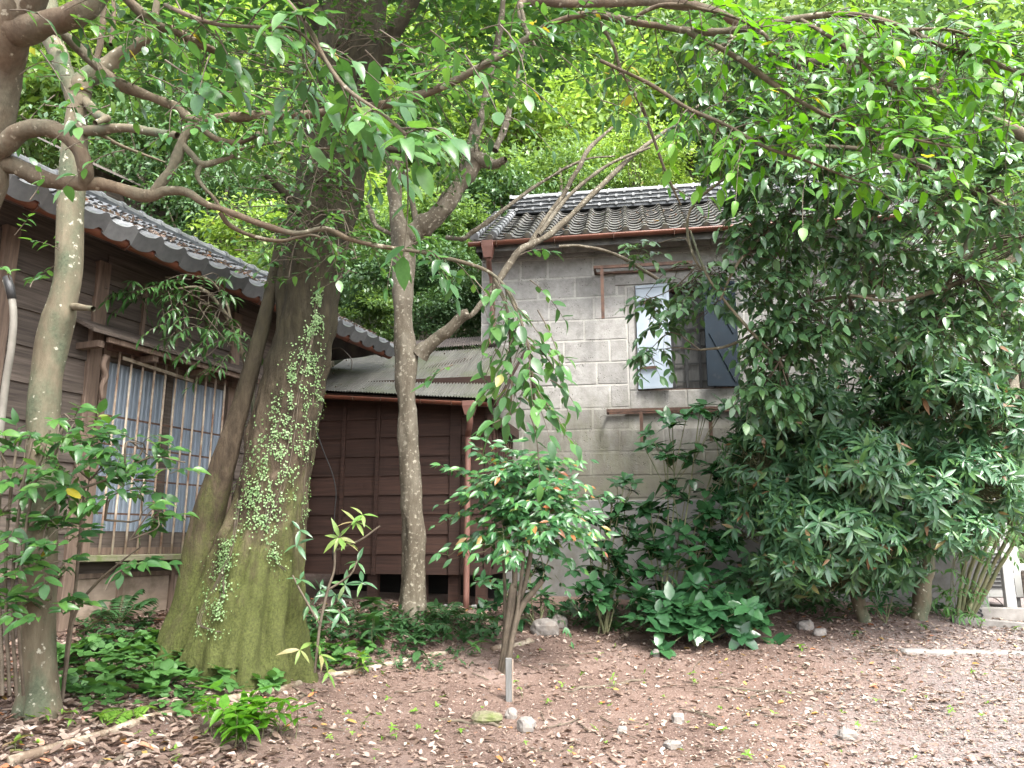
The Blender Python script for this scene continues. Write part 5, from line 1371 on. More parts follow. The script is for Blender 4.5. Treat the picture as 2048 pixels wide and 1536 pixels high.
for k_, e_ in (('a', (-2.5, 1.5, 6.2)), ('b', (-0.5, 3.0, 6.0)), ('c', (1.2, 5.0, 7.4)), ('d', (-3.0, 5.0, 7.6))):
    s_ = P(60, -300, 2.6); V_, F_ = tube_np(catmull(np.array([s_, s_ * .5 + np.array(e_) * .5 + [0, 0, .4], np.array(e_)]), 6), np.linspace(0.07, 0.02, 13), 8); link('branch', mesh_np('branch', V_ - q, F_, M['bark_red']), nt_)
for px_, py_, Y, ang, ln, n, lf in ((250, 300, 2.6, 200, 130, 6, 0.062), (180, 80, 2.5, 30, 130, 7, 0.062), (300, 150, 2.6, -20, 130, 6, 0.06), (220, 210, 2.7, 200, 120, 6, 0.06), (60, 400, 2.7, 80, 100, 6, 0.055), (330, 230, 2.6, 60, 120, 6, 0.06), (130, 300, 2.6, 30, 90, 5, 0.055), (80, 100, 2.3, -50, 130, 6, 0.06), (270, 40, 2.4, -30, 140, 7, 0.065), (480, 180, 2.3, -20, 130, 6, 0.07), (560, 120, 2.2, 10, 130, 6, 0.07), (400, 200, 2.4, 20, 120, 6, 0.065), (760, 60, 2.2, -10, 140, 7, 0.07), (820, 150, 2.3, 30, 130, 6, 0.065), (960, 60, 2.4, 20, 120, 6, 0.065), (1040, 160, 2.5, -30, 120, 6, 0.06), (1000, 230, 2.6, -20, 110, 6, 0.058), (1120, 110, 2.5, -40, 130, 6, 0.06), (1200, 200, 2.6, -20, 120, 6, 0.058)):
    a, dd, L = px_dir(px_, py_, Y, ang, ln, rng.uniform(-.1, .1)); spray(lvn, tw, a, dd, L, n, lf, 0.3, 0.0028, facecam=0.8)
tw.build('twigs', M['twig'], nt_, q, kind='stuff')
emit(lvn, nt_, q, 'ovate', 'leaf_near', 190, 10); emit(lvb, nt_, q, 'ovate', 'leaf_bright', 110, 10)
# ================================================================== shrubs and trees of the right-hand side
def stems(parent, off, lines, mat, name='stem', sides=7):
    for pl in lines: limb(parent, off, pl, mat, name, sides, 0.05)

def lance_mass(lv, tw, mounds, leaf, hubs, r0=0.005, nl=(7, 10), droop=0.45, open_=(45, 80)):
    """Rounded clumps of drooping lance-leaved whorls, thicker on the side that faces out."""
    for cx, cy, Y, rx, ry, dz, n in mounds:
        c = P(cx, cy, Y); k = mpp(c); ax = np.array([rx * k, dz, ry * k])
        hub = min(hubs, key=lambda h_: np.linalg.norm(h_ - c))
        for _ in range(int(n * 2.8)):
            v = unit(rv() + np.array([0, -0.45, 0.25])) * rng.uniform(0.35, 1.0) ** 0.4
            p = c + v * ax
            axis = unit(v / ax * ax.mean() * np.array([1, 1, 0.8]) + UP * 0.15 + rv(0.25))
            whorl(lv, p, axis, int(rng.integers(*nl)), leaf * rng.uniform(0.8, 1.15), open_, droop)
            s = p - axis * rng.uniform(0.12, 0.28) - UP * 0.05
            Vt, Ft = tube_np(catmull(np.array([c + (s - c) * 0.35 + rv(0.04), s, p]), 3), np.linspace(r0 * 1.6, r0 * 0.6, 7), 4); tw.add(Vt, Ft)
        Vt, Ft = tube_np(catmull(np.array([hub, hub * 0.4 + c * 0.6 + UP * 0.1, c]), 4), np.linspace(r0 * 3.5, r0 * 2, 9), 5); tw.add(Vt, Ft)

# two small trees with drooping lance leaves
TA_Y = 8.3
q = ground_hit(1725, 1243); off = q
ta = thing("evergreen_tree", tuple(q), "lance leaved evergreen with thin curved trunk, nearer the storehouse", "tree", "lance leaved evergreens")
Y0 = q[1]
stems(ta, off, [[(1738, 1262, Y0, 14), (1728, 1238, Y0, 13), (1714, 1195, Y0, 12), (1700, 1155, Y0 + .05, 11), (1690, 1080, Y0 + .1, 11), (1670, 980, Y0 + .1, 9), (1650, 850, Y0 + .15, 8), (1620, 720, Y0 + .2, 6)]], 'bark_slender', 'trunk', 12)
stems(ta, off, [[(1690, 1080, Y0 + .1, 8), (1620, 1030, Y0, 6), (1540, 1000, Y0, 4)], [(1680, 1000, Y0 + .1, 7), (1740, 940, Y0 - .1, 5), (1760, 860, Y0 - .2, 4)]], 'bark_slender', 'branch')
lv, tw = Leaves(), NPB()
lance_mass(lv, tw, [(1700, 930, 7.7, 110, 75, 0.55, 62), (1640, 1060, 7.8, 110, 75, 0.5, 54), (1590, 1120, 8.0, 90, 50, 0.5, 30), (1520, 930, 8.4, 80, 70, 0.5, 26), (1560, 1010, 8.2, 80, 60, 0.5, 26), (1600, 820, 8.3, 100, 70, 0.6, 36), (1500, 1040, 8.5, 60, 60, 0.4, 16), (1730, 1090, 7.9, 80, 60, 0.4, 28), (1680, 800, 8.3, 90, 70, 0.5, 24), (1560, 900, 8.9, 110, 110, 0.3, 34), (1660, 1010, 9.0, 120, 110, 0.3, 34), (1560, 1150, 8.6, 110, 45, 0.4, 26), (1680, 1150, 8.3, 90, 40, 0.4, 18), (1540, 820, 8.7, 70, 80, 0.4, 22), (1780, 1120, 8.3, 70, 50, 0.4, 18)],
           0.175, [P(1690, 1080, Y0 + .1), P(1650, 850, Y0 + .15)])
tw.build('twigs', M['twig_green'], ta, off, kind='stuff'); emit(lv, ta, off, 'lance', 'leaf_lance', 300, 10)
q = ground_hit(1843, 1237); off = q; Y0 = q[1]
tb = thing("evergreen_tree", tuple(q), "lance leaved evergreen with straight bare trunk, right of its twin", "tree", "lance leaved evergreens")
stems(tb, off, [[(1836, 1262, Y0, 19), (1842, 1225, Y0, 17), (1847, 1180, Y0, 16), (1854, 1135, Y0, 15), (1862, 1090, Y0, 13), (1868, 1000, Y0 + .1, 11), (1860, 880, Y0 + .1, 9), (1850, 740, Y0 + .2, 7)]], 'bark_slender', 'trunk', 12)
stems(tb, off, [[(1866, 1040, Y0, 8), (1920, 960, Y0 - .1, 6), (1960, 880, Y0 - .2, 4)], [(1862, 900, Y0, 7), (1810, 820, Y0 - .2, 5), (1780, 760, Y0 - .2, 4)]], 'bark_slender', 'branch')
lv, tw = Leaves(), NPB()
lance_mass(lv, tw, [(1880, 800, 7.9, 110, 70, 0.6, 52), (1800, 720, 8.2, 100, 60, 0.6, 36), (1930, 960, 7.9, 100, 80, 0.5, 42), (1840, 1000, 7.8, 90, 70, 0.45, 34), (1900, 1060, 7.8, 70, 50, 0.4, 20), (1990, 850, 8.0, 80, 80, 0.5, 30), (1790, 850, 8.2, 80, 60, 0.4, 26), (1960, 720, 8.4, 100, 60, 0.5, 28), (1880, 900, 9.0, 130, 130, 0.3, 44), (2010, 980, 8.4, 60, 80, 0.4, 18), (1780, 660, 8.9, 130, 70, 0.4, 30)],
           0.175, [P(1864, 1060, Y0), P(1860, 880, Y0 + .1)])
tw.build('twigs', M['twig_green'], tb, off, kind='stuff'); emit(lv, tb, off, 'lance', 'leaf_lance', 300, 10)

# larger glossy tree leaning in over the top right
q = np.array([6.6, 7.2, 0.0]); q[2] = float(ground_z(q[0], q[1])); off = q
tc = thing("oak_tree", tuple(q), "dark glossy leaved oak reaching in above the blue shutter", "tree")
stems(tc, off, [[(2420, 1180, 7.2, 30), (2400, 900, 7.2, 28), (2340, 600, 7.1, 26), (2250, 300, 7.0, 22), (2150, 50, 6.9, 18)]], 'bark_slender', 'trunk', 14)
oak_l = [[(2300, 560, 7.0, 12), (2160, 480, 6.8, 10), (2030, 425, 6.6, 9), (1940, 380, 6.5, 8), (1860, 340, 6.4, 7), (1740, 300, 6.3, 5), (1600, 290, 6.2, 3)], [(2280, 420, 7.0, 14), (2100, 300, 6.8, 12), (1900, 200, 6.7, 10), (1700, 140, 6.6, 8), (1560, 110, 6.5, 7), (1420, 60, 6.5, 5)], [(2100, 460, 6.8, 9), (2020, 520, 6.6, 8), (1930, 560, 6.5, 6), (1800, 600, 6.5, 4), (1700, 590, 6.5, 3)],
         [(1960, 395, 6.5, 5), (1940, 470, 6.5, 5), (1900, 560, 6.5, 4), (1880, 640, 6.5, 3)], [(1720, 300, 6.3, 4), (1640, 380, 6.4, 4), (1560, 440, 6.5, 3), (1480, 520, 6.6, 3), (1440, 600, 6.7, 2)], [(1600, 290, 6.3, 3), (1480, 340, 6.4, 3), (1380, 420, 6.7, 3), (1390, 520, 6.9, 2.5), (1440, 560, 7.0, 2)], [(1400, 700, 7.2, 2), (1460, 690, 7.2, 3), (1540, 650, 7.1, 3), (1640, 600, 6.9, 3), (1760, 590, 6.7, 3)], [(1380, 460, 6.6, 2), (1420, 560, 6.7, 2.5), (1500, 660, 6.8, 3), (1560, 720, 6.9, 2.5)]]
stems(tc, off, oak_l, 'bark_slender', 'branch', 8)
lv, tw = Leaves(), NPB()
hubs = [limb_pts(l)[0] for l in oak_l]; hubs = np.concatenate(hubs)
for cx, cy, Y, rx, ry, dz, n in ((1560, 330, 6.2, 90, 60, 0.5, 30), (1690, 360, 6.1, 100, 60, 0.5, 38), (1830, 400, 6.2, 100, 60, 0.5, 36), (1480, 260, 6.4, 80, 60, 0.5, 26), (1420, 180, 6.6, 90, 70, 0.5, 26), (1600, 200, 6.4, 110, 60, 0.5, 38), (1760, 220, 6.4, 110, 60, 0.5, 38), (1900, 270, 6.4, 100, 70, 0.5, 36), (2000, 380, 6.3, 70, 80, 0.5, 30),
                                 (1560, 90, 6.6, 110, 60, 0.5, 34), (1720, 80, 6.6, 110, 60, 0.5, 32), (1900, 120, 6.5, 120, 80, 0.5, 36), (1390, 60, 6.8, 70, 60, 0.4, 18), (1500, 430, 6.5, 60, 50, 0.4, 18), (1600, 470, 6.6, 90, 50, 0.4, 24), (1760, 500, 6.5, 100, 50, 0.5, 30), (1920, 560, 6.5, 90, 60, 0.5, 28), (1880, 650, 6.6, 90, 50, 0.4, 22), (2000, 600, 6.4, 60, 80, 0.4, 20),
                                 (1440, 540, 6.8, 50, 30, 0.35, 8), (1540, 560, 6.8, 80, 50, 0.4, 22), (1400, 610, 7.2, 60, 30, 0.3, 7), (1340, 630, 7.4, 60, 40, 0.3, 5), (1300, 590, 7.5, 40, 30, 0.2, 5), (1550, 680, 7.0, 70, 60, 0.4, 24), (1600, 560, 8.6, 120, 120, 0.3, 34), (1750, 600, 8.8, 150, 120, 0.3, 40), (1880, 520, 8.6, 140, 120, 0.3, 36), (1560, 720, 8.8, 90, 110, 0.3, 26), (1620, 640, 6.9, 80, 70, 0.4, 26), (1700, 660, 7.2, 100, 60, 0.4, 26), (1300, 700, 7.5, 50, 30, 0.2, 5), (1380, 550, 7.3, 50, 35, 0.3, 7), (1280, 500, 7.4, 40, 24, 0.2, 4), (1530, 780, 7.2, 60, 50, 0.3, 14), (1560, 780, 7.3, 80, 50, 0.3, 16), (1700, 480, 8.0, 240, 180, 0.3, 70), (1700, 200, 8.0, 300, 160, 0.3, 70)):
    c = P(cx, cy, Y)
    hub = hubs[np.argmin(np.linalg.norm(hubs - c, axis=1))]
    mound(lv, tw, cx, cy, Y, rx, ry, int(n * 1.8), 0.125, 7, hub, dz, 0.004, 0.5, (0.18, 0.42), facecam=0.3, hang=0.4)
tw.build('twigs', M['twig'], tc, off, kind='stuff'); emit(lv, tc, off, 'ovate', 'leaf_oak', 300, 10)

# bamboo-like clump with pale stems
q = ground_hit(1925, 1236); off = q; Y0 = q[1]
bc = thing("bamboo_clump", tuple(q), "clump of pale thin leaning canes beside the white louvred unit", "shrub")
stems(bc, off, [[(1915 + i * 5, 1240, Y0 + .1 * (i % 3), 4.5), (1925 + i * 13, 1150, Y0 + .05, 4), (1945 + i * 19, 1060, Y0 - .05, 3.5), (1955 + i * 26, 940, Y0 - .1, 2.5), (1965 + i * 30, 860, Y0 - .1, 1.5)] for i in range(6)], 'twig_green', 'cane')
lv, tw = Leaves(), NPB()
for cx, cy, rx, ry, n in ((1990, 1000, 60, 60, 22), (2030, 930, 50, 70, 20), (1960, 1080, 60, 40, 12), (1920, 1190, 45, 40, 12), (1890, 1150, 30, 50, 8), (2020, 1060, 40, 40, 10), (1915, 1225, 40, 18, 8)):
    mound(lv, tw, cx, cy, Y0 - .1, rx, ry, n, 0.10, 7, P(1960, 1060, Y0), 0.35, 0.003, 0.5, (0.15, 0.3), facecam=0.3, hang=0.4)
tw.build('twigs', M['twig_green'], bc, off, kind='stuff'); emit(lv, bc, off, 'lance', 'leaf_herb', 260, 10)

# glossy rosettes between the two trunks
q = ground_hit(1772, 1248); off = q
ro = thing("young_evergreen", tuple(q), "knee high glossy seedling between the two thin right-hand trunks", "shrub")
lv, tw = Leaves(), NPB()
for px_, py_, n in ((1772, 1190, 9), (1735, 1165, 8), (1790, 1160, 8), (1755, 1215, 7)):
    p = P(px_, py_, q[1] - 0.05); whorl(lv, p, UP + np.array([0, -0.5, 0]), n, 0.15, (45, 80), 0.3)
    Vt, Ft = tube_np(catmull(np.array([off, off * 0.5 + p * 0.5 + rv(0.03), p]), 4), 0.005, 5); link('stem', mesh_np('stem', Vt - off, Ft, M['twig_green']), ro)
emit(lv, ro, off, 'lance', 'leaf_aucuba', 300, 10)

# aucuba bushes before the storehouse wall: large toothed glossy leaves
def aucuba(base_px, label, nodes, leaf=0.21):
    q = ground_hit(*base_px); off = q; Y0 = q[1]
    t = thing("aucuba_bush", tuple(q), label, "shrub", "broad leaved glossy bushes by the storehouse")
    lv, tw = Leaves(), NPB()
    for px_, py_, dY, n in nodes:
        p = P(px_, py_, Y0 + dY)
        m = off * 0.45 + p * 0.55 + np.array([rng.uniform(-.05, .05), 0, 0.05])
        pts = catmull(np.array([off + rv(0.04) * [1, 1, 0], m, p]), 5)
        V_, F_ = tube_np(pts, np.linspace(0.011, 0.006, len(pts)), 6); link('stem', mesh_np('stem', V_ - off, F_, M['twig_green']), t)
        whorl(lv, p, UP + np.array([0, -0.45, 0]) + rv(0.2), n, leaf, (45, 85), 0.18)
        p2 = pts[-3]; whorl(lv, p2, UP + rv(0.3), max(3, n - 3), leaf * 1.1, (70, 100), 0.4)
        whorl(lv, pts[-5], UP + rv(0.3), 4, leaf, (70, 105), 0.4)
        for _k in range(4):
            p3 = p + np.array([rng.uniform(-.28, .28), rng.uniform(-.2, .2), rng.uniform(-.22, .12)]); V_, F_ = tube_np(catmull(np.array([pts[-4], p3]), 3), 0.005, 5); tw.add(V_, F_)
            whorl(lv, p3, UP + np.array([0, -0.5, 0]) + rv(0.3), n - 1, leaf * 0.95, (50, 90), 0.2)
    tw.build('twigs', M['twig_green'], t, off, kind='stuff'); emit(lv, t, off, 'broad', 'leaf_aucuba', 300, 10)
aucuba((1335, 1272), "tall broad leaved glossy bush under the storehouse window", [(1345, 850, .55, 8), (1335, 905, .5, 7), (1430, 930, .5, 8), (1450, 990, .4, 8), (1370, 1000, .4, 7), (1400, 1060, .3, 8), (1480, 880, .6, 7), (1300, 1010, .4, 7), (1330, 1120, .15, 7), (1290, 1080, .3, 7), (1450, 1080, .3, 7), (1400, 820, .6, 6), (1440, 1150, .15, 6), (1380, 1180, -.1, 7)])
aucuba((1400, 1292), "low broad leaved glossy bush spreading onto the path edge", [(1400, 1225, -.05, 8), (1350, 1215, 0, 8), (1450, 1235, -.05, 8), (1495, 1250, 0, 7), (1310, 1235, .1, 7), (1290, 1190, .2, 7), (1430, 1200, .1, 7), (1375, 1255, -.12, 7), (1480, 1215, .1, 6)])
aucuba((1205, 1268), "broad leaved glossy bush between the nandina and the storehouse window", [(1225, 1000, .4, 8), (1200, 1050, .3, 8), (1260, 1040, .4, 8), (1180, 1110, .1, 7), (1240, 1110, .2, 8), (1280, 1140, .2, 7), (1215, 1170, 0, 7), (1160, 1180, 0, 7), (1250, 960, .5, 7)], 0.17)
aucuba((1075, 1262), "small broad leaved bush behind the nandina stems", [(1000, 1180, .2, 7), (1040, 1200, .1, 6), (1090, 1190, .1, 7), (1060, 1130, .3, 6), (1100, 1110, .3, 6), (1020, 1240, 0, 5)], 0.15)

# nandina: bare canes, airy green top with a few turning leaves
q = ground_hit(1012, 1345); off = q; Y0 = q[1]
na = thing("nandina_shrub", tuple(q), "nandina with bare pale canes and airy bright green crown", "shrub")
stems(na, off, [[(1006, 1350, Y0, 6), (1018, 1260, Y0, 6), (1028, 1200, Y0, 6), (1030, 1120, Y0, 5), (1034, 1040, Y0, 4), (1040, 970, Y0, 3)], [(1000, 1350, Y0 + .05, 6), (1012, 1270, Y0, 6), (1024, 1180, Y0, 6.5), (1030, 1172, Y0, 7)], [(1012, 1350, Y0, 5), (1026, 1270, Y0 - .02, 6), (1040, 1220, Y0 - .03, 7), (1062, 1190, Y0 - .05, 6), (1086, 1161, Y0 - .08, 5)],
                [(1016, 1350, Y0 - .03, 5), (1030, 1240, Y0, 5), (1052, 1160, Y0, 5), (1064, 1080, Y0, 4), (1068, 1010, Y0, 3)], [(1010, 1348, Y0 - .04, 5), (1022, 1290, Y0 - .05, 5.5), (1036, 1210, Y0 - .05, 4), (1046, 1120, Y0, 3.5), (1050, 1050, Y0, 3)], [(1000, 1345, Y0 + .1, 4), (1010, 1240, Y0 + .1, 4), (1006, 1120, Y0 + .1, 3), (990, 1040, Y0 + .1, 2)]], 'twig', 'cane')
lv, tw = Leaves(), NPB()
def frond(lv, tw, s, d, L, leaf, n=5):
    """A twice-branched nandina leaf: side stalks each with a fan of three to five leaflets."""
    pts = s + unit(d) * L * np.linspace(0, 1, 5)[:, None] - UP * 0.3 * L * np.linspace(0, 1, 5)[:, None] ** 2
    V_, F_ = tube_np(pts, np.linspace(0.0025, 0.001, 5), 3); tw.add(V_, F_)
    for i in range(n):
        u = 0.25 + 0.75 * i / (n - 1); p = s + unit(d) * L * u - UP * 0.3 * L * u * u
        sd_ = unit(np.cross(d, UP)) * (1 if i % 2 else -1)
        dd = unit(unit(d) * 0.5 + sd_ * (0.8 if i < n - 1 else 0) + UP * 0.05 + rv(0.1)); e = p + dd * L * 0.22
        V_, F_ = tube_np(np.array([p, e]), 0.0012, 3); tw.add(V_, F_)
        for a in (-0.9, 0.9, 0.0):
            side = unit(np.cross(dd, UP))
            lv.add(e - dd * 0.012 * abs(a), dd + side * a - UP * 0.6 + rv(0.15), UP * 0.6 + np.array([0, -0.9, 0]) + rv(0.25), leaf * rng.uniform(0.75, 1.1))
for _ in range(150):
    a = rng.uniform(0, 2 * math.pi); el = rng.uniform(-0.35, 1.1)
    hpx, hpy = rng.uniform(975, 1120), rng.uniform(935, 1090)
    s = P(hpx, hpy, Y0 + rng.uniform(-.1, .1))
    frond(lv, tw, s, np.array([math.cos(a) * 1.15, math.sin(a), el]), rng.uniform(0.26, 0.52), 0.115)
for px_, py_, ang, ln in ((960, 1000, 170, 70), (950, 950, 150, 50), (940, 1020, 190, 60), (980, 930, 120, 50), (1130, 990, 10, 60), (1110, 1150, -50, 60), (1010, 1160, 170, 50), (1140, 1060, -20, 60), (1120, 1230, -60, 40)):
    s, d_, L = px_dir(px_, py_, Y0, ang, ln); frond(lv, tw, s, d_, L, 0.072, 4)
tw.build('twigs', M['twig_green'], na, off, kind='stuff'); emit(lv, na, off, 'nandina', 'leaf_nandina', 300, 10)

# glossy shrub round the slender trunk, lower left
q = ground_hit(30, 1370); off = q; Y0 = 4.7
ls = thing("glossy_shrub", tuple(q), "loose many stemmed glossy leaved shrub round the slender trunk", "shrub")
stems(ls, off, [[(5 + 14 * i, 1390, Y0 + .05 * i, 3.5), (2 + 12 * i, 1260, Y0, 3.2), (-5 + 16 * i, 1120, Y0, 3), (0 + 22 * i, 980, Y0, 3), (10 + 30 * i, 860, Y0, 2)] for i in range(4)] +
      [[(125, 1400, Y0 + .5, 4), (135, 1290, Y0 + .4, 4), (150, 1190, Y0 + .3, 3.5), (160, 1080, Y0 + .2, 3), (170, 960, Y0 + .1, 2)], [(130, 1350, Y0 + .4, 3.5), (150, 1230, Y0 + .3, 3), (190, 1170, Y0 + .2, 3), (240, 1125, Y0 + .1, 2), (280, 1095, Y0, 1.5)], [(60, 1050, Y0, 3), (130, 990, Y0, 3), (210, 960, Y0, 2.5), (300, 915, Y0, 2), (370, 925, Y0, 1.5)]], 'twig', 'stem')
lv, tw = Leaves(), NPB()
for cx, cy, rx, ry, n in ((60, 880, 60, 40, 11), (150, 850, 60, 30, 9), (220, 900, 70, 40, 14), (290, 890, 40, 30, 8), (60, 960, 60, 40, 12), (150, 960, 60, 40, 12), (250, 980, 60, 40, 12), (300, 1020, 40, 30, 6), (40, 1050, 50, 40, 10), (120, 1050, 40, 30, 6), (30, 1140, 40, 30, 9), (110, 1130, 50, 30, 8), (30, 1210, 40, 30, 8), (120, 1210, 50, 30, 8), (150, 1080, 30, 30, 4), (250, 1120, 50, 20, 5), (200, 870, 30, 30, 4), (345, 930, 30, 20, 3)):
    mound(lv, tw, cx, cy, Y0, rx, ry, int(n * 0.85), 0.105, 6, P(max(cx - 40, 20), cy + 60, Y0), 0.3, 0.003, 0.1, (0.10, 0.22), facecam=0.9, hang=0.25)
tw.build('twigs', M['twig'], ls, off, kind='stuff'); emit(lv, ls, off, 'ovate', 'leaf_near', 300, 10)

# dark sapling arching before the house wall, behind the old tree
q = ground_hit(520, 1235); off = q; Y0 = 7.0
ds = thing("dark_sapling", tuple(q), "arching dark leaved sapling hanging before the window hood", "tree")
stems(ds, off, [[(530, 1240, Y0, 6), (520, 1000, Y0, 6), (505, 800, Y0, 5), (490, 720, Y0 - .1, 5), (462, 650, Y0 - .2, 4.5), (430, 600, Y0 - .3, 4), (395, 575, Y0 - .4, 3), (340, 580, Y0 - .5, 2)], [(462, 650, Y0 - .2, 3), (450, 600, Y0 - .2, 2.5), (410, 555, Y0 - .3, 2), (330, 555, Y0 - .4, 1.5)]], 'bark_slender', 'stem')
lv, tw = Leaves(), NPB()
for cx, cy, rx, ry, n in ((260, 570, 45, 30, 8), (330, 580, 60, 35, 16), (400, 590, 60, 40, 16), (430, 650, 60, 40, 16), (370, 650, 50, 40, 10), (460, 690, 40, 40, 8), (410, 560, 60, 20, 8), (185, 560, 25, 20, 3), (420, 720, 40, 30, 6)):
    mound(lv, tw, cx, cy, Y0 - 0.6, rx * 1.2, ry, max(2, int(n * 0.8)), 0.115, 7, P(440, 620, Y0 - .3), 0.3, 0.003, 0.5, (0.15, 0.3), facecam=0.3, hang=0.45)
tw.build('twigs', M['twig'], ds, off, kind='stuff'); emit(lv, ds, off, 'lance', 'leaf_dark', 300, 10)

# pale-leaved sapling before the annex
q = ground_hit(640, 1345); off = q; Y0 = 6.2
ps = thing("pale_sapling", tuple(q), "thin sapling with pale yellow green young leaves before the annex", "shrub")
stems(ps, off, [[(630, 1345, Y0, 3), (640, 1250, Y0, 3), (655, 1180, Y0, 3), (668, 1140, Y0, 2.5), (672, 1090, Y0, 2.5), (690, 1060, Y0, 2), (715, 1040, Y0, 2)], [(672, 1100, Y0, 2), (720, 1080, Y0, 2), (760, 1052, Y0, 1.5)], [(640, 1250, Y0, 2.5), (600, 1180, Y0, 2), (585, 1150, Y0, 1.5)], [(655, 1180, Y0, 2.5), (700, 1150, Y0, 2), (715, 1120, Y0, 1.5)]], 'twig', 'stem')
lv, lv2, tw = Leaves(), Leaves(), NPB()
for px_, py_, n in ((678, 1075, 7), (712, 1045, 6), (725, 1030, 4), (690, 1085, 4), (640, 1310, 5), (600, 1300, 4), (655, 1345, 4)): whorl(lv, P(px_, py_, Y0), UP * 0.4 + np.array([0.3, -0.5, 0]) + rv(0.2), n, 0.155, (45, 85), 0.35)
for px_, py_, n in ((600, 1160, 5), (640, 1180, 5), (620, 1210, 5), (670, 1190, 5), (690, 1170, 5), (715, 1125, 4), (650, 1230, 4), (595, 1090, 3), (600, 1060, 3), (725, 1165, 4), (680, 1225, 4)): whorl(lv2, P(px_, py_, Y0 + .1), UP * 0.4 + np.array([0.2, -0.5, 0]) + rv(0.2), n, 0.15, (45, 85), 0.4)
emit(lv, ps, off, 'ovate' if False else 'lance', 'leaf_pale', 100, 10); emit(lv2, ps, off, 'lance', 'leaf_lance', 200, 10)

# ================================================================== ferns and herbs on the bank
def fern(px_, py_, label, fr, leaf, mat, n_pinna=13):
    q = ground_hit(px_, py_); t = thing("fern", tuple(q), label, "fern")
    for ang, el, L in fr:
        d = np.array([math.cos(R(ang)) * math.cos(R(el)), math.sin(R(ang)) * math.cos(R(el)), math.sin(R(el))])
        lv = Leaves(); tw = NPB()
        s = np.linspace(0, 1, 8)[:, None]; pts = d * L * s - UP * 0.45 * L * s ** 2
        V_, F_ = tube_np(pts, np.linspace(0.004, 0.001, 8), 4)
        st_ = link('frond', mesh_np('frond', V_, F_, M['twig_green']), t)
        for i in range(n_pinna):
            u = 0.18 + 0.82 * i / n_pinna; j = min(int(u * 7), 6); p = pts[j] + (pts[j + 1] - pts[j]) * (u * 7 - j); tg = unit(pts[j + 1] - pts[j])
            sd_ = unit(np.cross(tg, UP)); ln = leaf * math.sin(math.pi * (0.12 + 0.88 * (1 - u) ** 0.75)) ** 0.8 + 0.01
            for k in (1, -1): lv.add(p, tg * 0.35 + sd_ * k - UP * 0.12, np.cross(sd_ * k, tg) * k + UP * 0.2, ln)
        O, A, N, S = lv.arrays(); B = leaf_axes(A, N)
        link('pinnae', merged_leaves(O, B, S, 'lance', mat, 'pinnae'), st_, kind='stuff')
    return t
fern(262, 1425, "small yellow green fern lying over the pale pole", [(-85, 25, 0.30), (-60, 30, 0.24), (-120, 30, 0.26), (200, 35, 0.2), (-20, 40, 0.2)], 0.075, 'leaf_lime', 12)
fern(885, 1250, "green fern beside the annex downpipe foot", [(60, 60, 0.5), (-60, 55, 0.42), (-10, 40, 0.50), (20, 35, 0.55), (170, 40, 0.45), (-100, 50, 0.4), (120, 60, 0.5)], 0.10, 'leaf_fern')
fern(845, 1262, "low spreading fern at the lichen tree's foot", [(-30, 35, 0.42), (-80, 35, 0.4), (-150, 40, 0.4), (190, 35, 0.35), (30, 40, 0.4)], 0.09, 'leaf_fern')
fern(235, 1255, "dark feathery fern under the barred window", [(40, 60, 0.55), (-20, 55, 0.6), (110, 65, 0.55), (-80, 50, 0.5), (170, 50, 0.5), (20, 75, 0.6)], 0.11, 'leaf_fern')

def herb(px_, py_, label, n, leaf, mat='leaf_herb', shape='ovate', hgt=0.15, spread_=0.10, group=None, cat='plant', name='herb'):
    q = ground_hit(px_, py_)
    t = thing(name, tuple(q), label, cat, group)
    lv, tw = Leaves(), NPB()
    ns = max(1, n // 5)
    for s in range(ns):
        b = np.array([rng.normal(0, spread_), rng.normal(0, spread_), -0.01]); b[2] += float(ground_z(q[0] + b[0], q[1] + b[1])) - q[2]
        h_ = hgt * rng.uniform(0.6, 1.1); tp = b + np.array([rng.normal(0, .03), rng.normal(0, .03), h_])
        pts = catmull(np.array([b, (b + tp) / 2 + rv(0.01), tp]), 4); V_, F_ = tube_np(pts, np.linspace(0.004, 0.002, len(pts)), 4); link('stem', mesh_np('stem', V_, F_, M['twig_green']), t)
        k = n // ns
        whorl(lv, tp + q, UP + rv(0.2), max(3, k - 2), leaf, (55, 90), 0.2)
        if k > 3: whorl(lv, pts[5] + q, UP + rv(0.2), 3, leaf * 0.9, (70, 95), 0.25)
    emit(lv, t, q, shape, mat, 300, 10)
herb(490, 1475, "bright glossy little bush at the bottom, left of centre", 150, 0.125, 'leaf_bright', 'ovate', 0.22, 0.11, None, 'shrub', 'bush')
herb(420, 1420, "small glossy seedling beside the bright bottom bush", 10, 0.08, 'leaf_bright', 'ovate', 0.14, 0.04)
herb(335, 1375, "large soft leaved herb between the pale pole and old trunk", 12, 0.13, 'leaf_herb', 'round', 0.20, 0.05)
herb(225, 1365, "large soft leaved herb nearer the slender trunk", 9, 0.14, 'leaf_herb', 'round', 0.18, 0.06)
herb(450, 1345, "leafy herb patch against the old trunk's foot", 22, 0.09, 'leaf_herb', 'round', 0.14, 0.16)
herb(210, 1300, "pale leafed herb in shade behind the slender trunk", 14, 0.12, 'leaf_herb', 'round', 0.16, 0.12)
herb(760, 1310, "broad soft leaved herb in shade before the annex stilts", 12, 0.19, 'leaf_fern', 'ovate', 0.30, 0.07)
herb(830, 1330, "broad hanging leaf herb just above the white pole end", 8, 0.16, 'leaf_fern', 'ovate', 0.20, 0.05)
herb(745, 1260, "grey green large leaved herb beside the lichen trunk", 8, 0.18, 'leaf_fern', 'round', 0.34, 0.05)
herb(590, 1330, "fine leaved green tuft at the old trunk's right foot", 40, 0.06, 'leaf_herb', 'ovate', 0.26, 0.13)
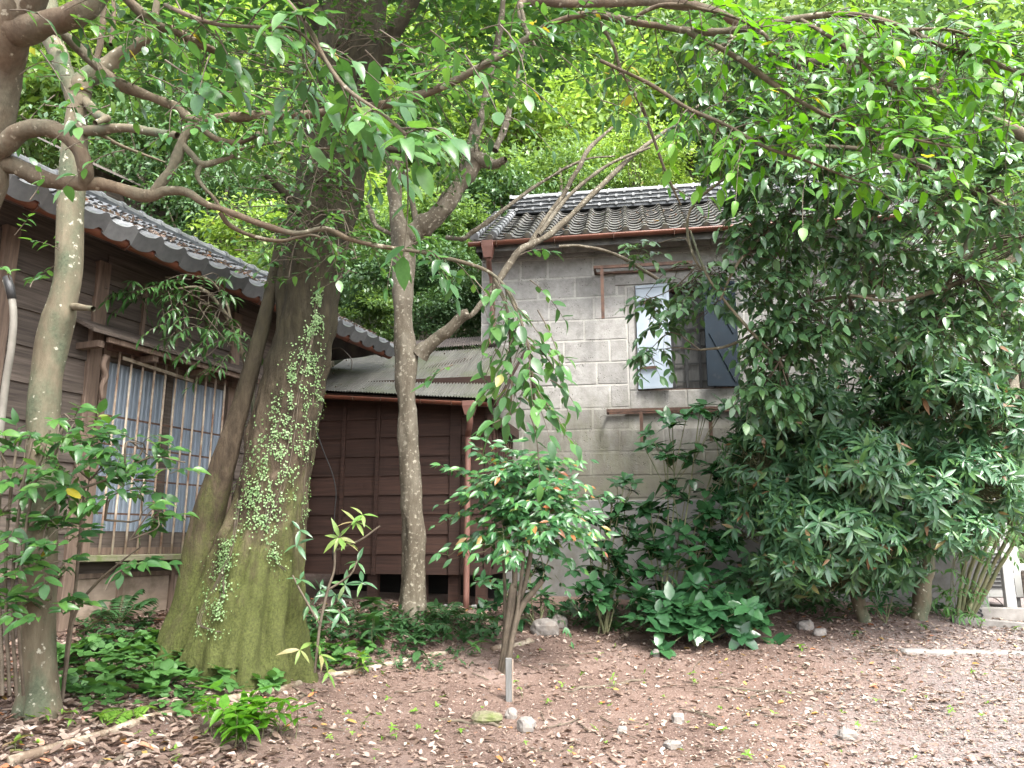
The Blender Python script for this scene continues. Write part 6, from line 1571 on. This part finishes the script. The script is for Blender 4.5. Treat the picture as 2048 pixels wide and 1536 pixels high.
herb(735, 1345, "lime green sprig behind the white pole", 12, 0.09, 'leaf_lime', 'ovate', 0.20, 0.03)
herb(930, 1310, "green sprig right of the white pole end", 12, 0.09, 'leaf_herb', 'ovate', 0.16, 0.07)
herb(90, 1440, "lime sprig at the slender trunk's base", 10, 0.06, 'leaf_lime', 'ovate', 0.14, 0.05)
herb(135, 1465, "lime seedling right of the slender trunk", 8, 0.06, 'leaf_lime', 'ovate', 0.12, 0.04)
herb(20, 1500, "yellowing low sprig in the bottom left corner", 8, 0.085, 'leaf_pale', 'ovate', 0.10, 0.05)
herb(70, 1385, "long drooping leaves before the slender trunk", 6, 0.17, 'leaf_lance', 'lance', 0.16, 0.02)
herb(640, 1440, "thin seedling in bare soil below the white pole", 6, 0.045, 'leaf_herb', 'ovate', 0.10, 0.02)
herb(760, 1470, "pair of lime seedlings on bare soil, bottom centre", 10, 0.045, 'leaf_lime', 'ovate', 0.10, 0.06)
herb(800, 1480, "lime seedling right of the bottom centre pair", 6, 0.045, 'leaf_lime', 'ovate', 0.12, 0.02)
herb(1050, 1395, "green seedling just right of the grey stake", 7, 0.05, 'leaf_lime', 'ovate', 0.14, 0.02)
herb(1240, 1375, "small grassy seedling below the low glossy bush", 7, 0.06, 'leaf_lime', 'lance', 0.10, 0.03)
herb(1390, 1370, "bright seedling alone on the trodden soil", 7, 0.055, 'leaf_lime', 'ovate', 0.10, 0.03)
herb(1590, 1295, "low seedlings among red leaves, right of the glossy bush", 9, 0.06, 'leaf_lime', 'ovate', 0.09, 0.09)
herb(1700, 1275, "low green tuft before the curved right trunk", 9, 0.06, 'leaf_herb', 'ovate', 0.10, 0.08)
herb(1860, 1262, "low green tuft before the straight right trunk", 9, 0.06, 'leaf_herb', 'ovate', 0.10, 0.08)
herb(1650, 1240, "strap leaved tuft left of the curved right trunk", 8, 0.16, 'leaf_fern', 'lance', 0.06, 0.03)
herb(1975, 1255, "lime weeds on the kerb by the parking block", 14, 0.055, 'leaf_lime', 'ovate', 0.08, 0.12)

# shaded ground cover along the buildings
lv, tw = Leaves(), NPB()
def cover(lv, box, n, leaf, hgt):
    x0, y0, x1, y1 = box
    for _ in range(n):
        q = ground_hit(rng.uniform(x0, x1), rng.uniform(y0, y1)); k = int(rng.integers(3, 6))
        whorl(lv, q + UP * hgt * rng.uniform(0.3, 1.0), UP + rv(0.35), k, leaf * rng.uniform(0.6, 1.2), (55, 95), 0.15)
cover(lv, (150, 1240, 330, 1330), 130, 0.075, 0.10); cover(lv, (600, 1235, 1000, 1300), 420, 0.08, 0.14); cover(lv, (1230, 1150, 1500, 1215), 120, 0.14, 0.25); cover(lv, (330, 1320, 560, 1370), 110, 0.06, 0.08); cover(lv, (100, 1330, 380, 1400), 120, 0.055, 0.07); cover(lv, (1100, 1215, 1330, 1265), 170, 0.085, 0.12)
cover(lv, (1430, 1205, 1680, 1235), 220, 0.09, 0.16); cover(lv, (1680, 1215, 1920, 1240), 110, 0.07, 0.12); cover(lv, (600, 1300, 960, 1345), 110, 0.05, 0.06)
O, A, N, S = lv.arrays(); gc = link('ground_cover', merged_leaves(O, leaf_axes(A, N), S, 'ovate_lo', 'leaf_fern', 'ground_cover')); tag(gc, "low shade plants covering the soil along the buildings", None, None, 'stuff')
lv = Leaves()
cover(lv, (90, 1290, 560, 1400), 190, 0.10, 0.14); cover(lv, (560, 1290, 760, 1350), 70, 0.085, 0.12); cover(lv, (150, 1395, 420, 1440), 40, 0.06, 0.06)
O, A, N, S = lv.arrays(); gc = link('leafy_weeds', merged_leaves(O, leaf_axes(A, N), S, 'round', 'leaf_herb', 'leafy_weeds')); tag(gc, "fresh green soft leaved weeds round the old tree's foot", None, None, 'stuff')
lv = Leaves()
for _ in range(130):
    q = ground_hit(rng.uniform(0, 2048), rng.uniform(1290, 1530)); whorl(lv, q + UP * rng.uniform(0.01, 0.05), UP + rv(0.3), int(rng.integers(3, 7)), rng.uniform(0.02, 0.045), (40, 90), 0.1)
O, A, N, S = lv.arrays(); gc = link('seedlings', merged_leaves(O, leaf_axes(A, N), S, 'ovate_lo', 'leaf_lime', 'seedlings')); tag(gc, "scattered tiny lime green seedlings on the open soil", None, None, 'stuff')

# fallen leaves and gravel
def scatter_ground(n, ymin, ymax, dens):
    out = []
    while len(out) < n:
        m = n * 3
        Y = ymin + (ymax - ymin) * rng.random(m); X = rng.uniform(-1, 1, m) * (Y * 0.72 + 0.3)
        keep = rng.random(m) < dens(X, Y)
        out += list(zip(X[keep], Y[keep]))
    out = np.array(out[:n]); return np.column_stack([out, ground_z(out[:, 0], out[:, 1])])
def leaf_dens(X, Y):
    px_, py_, _ = project(np.stack([X, Y, ground_z(X, Y)], -1))
    patch = 0.5 + 0.5 * vnoise(np.stack([X * 1.1, Y * 1.6, 0 * X], -1))
    left = np.clip((620 - px_) / 300, 0, 1); top = np.clip((1330 - py_) / 60, 0, 1)
    dd = 0.18 + 0.5 * patch ** 2 + 0.5 * left + 0.35 * top + 0.25 * np.clip((py_ - 1430) / 80, 0, 1) * (px_ < 1400)
    return np.clip(dd, 0, 1)
p = scatter_ground(17000, 4.0, 9.4, leaf_dens); n = len(p)
ang = rng.uniform(0, 2 * np.pi, n); A = unit(np.stack([np.cos(ang), np.sin(ang), rng.normal(0, 0.16, n)], -1)); N = unit(np.stack([rng.normal(0, 0.28, n), rng.normal(0, 0.28, n), np.ones(n)], -1))
px_, py_, _ = project(p); S = np.clip(rng.normal(0.047, 0.015, n) + 0.022 * np.clip((700 - px_) / 400, 0, 1), 0.02, 0.11); O = p + np.array([0, 0, 1.0]) * rng.uniform(0.006, 0.022, n)[:, None]
dl = link('fallen_leaves', merged_leaves(O, leaf_axes(A, N), S, 'dead', 'leaf_dead', 'fallen_leaves')); tag(dl, "dry brown fallen leaves strewn over the soil", None, None, 'stuff')
# leaves lodged on the tiled roof of the house and a few on the other roofs
O, A, N, S = [], [], [], []
for _ in range(900):
    x = rng.uniform(-1.4, GX1); y = -0.5 + abs(rng.normal(0, 0.28)) if rng.random() < 0.8 else rng.uniform(-0.6, 1.2)
    O.append(HF.world(np.array([x, y, roof_z(y) + 0.055]))); a_ = rng.uniform(0, 6.28); A.append([math.cos(a_), math.sin(a_), rng.normal(0, .3)]); N.append(UP + rv(0.35)); S.append(rng.uniform(0.03, 0.07))
for _ in range(120):
    x = rng.uniform(0.2, 4.0); y = rng.uniform(SE_Y, SE_Y + 1.3)
    O.append(SF.world(np.array([x, y, sroof(y) + 0.05]))); a_ = rng.uniform(0, 6.28); A.append([math.cos(a_), math.sin(a_), 0.1]); N.append(UP + rv(0.3)); S.append(rng.uniform(0.03, 0.06))
for _ in range(70):
    u_, v_ = rng.random(), rng.random(); c_ = (eL + (eR - eL) * u_) * (1 - v_) + (tL + (tR - tL) * u_) * v_
    O.append(AF.world(c_ + [0, 0, 0.02])); a_ = rng.uniform(0, 6.28); A.append([math.cos(a_), math.sin(a_), 0.1]); N.append(UP + rv(0.2)); S.append(rng.uniform(0.02, 0.05))
rl = link('roof_litter', merged_leaves(np.array(O), leaf_axes(unit(np.array(A)), np.array(N)), np.array(S), 'dead', 'leaf_dead', 'roof_litter')); tag(rl, "dry leaves lodged among the roof tiles", None, None, 'stuff')
p = scatter_ground(15000, 4.0, 8.2, lambda X, Y: np.clip(0.45 + 0.5 * vnoise(np.stack([X * 1.4, Y * 1.9, 0 * X + 4], -1)) + 0.1 * X, 0.05, 1)); n = len(p)
ang = rng.uniform(0, 2 * np.pi, n); A = unit(np.stack([np.cos(ang), np.sin(ang), rng.normal(0, 0.25, n)], -1)); N = unit(np.stack([rng.normal(0, 0.4, n), rng.normal(0, 0.4, n), np.ones(n)], -1))
dl = link('leaf_fragments', merged_leaves(p + np.array([0, 0, 1.0]) * rng.uniform(0.002, 0.010, n)[:, None], leaf_axes(A, N), rng.uniform(0.012, 0.034, n), 'far', 'leaf_dead', 'leaf_fragments')); tag(dl, "crumbled leaf fragments and chips trodden into the soil", None, None, 'stuff')
def grit(n, name, dens, smin, smax, mat, label):
    p = scatter_ground(n, 4.0, 9.0, dens); s = rng.uniform(smin, smax, n)
    V0 = np.array([(1, 0, 0), (0, 1, 0), (-1, 0, 0), (0, -1, 0), (0, 0, .7), (0, 0, -.7)]); F0 = np.array([(0, 1, 4), (1, 2, 4), (2, 3, 4), (3, 0, 4), (1, 0, 5), (2, 1, 5), (3, 2, 5), (0, 3, 5)])
    a = rng.uniform(0, 6.28, n); V = V0[None] * rng.uniform(0.6, 1.3, (n, 6, 1)) * s[:, None, None]
    c, s_ = np.cos(a)[:, None], np.sin(a)[:, None]; V = np.stack([V[..., 0] * c - V[..., 1] * s_, V[..., 0] * s_ + V[..., 1] * c, V[..., 2]], -1) + (p + [0, 0, 0.002])[:, None]
    F = (F0[None] + (np.arange(n) * 6)[:, None, None]).reshape(-1, 3)
    o = link(name, mesh_np(name, V.reshape(-1, 3), F, M[mat], False)); tag(o, label, None, None, 'stuff')
grit(9000, 'gravel', lambda X, Y: np.clip(0.06 + (X - 0.62 * Y + 2.2) * 0.35, 0.04, 1), 0.005, 0.016, 'rock', "pale grit and small gravel of the open track")
grit(3500, 'soil_clods', lambda X, Y: np.clip(0.5 + 0.6 * vnoise(np.stack([X * .9, Y * .9, 0 * X + 9], -1)), 0.03, 1), 0.006, 0.024, 'clod', "loose crumbs and clods of brown soil")
# thin twigs lying about
nb = NPB()
for p in scatter_ground(150, 4.2, 8.6, lambda X, Y: np.full_like(X, 0.5)):
    a = rng.uniform(0, 6.28); L = rng.uniform(0.08, 0.35); d_ = np.array([math.cos(a), math.sin(a), 0]); pts = np.array([p, p + d_ * L * .5 + rv(0.015), p + d_ * L]); pts[:, 2] = ground_z(pts[:, 0], pts[:, 1]) + 0.012
    V_, F_ = tube_np(catmull(pts, 3), rng.uniform(0.0025, 0.006), 5); nb.add(V_, F_)
o = nb.build('fallen_twigs', M['twig'], None, kind='stuff'); o['label'] = "thin dry twigs littering the soil"

# poles, stake, stones, fallen branches, pipe and cable
def ground_pole(a_px, b_px, r, label, mat='pole', name='pole', cat='pole'):
    a, b = ground_hit(*a_px), ground_hit(*b_px); n = 12
    pts = a + (b - a) * np.linspace(0, 1, n)[:, None]; pts[:, 2] = ground_z(pts[:, 0], pts[:, 1]) + r * 0.2 
    pts[:, 2] = np.convolve(np.pad(pts[:, 2], 2, 'edge'), np.ones(5) / 5, 'valid'); pts += rng.normal(0, 0.006, pts.shape)
    o = MB().tube(pts, r * (1 + 0.10 * fbm(pts * 5)), 10).build(name, M[mat], None, smooth=True); tag(o, label, cat); return o
ground_pole((20, 1530), (600, 1368), 0.028, "long pale pole on the leaf litter, running from bottom left", name='pole')
ground_pole((655, 1352), (895, 1305), 0.027, "white bleached pole on the soil before the annex")
ground_pole((985, 1300), (1066, 1284), 0.028, "short pale pole piece behind the nandina canes")
ground_pole((450, 1475), (610, 1390), 0.018, "brown fallen stick behind the bright bottom bush", 'twig', 'fallen_branch', 'branch')
ground_pole((190, 1530), (330, 1500), 0.016, "brown fallen stick in the bottom left litter", 'twig', 'fallen_branch', 'branch')
ground_pole((1130, 1385), (1290, 1360), 0.012, "thin fallen stick on bare soil right of the stake", 'twig', 'fallen_branch', 'branch')
ground_pole((870, 1437), (1010, 1455), 0.012, "thin dark stick beside the mossy flat stone", 'twig', 'fallen_branch', 'branch')
ground_pole((1420, 1375), (1690, 1388), 0.010, "long thin stick on the track at centre right", 'twig', 'fallen_branch', 'branch')
q = ground_hit(1018, 1402)
sk = thing("stake", tuple(q), "short square grey wooden stake before the nandina canes", "stake")
top = P(1017, 1316, q[1]) - q
MB().bar((0, 0, -0.1), top, 0.05, 0.04).build('shaft', M['stake'], sk, bevel=0.005)
MB().box((0.0255, -0.02, 0.0), (0.034, 0.02, float(top[2]) - 0.01)).build('pale_edge', M['wood_pale'], sk)
def rock(px_, py_, wpx, hpx, label, mat='rock', flat=1.0):
    q = ground_hit(px_, py_ + hpx / 2); k = mpp(q); w, h_ = wpx * k / 2, hpx * k / 2
    bm_n = 9; th = np.linspace(0, np.pi, bm_n); ph = np.linspace(0, 2 * np.pi, 14, endpoint=False)
    V = np.stack([np.outer(np.sin(th), np.cos(ph)), np.outer(np.sin(th), np.sin(ph)), np.outer(np.cos(th), np.ones(14))], -1)
    V = np.sign(V) * np.abs(V) ** 0.75; V = V * (1 + 0.22 * fbm(V * 1.7 + px_ * 0.37)[..., None]) * np.array([w, w * 0.75, h_ * 1.1])
    i = np.arange(bm_n - 1)[:, None] * 14; j = np.arange(14)[None]; j2 = (j + 1) % 14
    F = np.stack([i + j, i + 14 + j, i + 14 + j2, i + j2], -1).reshape(-1, 4)
    o = link('rock', mesh_np('rock', V.reshape(-1, 3), F, M[mat], False)); o.location = tuple(q + UP * h_ * 0.55); tag(o, label, "rock"); return o
rock(1052, 1447, 36, 30, "pale rounded rock below the grey stake"); rock(1022, 1425, 24, 22, "small yellowish rock touching the pale rounded one"); rock(975, 1432, 62, 22, "flat mossy stone left of the pale rounded rock", 'rock_mossy')
rock(1346, 1487, 38, 18, "flat white stone at the bottom right of centre"); rock(1356, 1434, 26, 22, "brown egg shaped stone above the flat white stone"); rock(1695, 1466, 36, 22, "grey angular rock on the gravel track"); rock(1312, 1305, 16, 16, "small pinkish stone under the low glossy bush")
rock(1612, 1248, 34, 20, "flat grey rock beneath the evergreen trees"); rock(1640, 1262, 26, 16, "brown rock just right of the flat grey one"); rock(1090, 1252, 58, 34, "rough white rock heaped behind the nandina"); rock(1120, 1240, 34, 30, "small white rock atop the heap behind the nandina")
rock(1245, 1458, 20, 14, "tiny grey pebble left of the flat white stone"); rock(1655, 1190, 40, 16, "pale block in deep shade behind the evergreens")
q0 = [P(*c) for c in ((12, 560, 4.7), (24, 600, 4.7), (27, 640, 4.7), (22, 700, 4.72), (12, 760, 4.75), (4, 830, 4.78), (-10, 960, 4.8))]
pp = thing("pale_pipe", tuple(q0[-1]), "pale bent pipe with a black end before the house boards", "pipe")
MB().tube(catmull(np.array(q0) - q0[-1], 5), 0.022, 10).build('pipe_run', M['hose'], pp, smooth=True)
MB().tube(np.array([P(14, 555, 4.7), P(20, 575, 4.69), P(24, 598, 4.7)]) - q0[-1], 0.026, 10).build('end_cap', M['cable'], pp, smooth=True)
c0 = [P(*c) for c in ((633, 862, 8.9), (648, 905, 8.95), (664, 945, 8.95), (672, 985, 8.95), (669, 1030, 8.95), (665, 1120, 8.95))]
cb = MB().tube(catmull(np.array(c0), 5), 0.006, 6).build('cable', M['cable'], None, smooth=True); tag(cb, "thin black cable hanging on the dark annex wall", "cable")
c0 = [P(*c) for c in ((664, 698, 9.3), (680, 696, 9.25), (695, 708, 9.2), (704, 722, 9.2), (702, 740, 9.25))]
cb = MB().tube(catmull(np.array(c0), 5), 0.006, 6).build('cable', M['hose'], None, smooth=True); tag(cb, "grey wire bent under the tiled roof corner", "cable")

# ================================================================== wooded hillside
def crown_template(seed, n_cl, per, leaf, mat, flat=0.75):
    rg = np.random.default_rng(seed)
    c = unit(rg.normal(0, 1, (n_cl, 3))) * (rg.uniform(0.3, 1, (n_cl, 1)) ** 0.5) * np.array([1, 1, flat])
    O = np.repeat(c, per, 0) + rg.normal(0, 1, (n_cl * per, 3)) * np.array([0.17, 0.17, 0.07])
    out = unit(np.repeat(c, per, 0) + rg.normal(0, 0.35, O.shape))
    A = unit(out * np.array([1, 1, 0.3]) + rg.normal(0, 0.6, O.shape) - np.array([0, 0, 0.35])); N = unit(np.array([0, 0, 1.0]) + 0.5 * out + rg.normal(0, 0.35, O.shape))
    S = leaf * rg.uniform(0.6, 1.2, len(O))
    return merged_leaves(O, leaf_axes(A, N), S, 'far', mat, 'crown'), c
CROWNS = {}
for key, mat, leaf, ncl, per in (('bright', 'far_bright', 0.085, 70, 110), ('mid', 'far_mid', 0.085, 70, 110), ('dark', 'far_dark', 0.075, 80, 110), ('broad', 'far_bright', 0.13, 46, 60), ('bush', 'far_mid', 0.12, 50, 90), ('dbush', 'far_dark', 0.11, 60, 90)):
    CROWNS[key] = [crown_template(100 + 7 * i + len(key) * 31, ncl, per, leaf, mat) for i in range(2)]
def hill_tree(px_, py_, Y, r, key, label, group="trees on the hillside", name='forest_tree', cat='tree', trunk=True, squash=1.0):
    c = P(px_, py_, Y); b = np.array([c[0] + rng.normal(0, .3), c[1] + 0.3, 0]); b[2] = float(ground_z(b[0], b[1]))
    t = thing(name, tuple(b), label, cat, group)
    me, cl = CROWNS[key][int(rng.integers(2))]
    o = link('crown', me, t); o['kind'] = 'stuff'
    o.location = tuple(c - b); o.scale = (r, r, r * squash); o.rotation_euler = (0, 0, rng.uniform(0, 6.28))
    top = c - b
    if trunk:
        m = top * 0.5 + rv(0.15) * [1, 1, 0]
        pts = catmull(np.array([np.array([0, 0, -0.2]), m, top + [0, 0, 0.3 * r]]), 5)
        V_, F_ = tube_np(pts, np.linspace(0.07 * r + 0.03, 0.03, len(pts)), 8); link('trunk', mesh_np('trunk', V_, F_, M['bark_lichen']), t)
        rot = np.array([[math.cos(o.rotation_euler[2]), -math.sin(o.rotation_euler[2]), 0], [math.sin(o.rotation_euler[2]), math.cos(o.rotation_euler[2]), 0], [0, 0, 1]])
        nb = NPB()
        for k in range(0, len(cl), 6):
            e = top + rot @ (cl[k] * r * [1, 1, squash]); s = pts[int(rng.integers(5, 10))]
            V_, F_ = tube_np(catmull(np.array([s, (s + e) / 2 + [0, 0, 0.1], e]), 3), np.linspace(0.02 * r + 0.01, 0.008, 7), 5); nb.add(V_, F_)
        nb.build('limbs', M['bark_lichen'], t, kind='stuff')
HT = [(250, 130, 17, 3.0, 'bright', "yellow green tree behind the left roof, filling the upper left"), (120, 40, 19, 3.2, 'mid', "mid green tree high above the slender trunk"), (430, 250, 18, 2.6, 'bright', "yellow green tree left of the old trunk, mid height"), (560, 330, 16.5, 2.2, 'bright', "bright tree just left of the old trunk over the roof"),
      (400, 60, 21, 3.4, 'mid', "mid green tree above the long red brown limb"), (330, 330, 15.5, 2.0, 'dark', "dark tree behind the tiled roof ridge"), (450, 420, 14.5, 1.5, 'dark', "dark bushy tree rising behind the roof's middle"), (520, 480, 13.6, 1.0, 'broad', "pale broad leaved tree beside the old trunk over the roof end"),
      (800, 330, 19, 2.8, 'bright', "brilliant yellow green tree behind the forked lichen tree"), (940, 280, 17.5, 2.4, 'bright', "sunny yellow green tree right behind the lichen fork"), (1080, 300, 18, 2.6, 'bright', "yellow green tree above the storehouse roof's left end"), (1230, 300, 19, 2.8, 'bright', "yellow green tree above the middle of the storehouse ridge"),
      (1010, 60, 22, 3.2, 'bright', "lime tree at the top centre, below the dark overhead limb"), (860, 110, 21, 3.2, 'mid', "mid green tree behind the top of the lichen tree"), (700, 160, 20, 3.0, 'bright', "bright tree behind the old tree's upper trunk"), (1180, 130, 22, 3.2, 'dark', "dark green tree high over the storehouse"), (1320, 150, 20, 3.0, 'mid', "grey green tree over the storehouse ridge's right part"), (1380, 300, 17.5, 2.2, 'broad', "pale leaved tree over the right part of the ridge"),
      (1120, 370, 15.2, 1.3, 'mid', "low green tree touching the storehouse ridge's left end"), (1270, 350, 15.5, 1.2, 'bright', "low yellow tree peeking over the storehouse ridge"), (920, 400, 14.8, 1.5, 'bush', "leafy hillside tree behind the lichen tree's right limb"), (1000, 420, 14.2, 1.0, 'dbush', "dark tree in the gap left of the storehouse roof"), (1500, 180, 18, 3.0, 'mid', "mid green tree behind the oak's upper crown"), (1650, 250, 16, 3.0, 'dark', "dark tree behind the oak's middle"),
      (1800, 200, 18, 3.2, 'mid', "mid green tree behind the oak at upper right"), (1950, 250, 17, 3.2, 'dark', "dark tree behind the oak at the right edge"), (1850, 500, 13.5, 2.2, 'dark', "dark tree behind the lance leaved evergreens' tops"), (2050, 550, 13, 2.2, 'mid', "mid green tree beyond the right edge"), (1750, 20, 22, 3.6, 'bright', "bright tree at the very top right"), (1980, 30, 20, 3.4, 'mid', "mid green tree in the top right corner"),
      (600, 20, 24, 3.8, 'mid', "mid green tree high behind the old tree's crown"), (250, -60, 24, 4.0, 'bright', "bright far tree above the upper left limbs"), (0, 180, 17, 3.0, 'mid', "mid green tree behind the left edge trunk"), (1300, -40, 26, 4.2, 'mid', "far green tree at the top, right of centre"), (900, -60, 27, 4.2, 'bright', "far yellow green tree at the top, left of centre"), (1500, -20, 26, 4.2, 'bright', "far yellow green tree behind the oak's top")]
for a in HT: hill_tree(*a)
BU = [(720, 560, 12.2, 0.9, 'dbush', "dark bush in the gap right of the old trunk"), (880, 560, 12.6, 0.9, 'dbush', "dark bush left of the storehouse corner"), (870, 650, 12.0, 0.7, 'dbush', "dark bush just above the annex's upper roof"), (740, 640, 12.0, 0.7, 'bush', "green bush behind the tiled roof's end"), (720, 480, 13.0, 0.9, 'bush', "green bush between old trunk and lichen tree"), (930, 470, 13.2, 0.7, 'bush', "green bush behind the storehouse roof's left corner"),
      (860, 450, 13.4, 0.9, 'bush', "green bush behind the lichen tree's fork"), (940, 600, 11.9, 0.6, 'dbush', "dark bush touching the storehouse's left wall"), (700, 420, 14.0, 1.0, 'broad', "bright bush behind the lichen tree, halfway up"), (610, 560, 12.4, 0.9, 'bush', "green bush hidden behind the old trunk"), (800, 520, 13.0, 0.9, 'dbush', "dark bush straight behind the lichen trunk")]
for a in BU: hill_tree(*a, "bushes behind the annex", 'bush', 'bush', False, 0.9)
# the floor of the wood: leafy undergrowth
lv = Leaves()
for _ in range(5200):
    x, y = rng.uniform(-22, 24), 13.2 + 26 * rng.random() ** 1.3
    o = np.array([x, y, float(ground_z(x, y)) + rng.uniform(0.1, 0.9)])
    whorl(lv, o, np.array([0, -0.5, 1.0]) + rv(0.4), 5, rng.uniform(0.16, 0.34), (50, 95), 0.2)
O, A, N, S = lv.arrays(); ug = link('undergrowth', merged_leaves(O, leaf_axes(A, N), S, 'far', 'far_mid', 'undergrowth')); tag(ug, "leafy undergrowth of the wooded hillside", None, None, 'stuff')
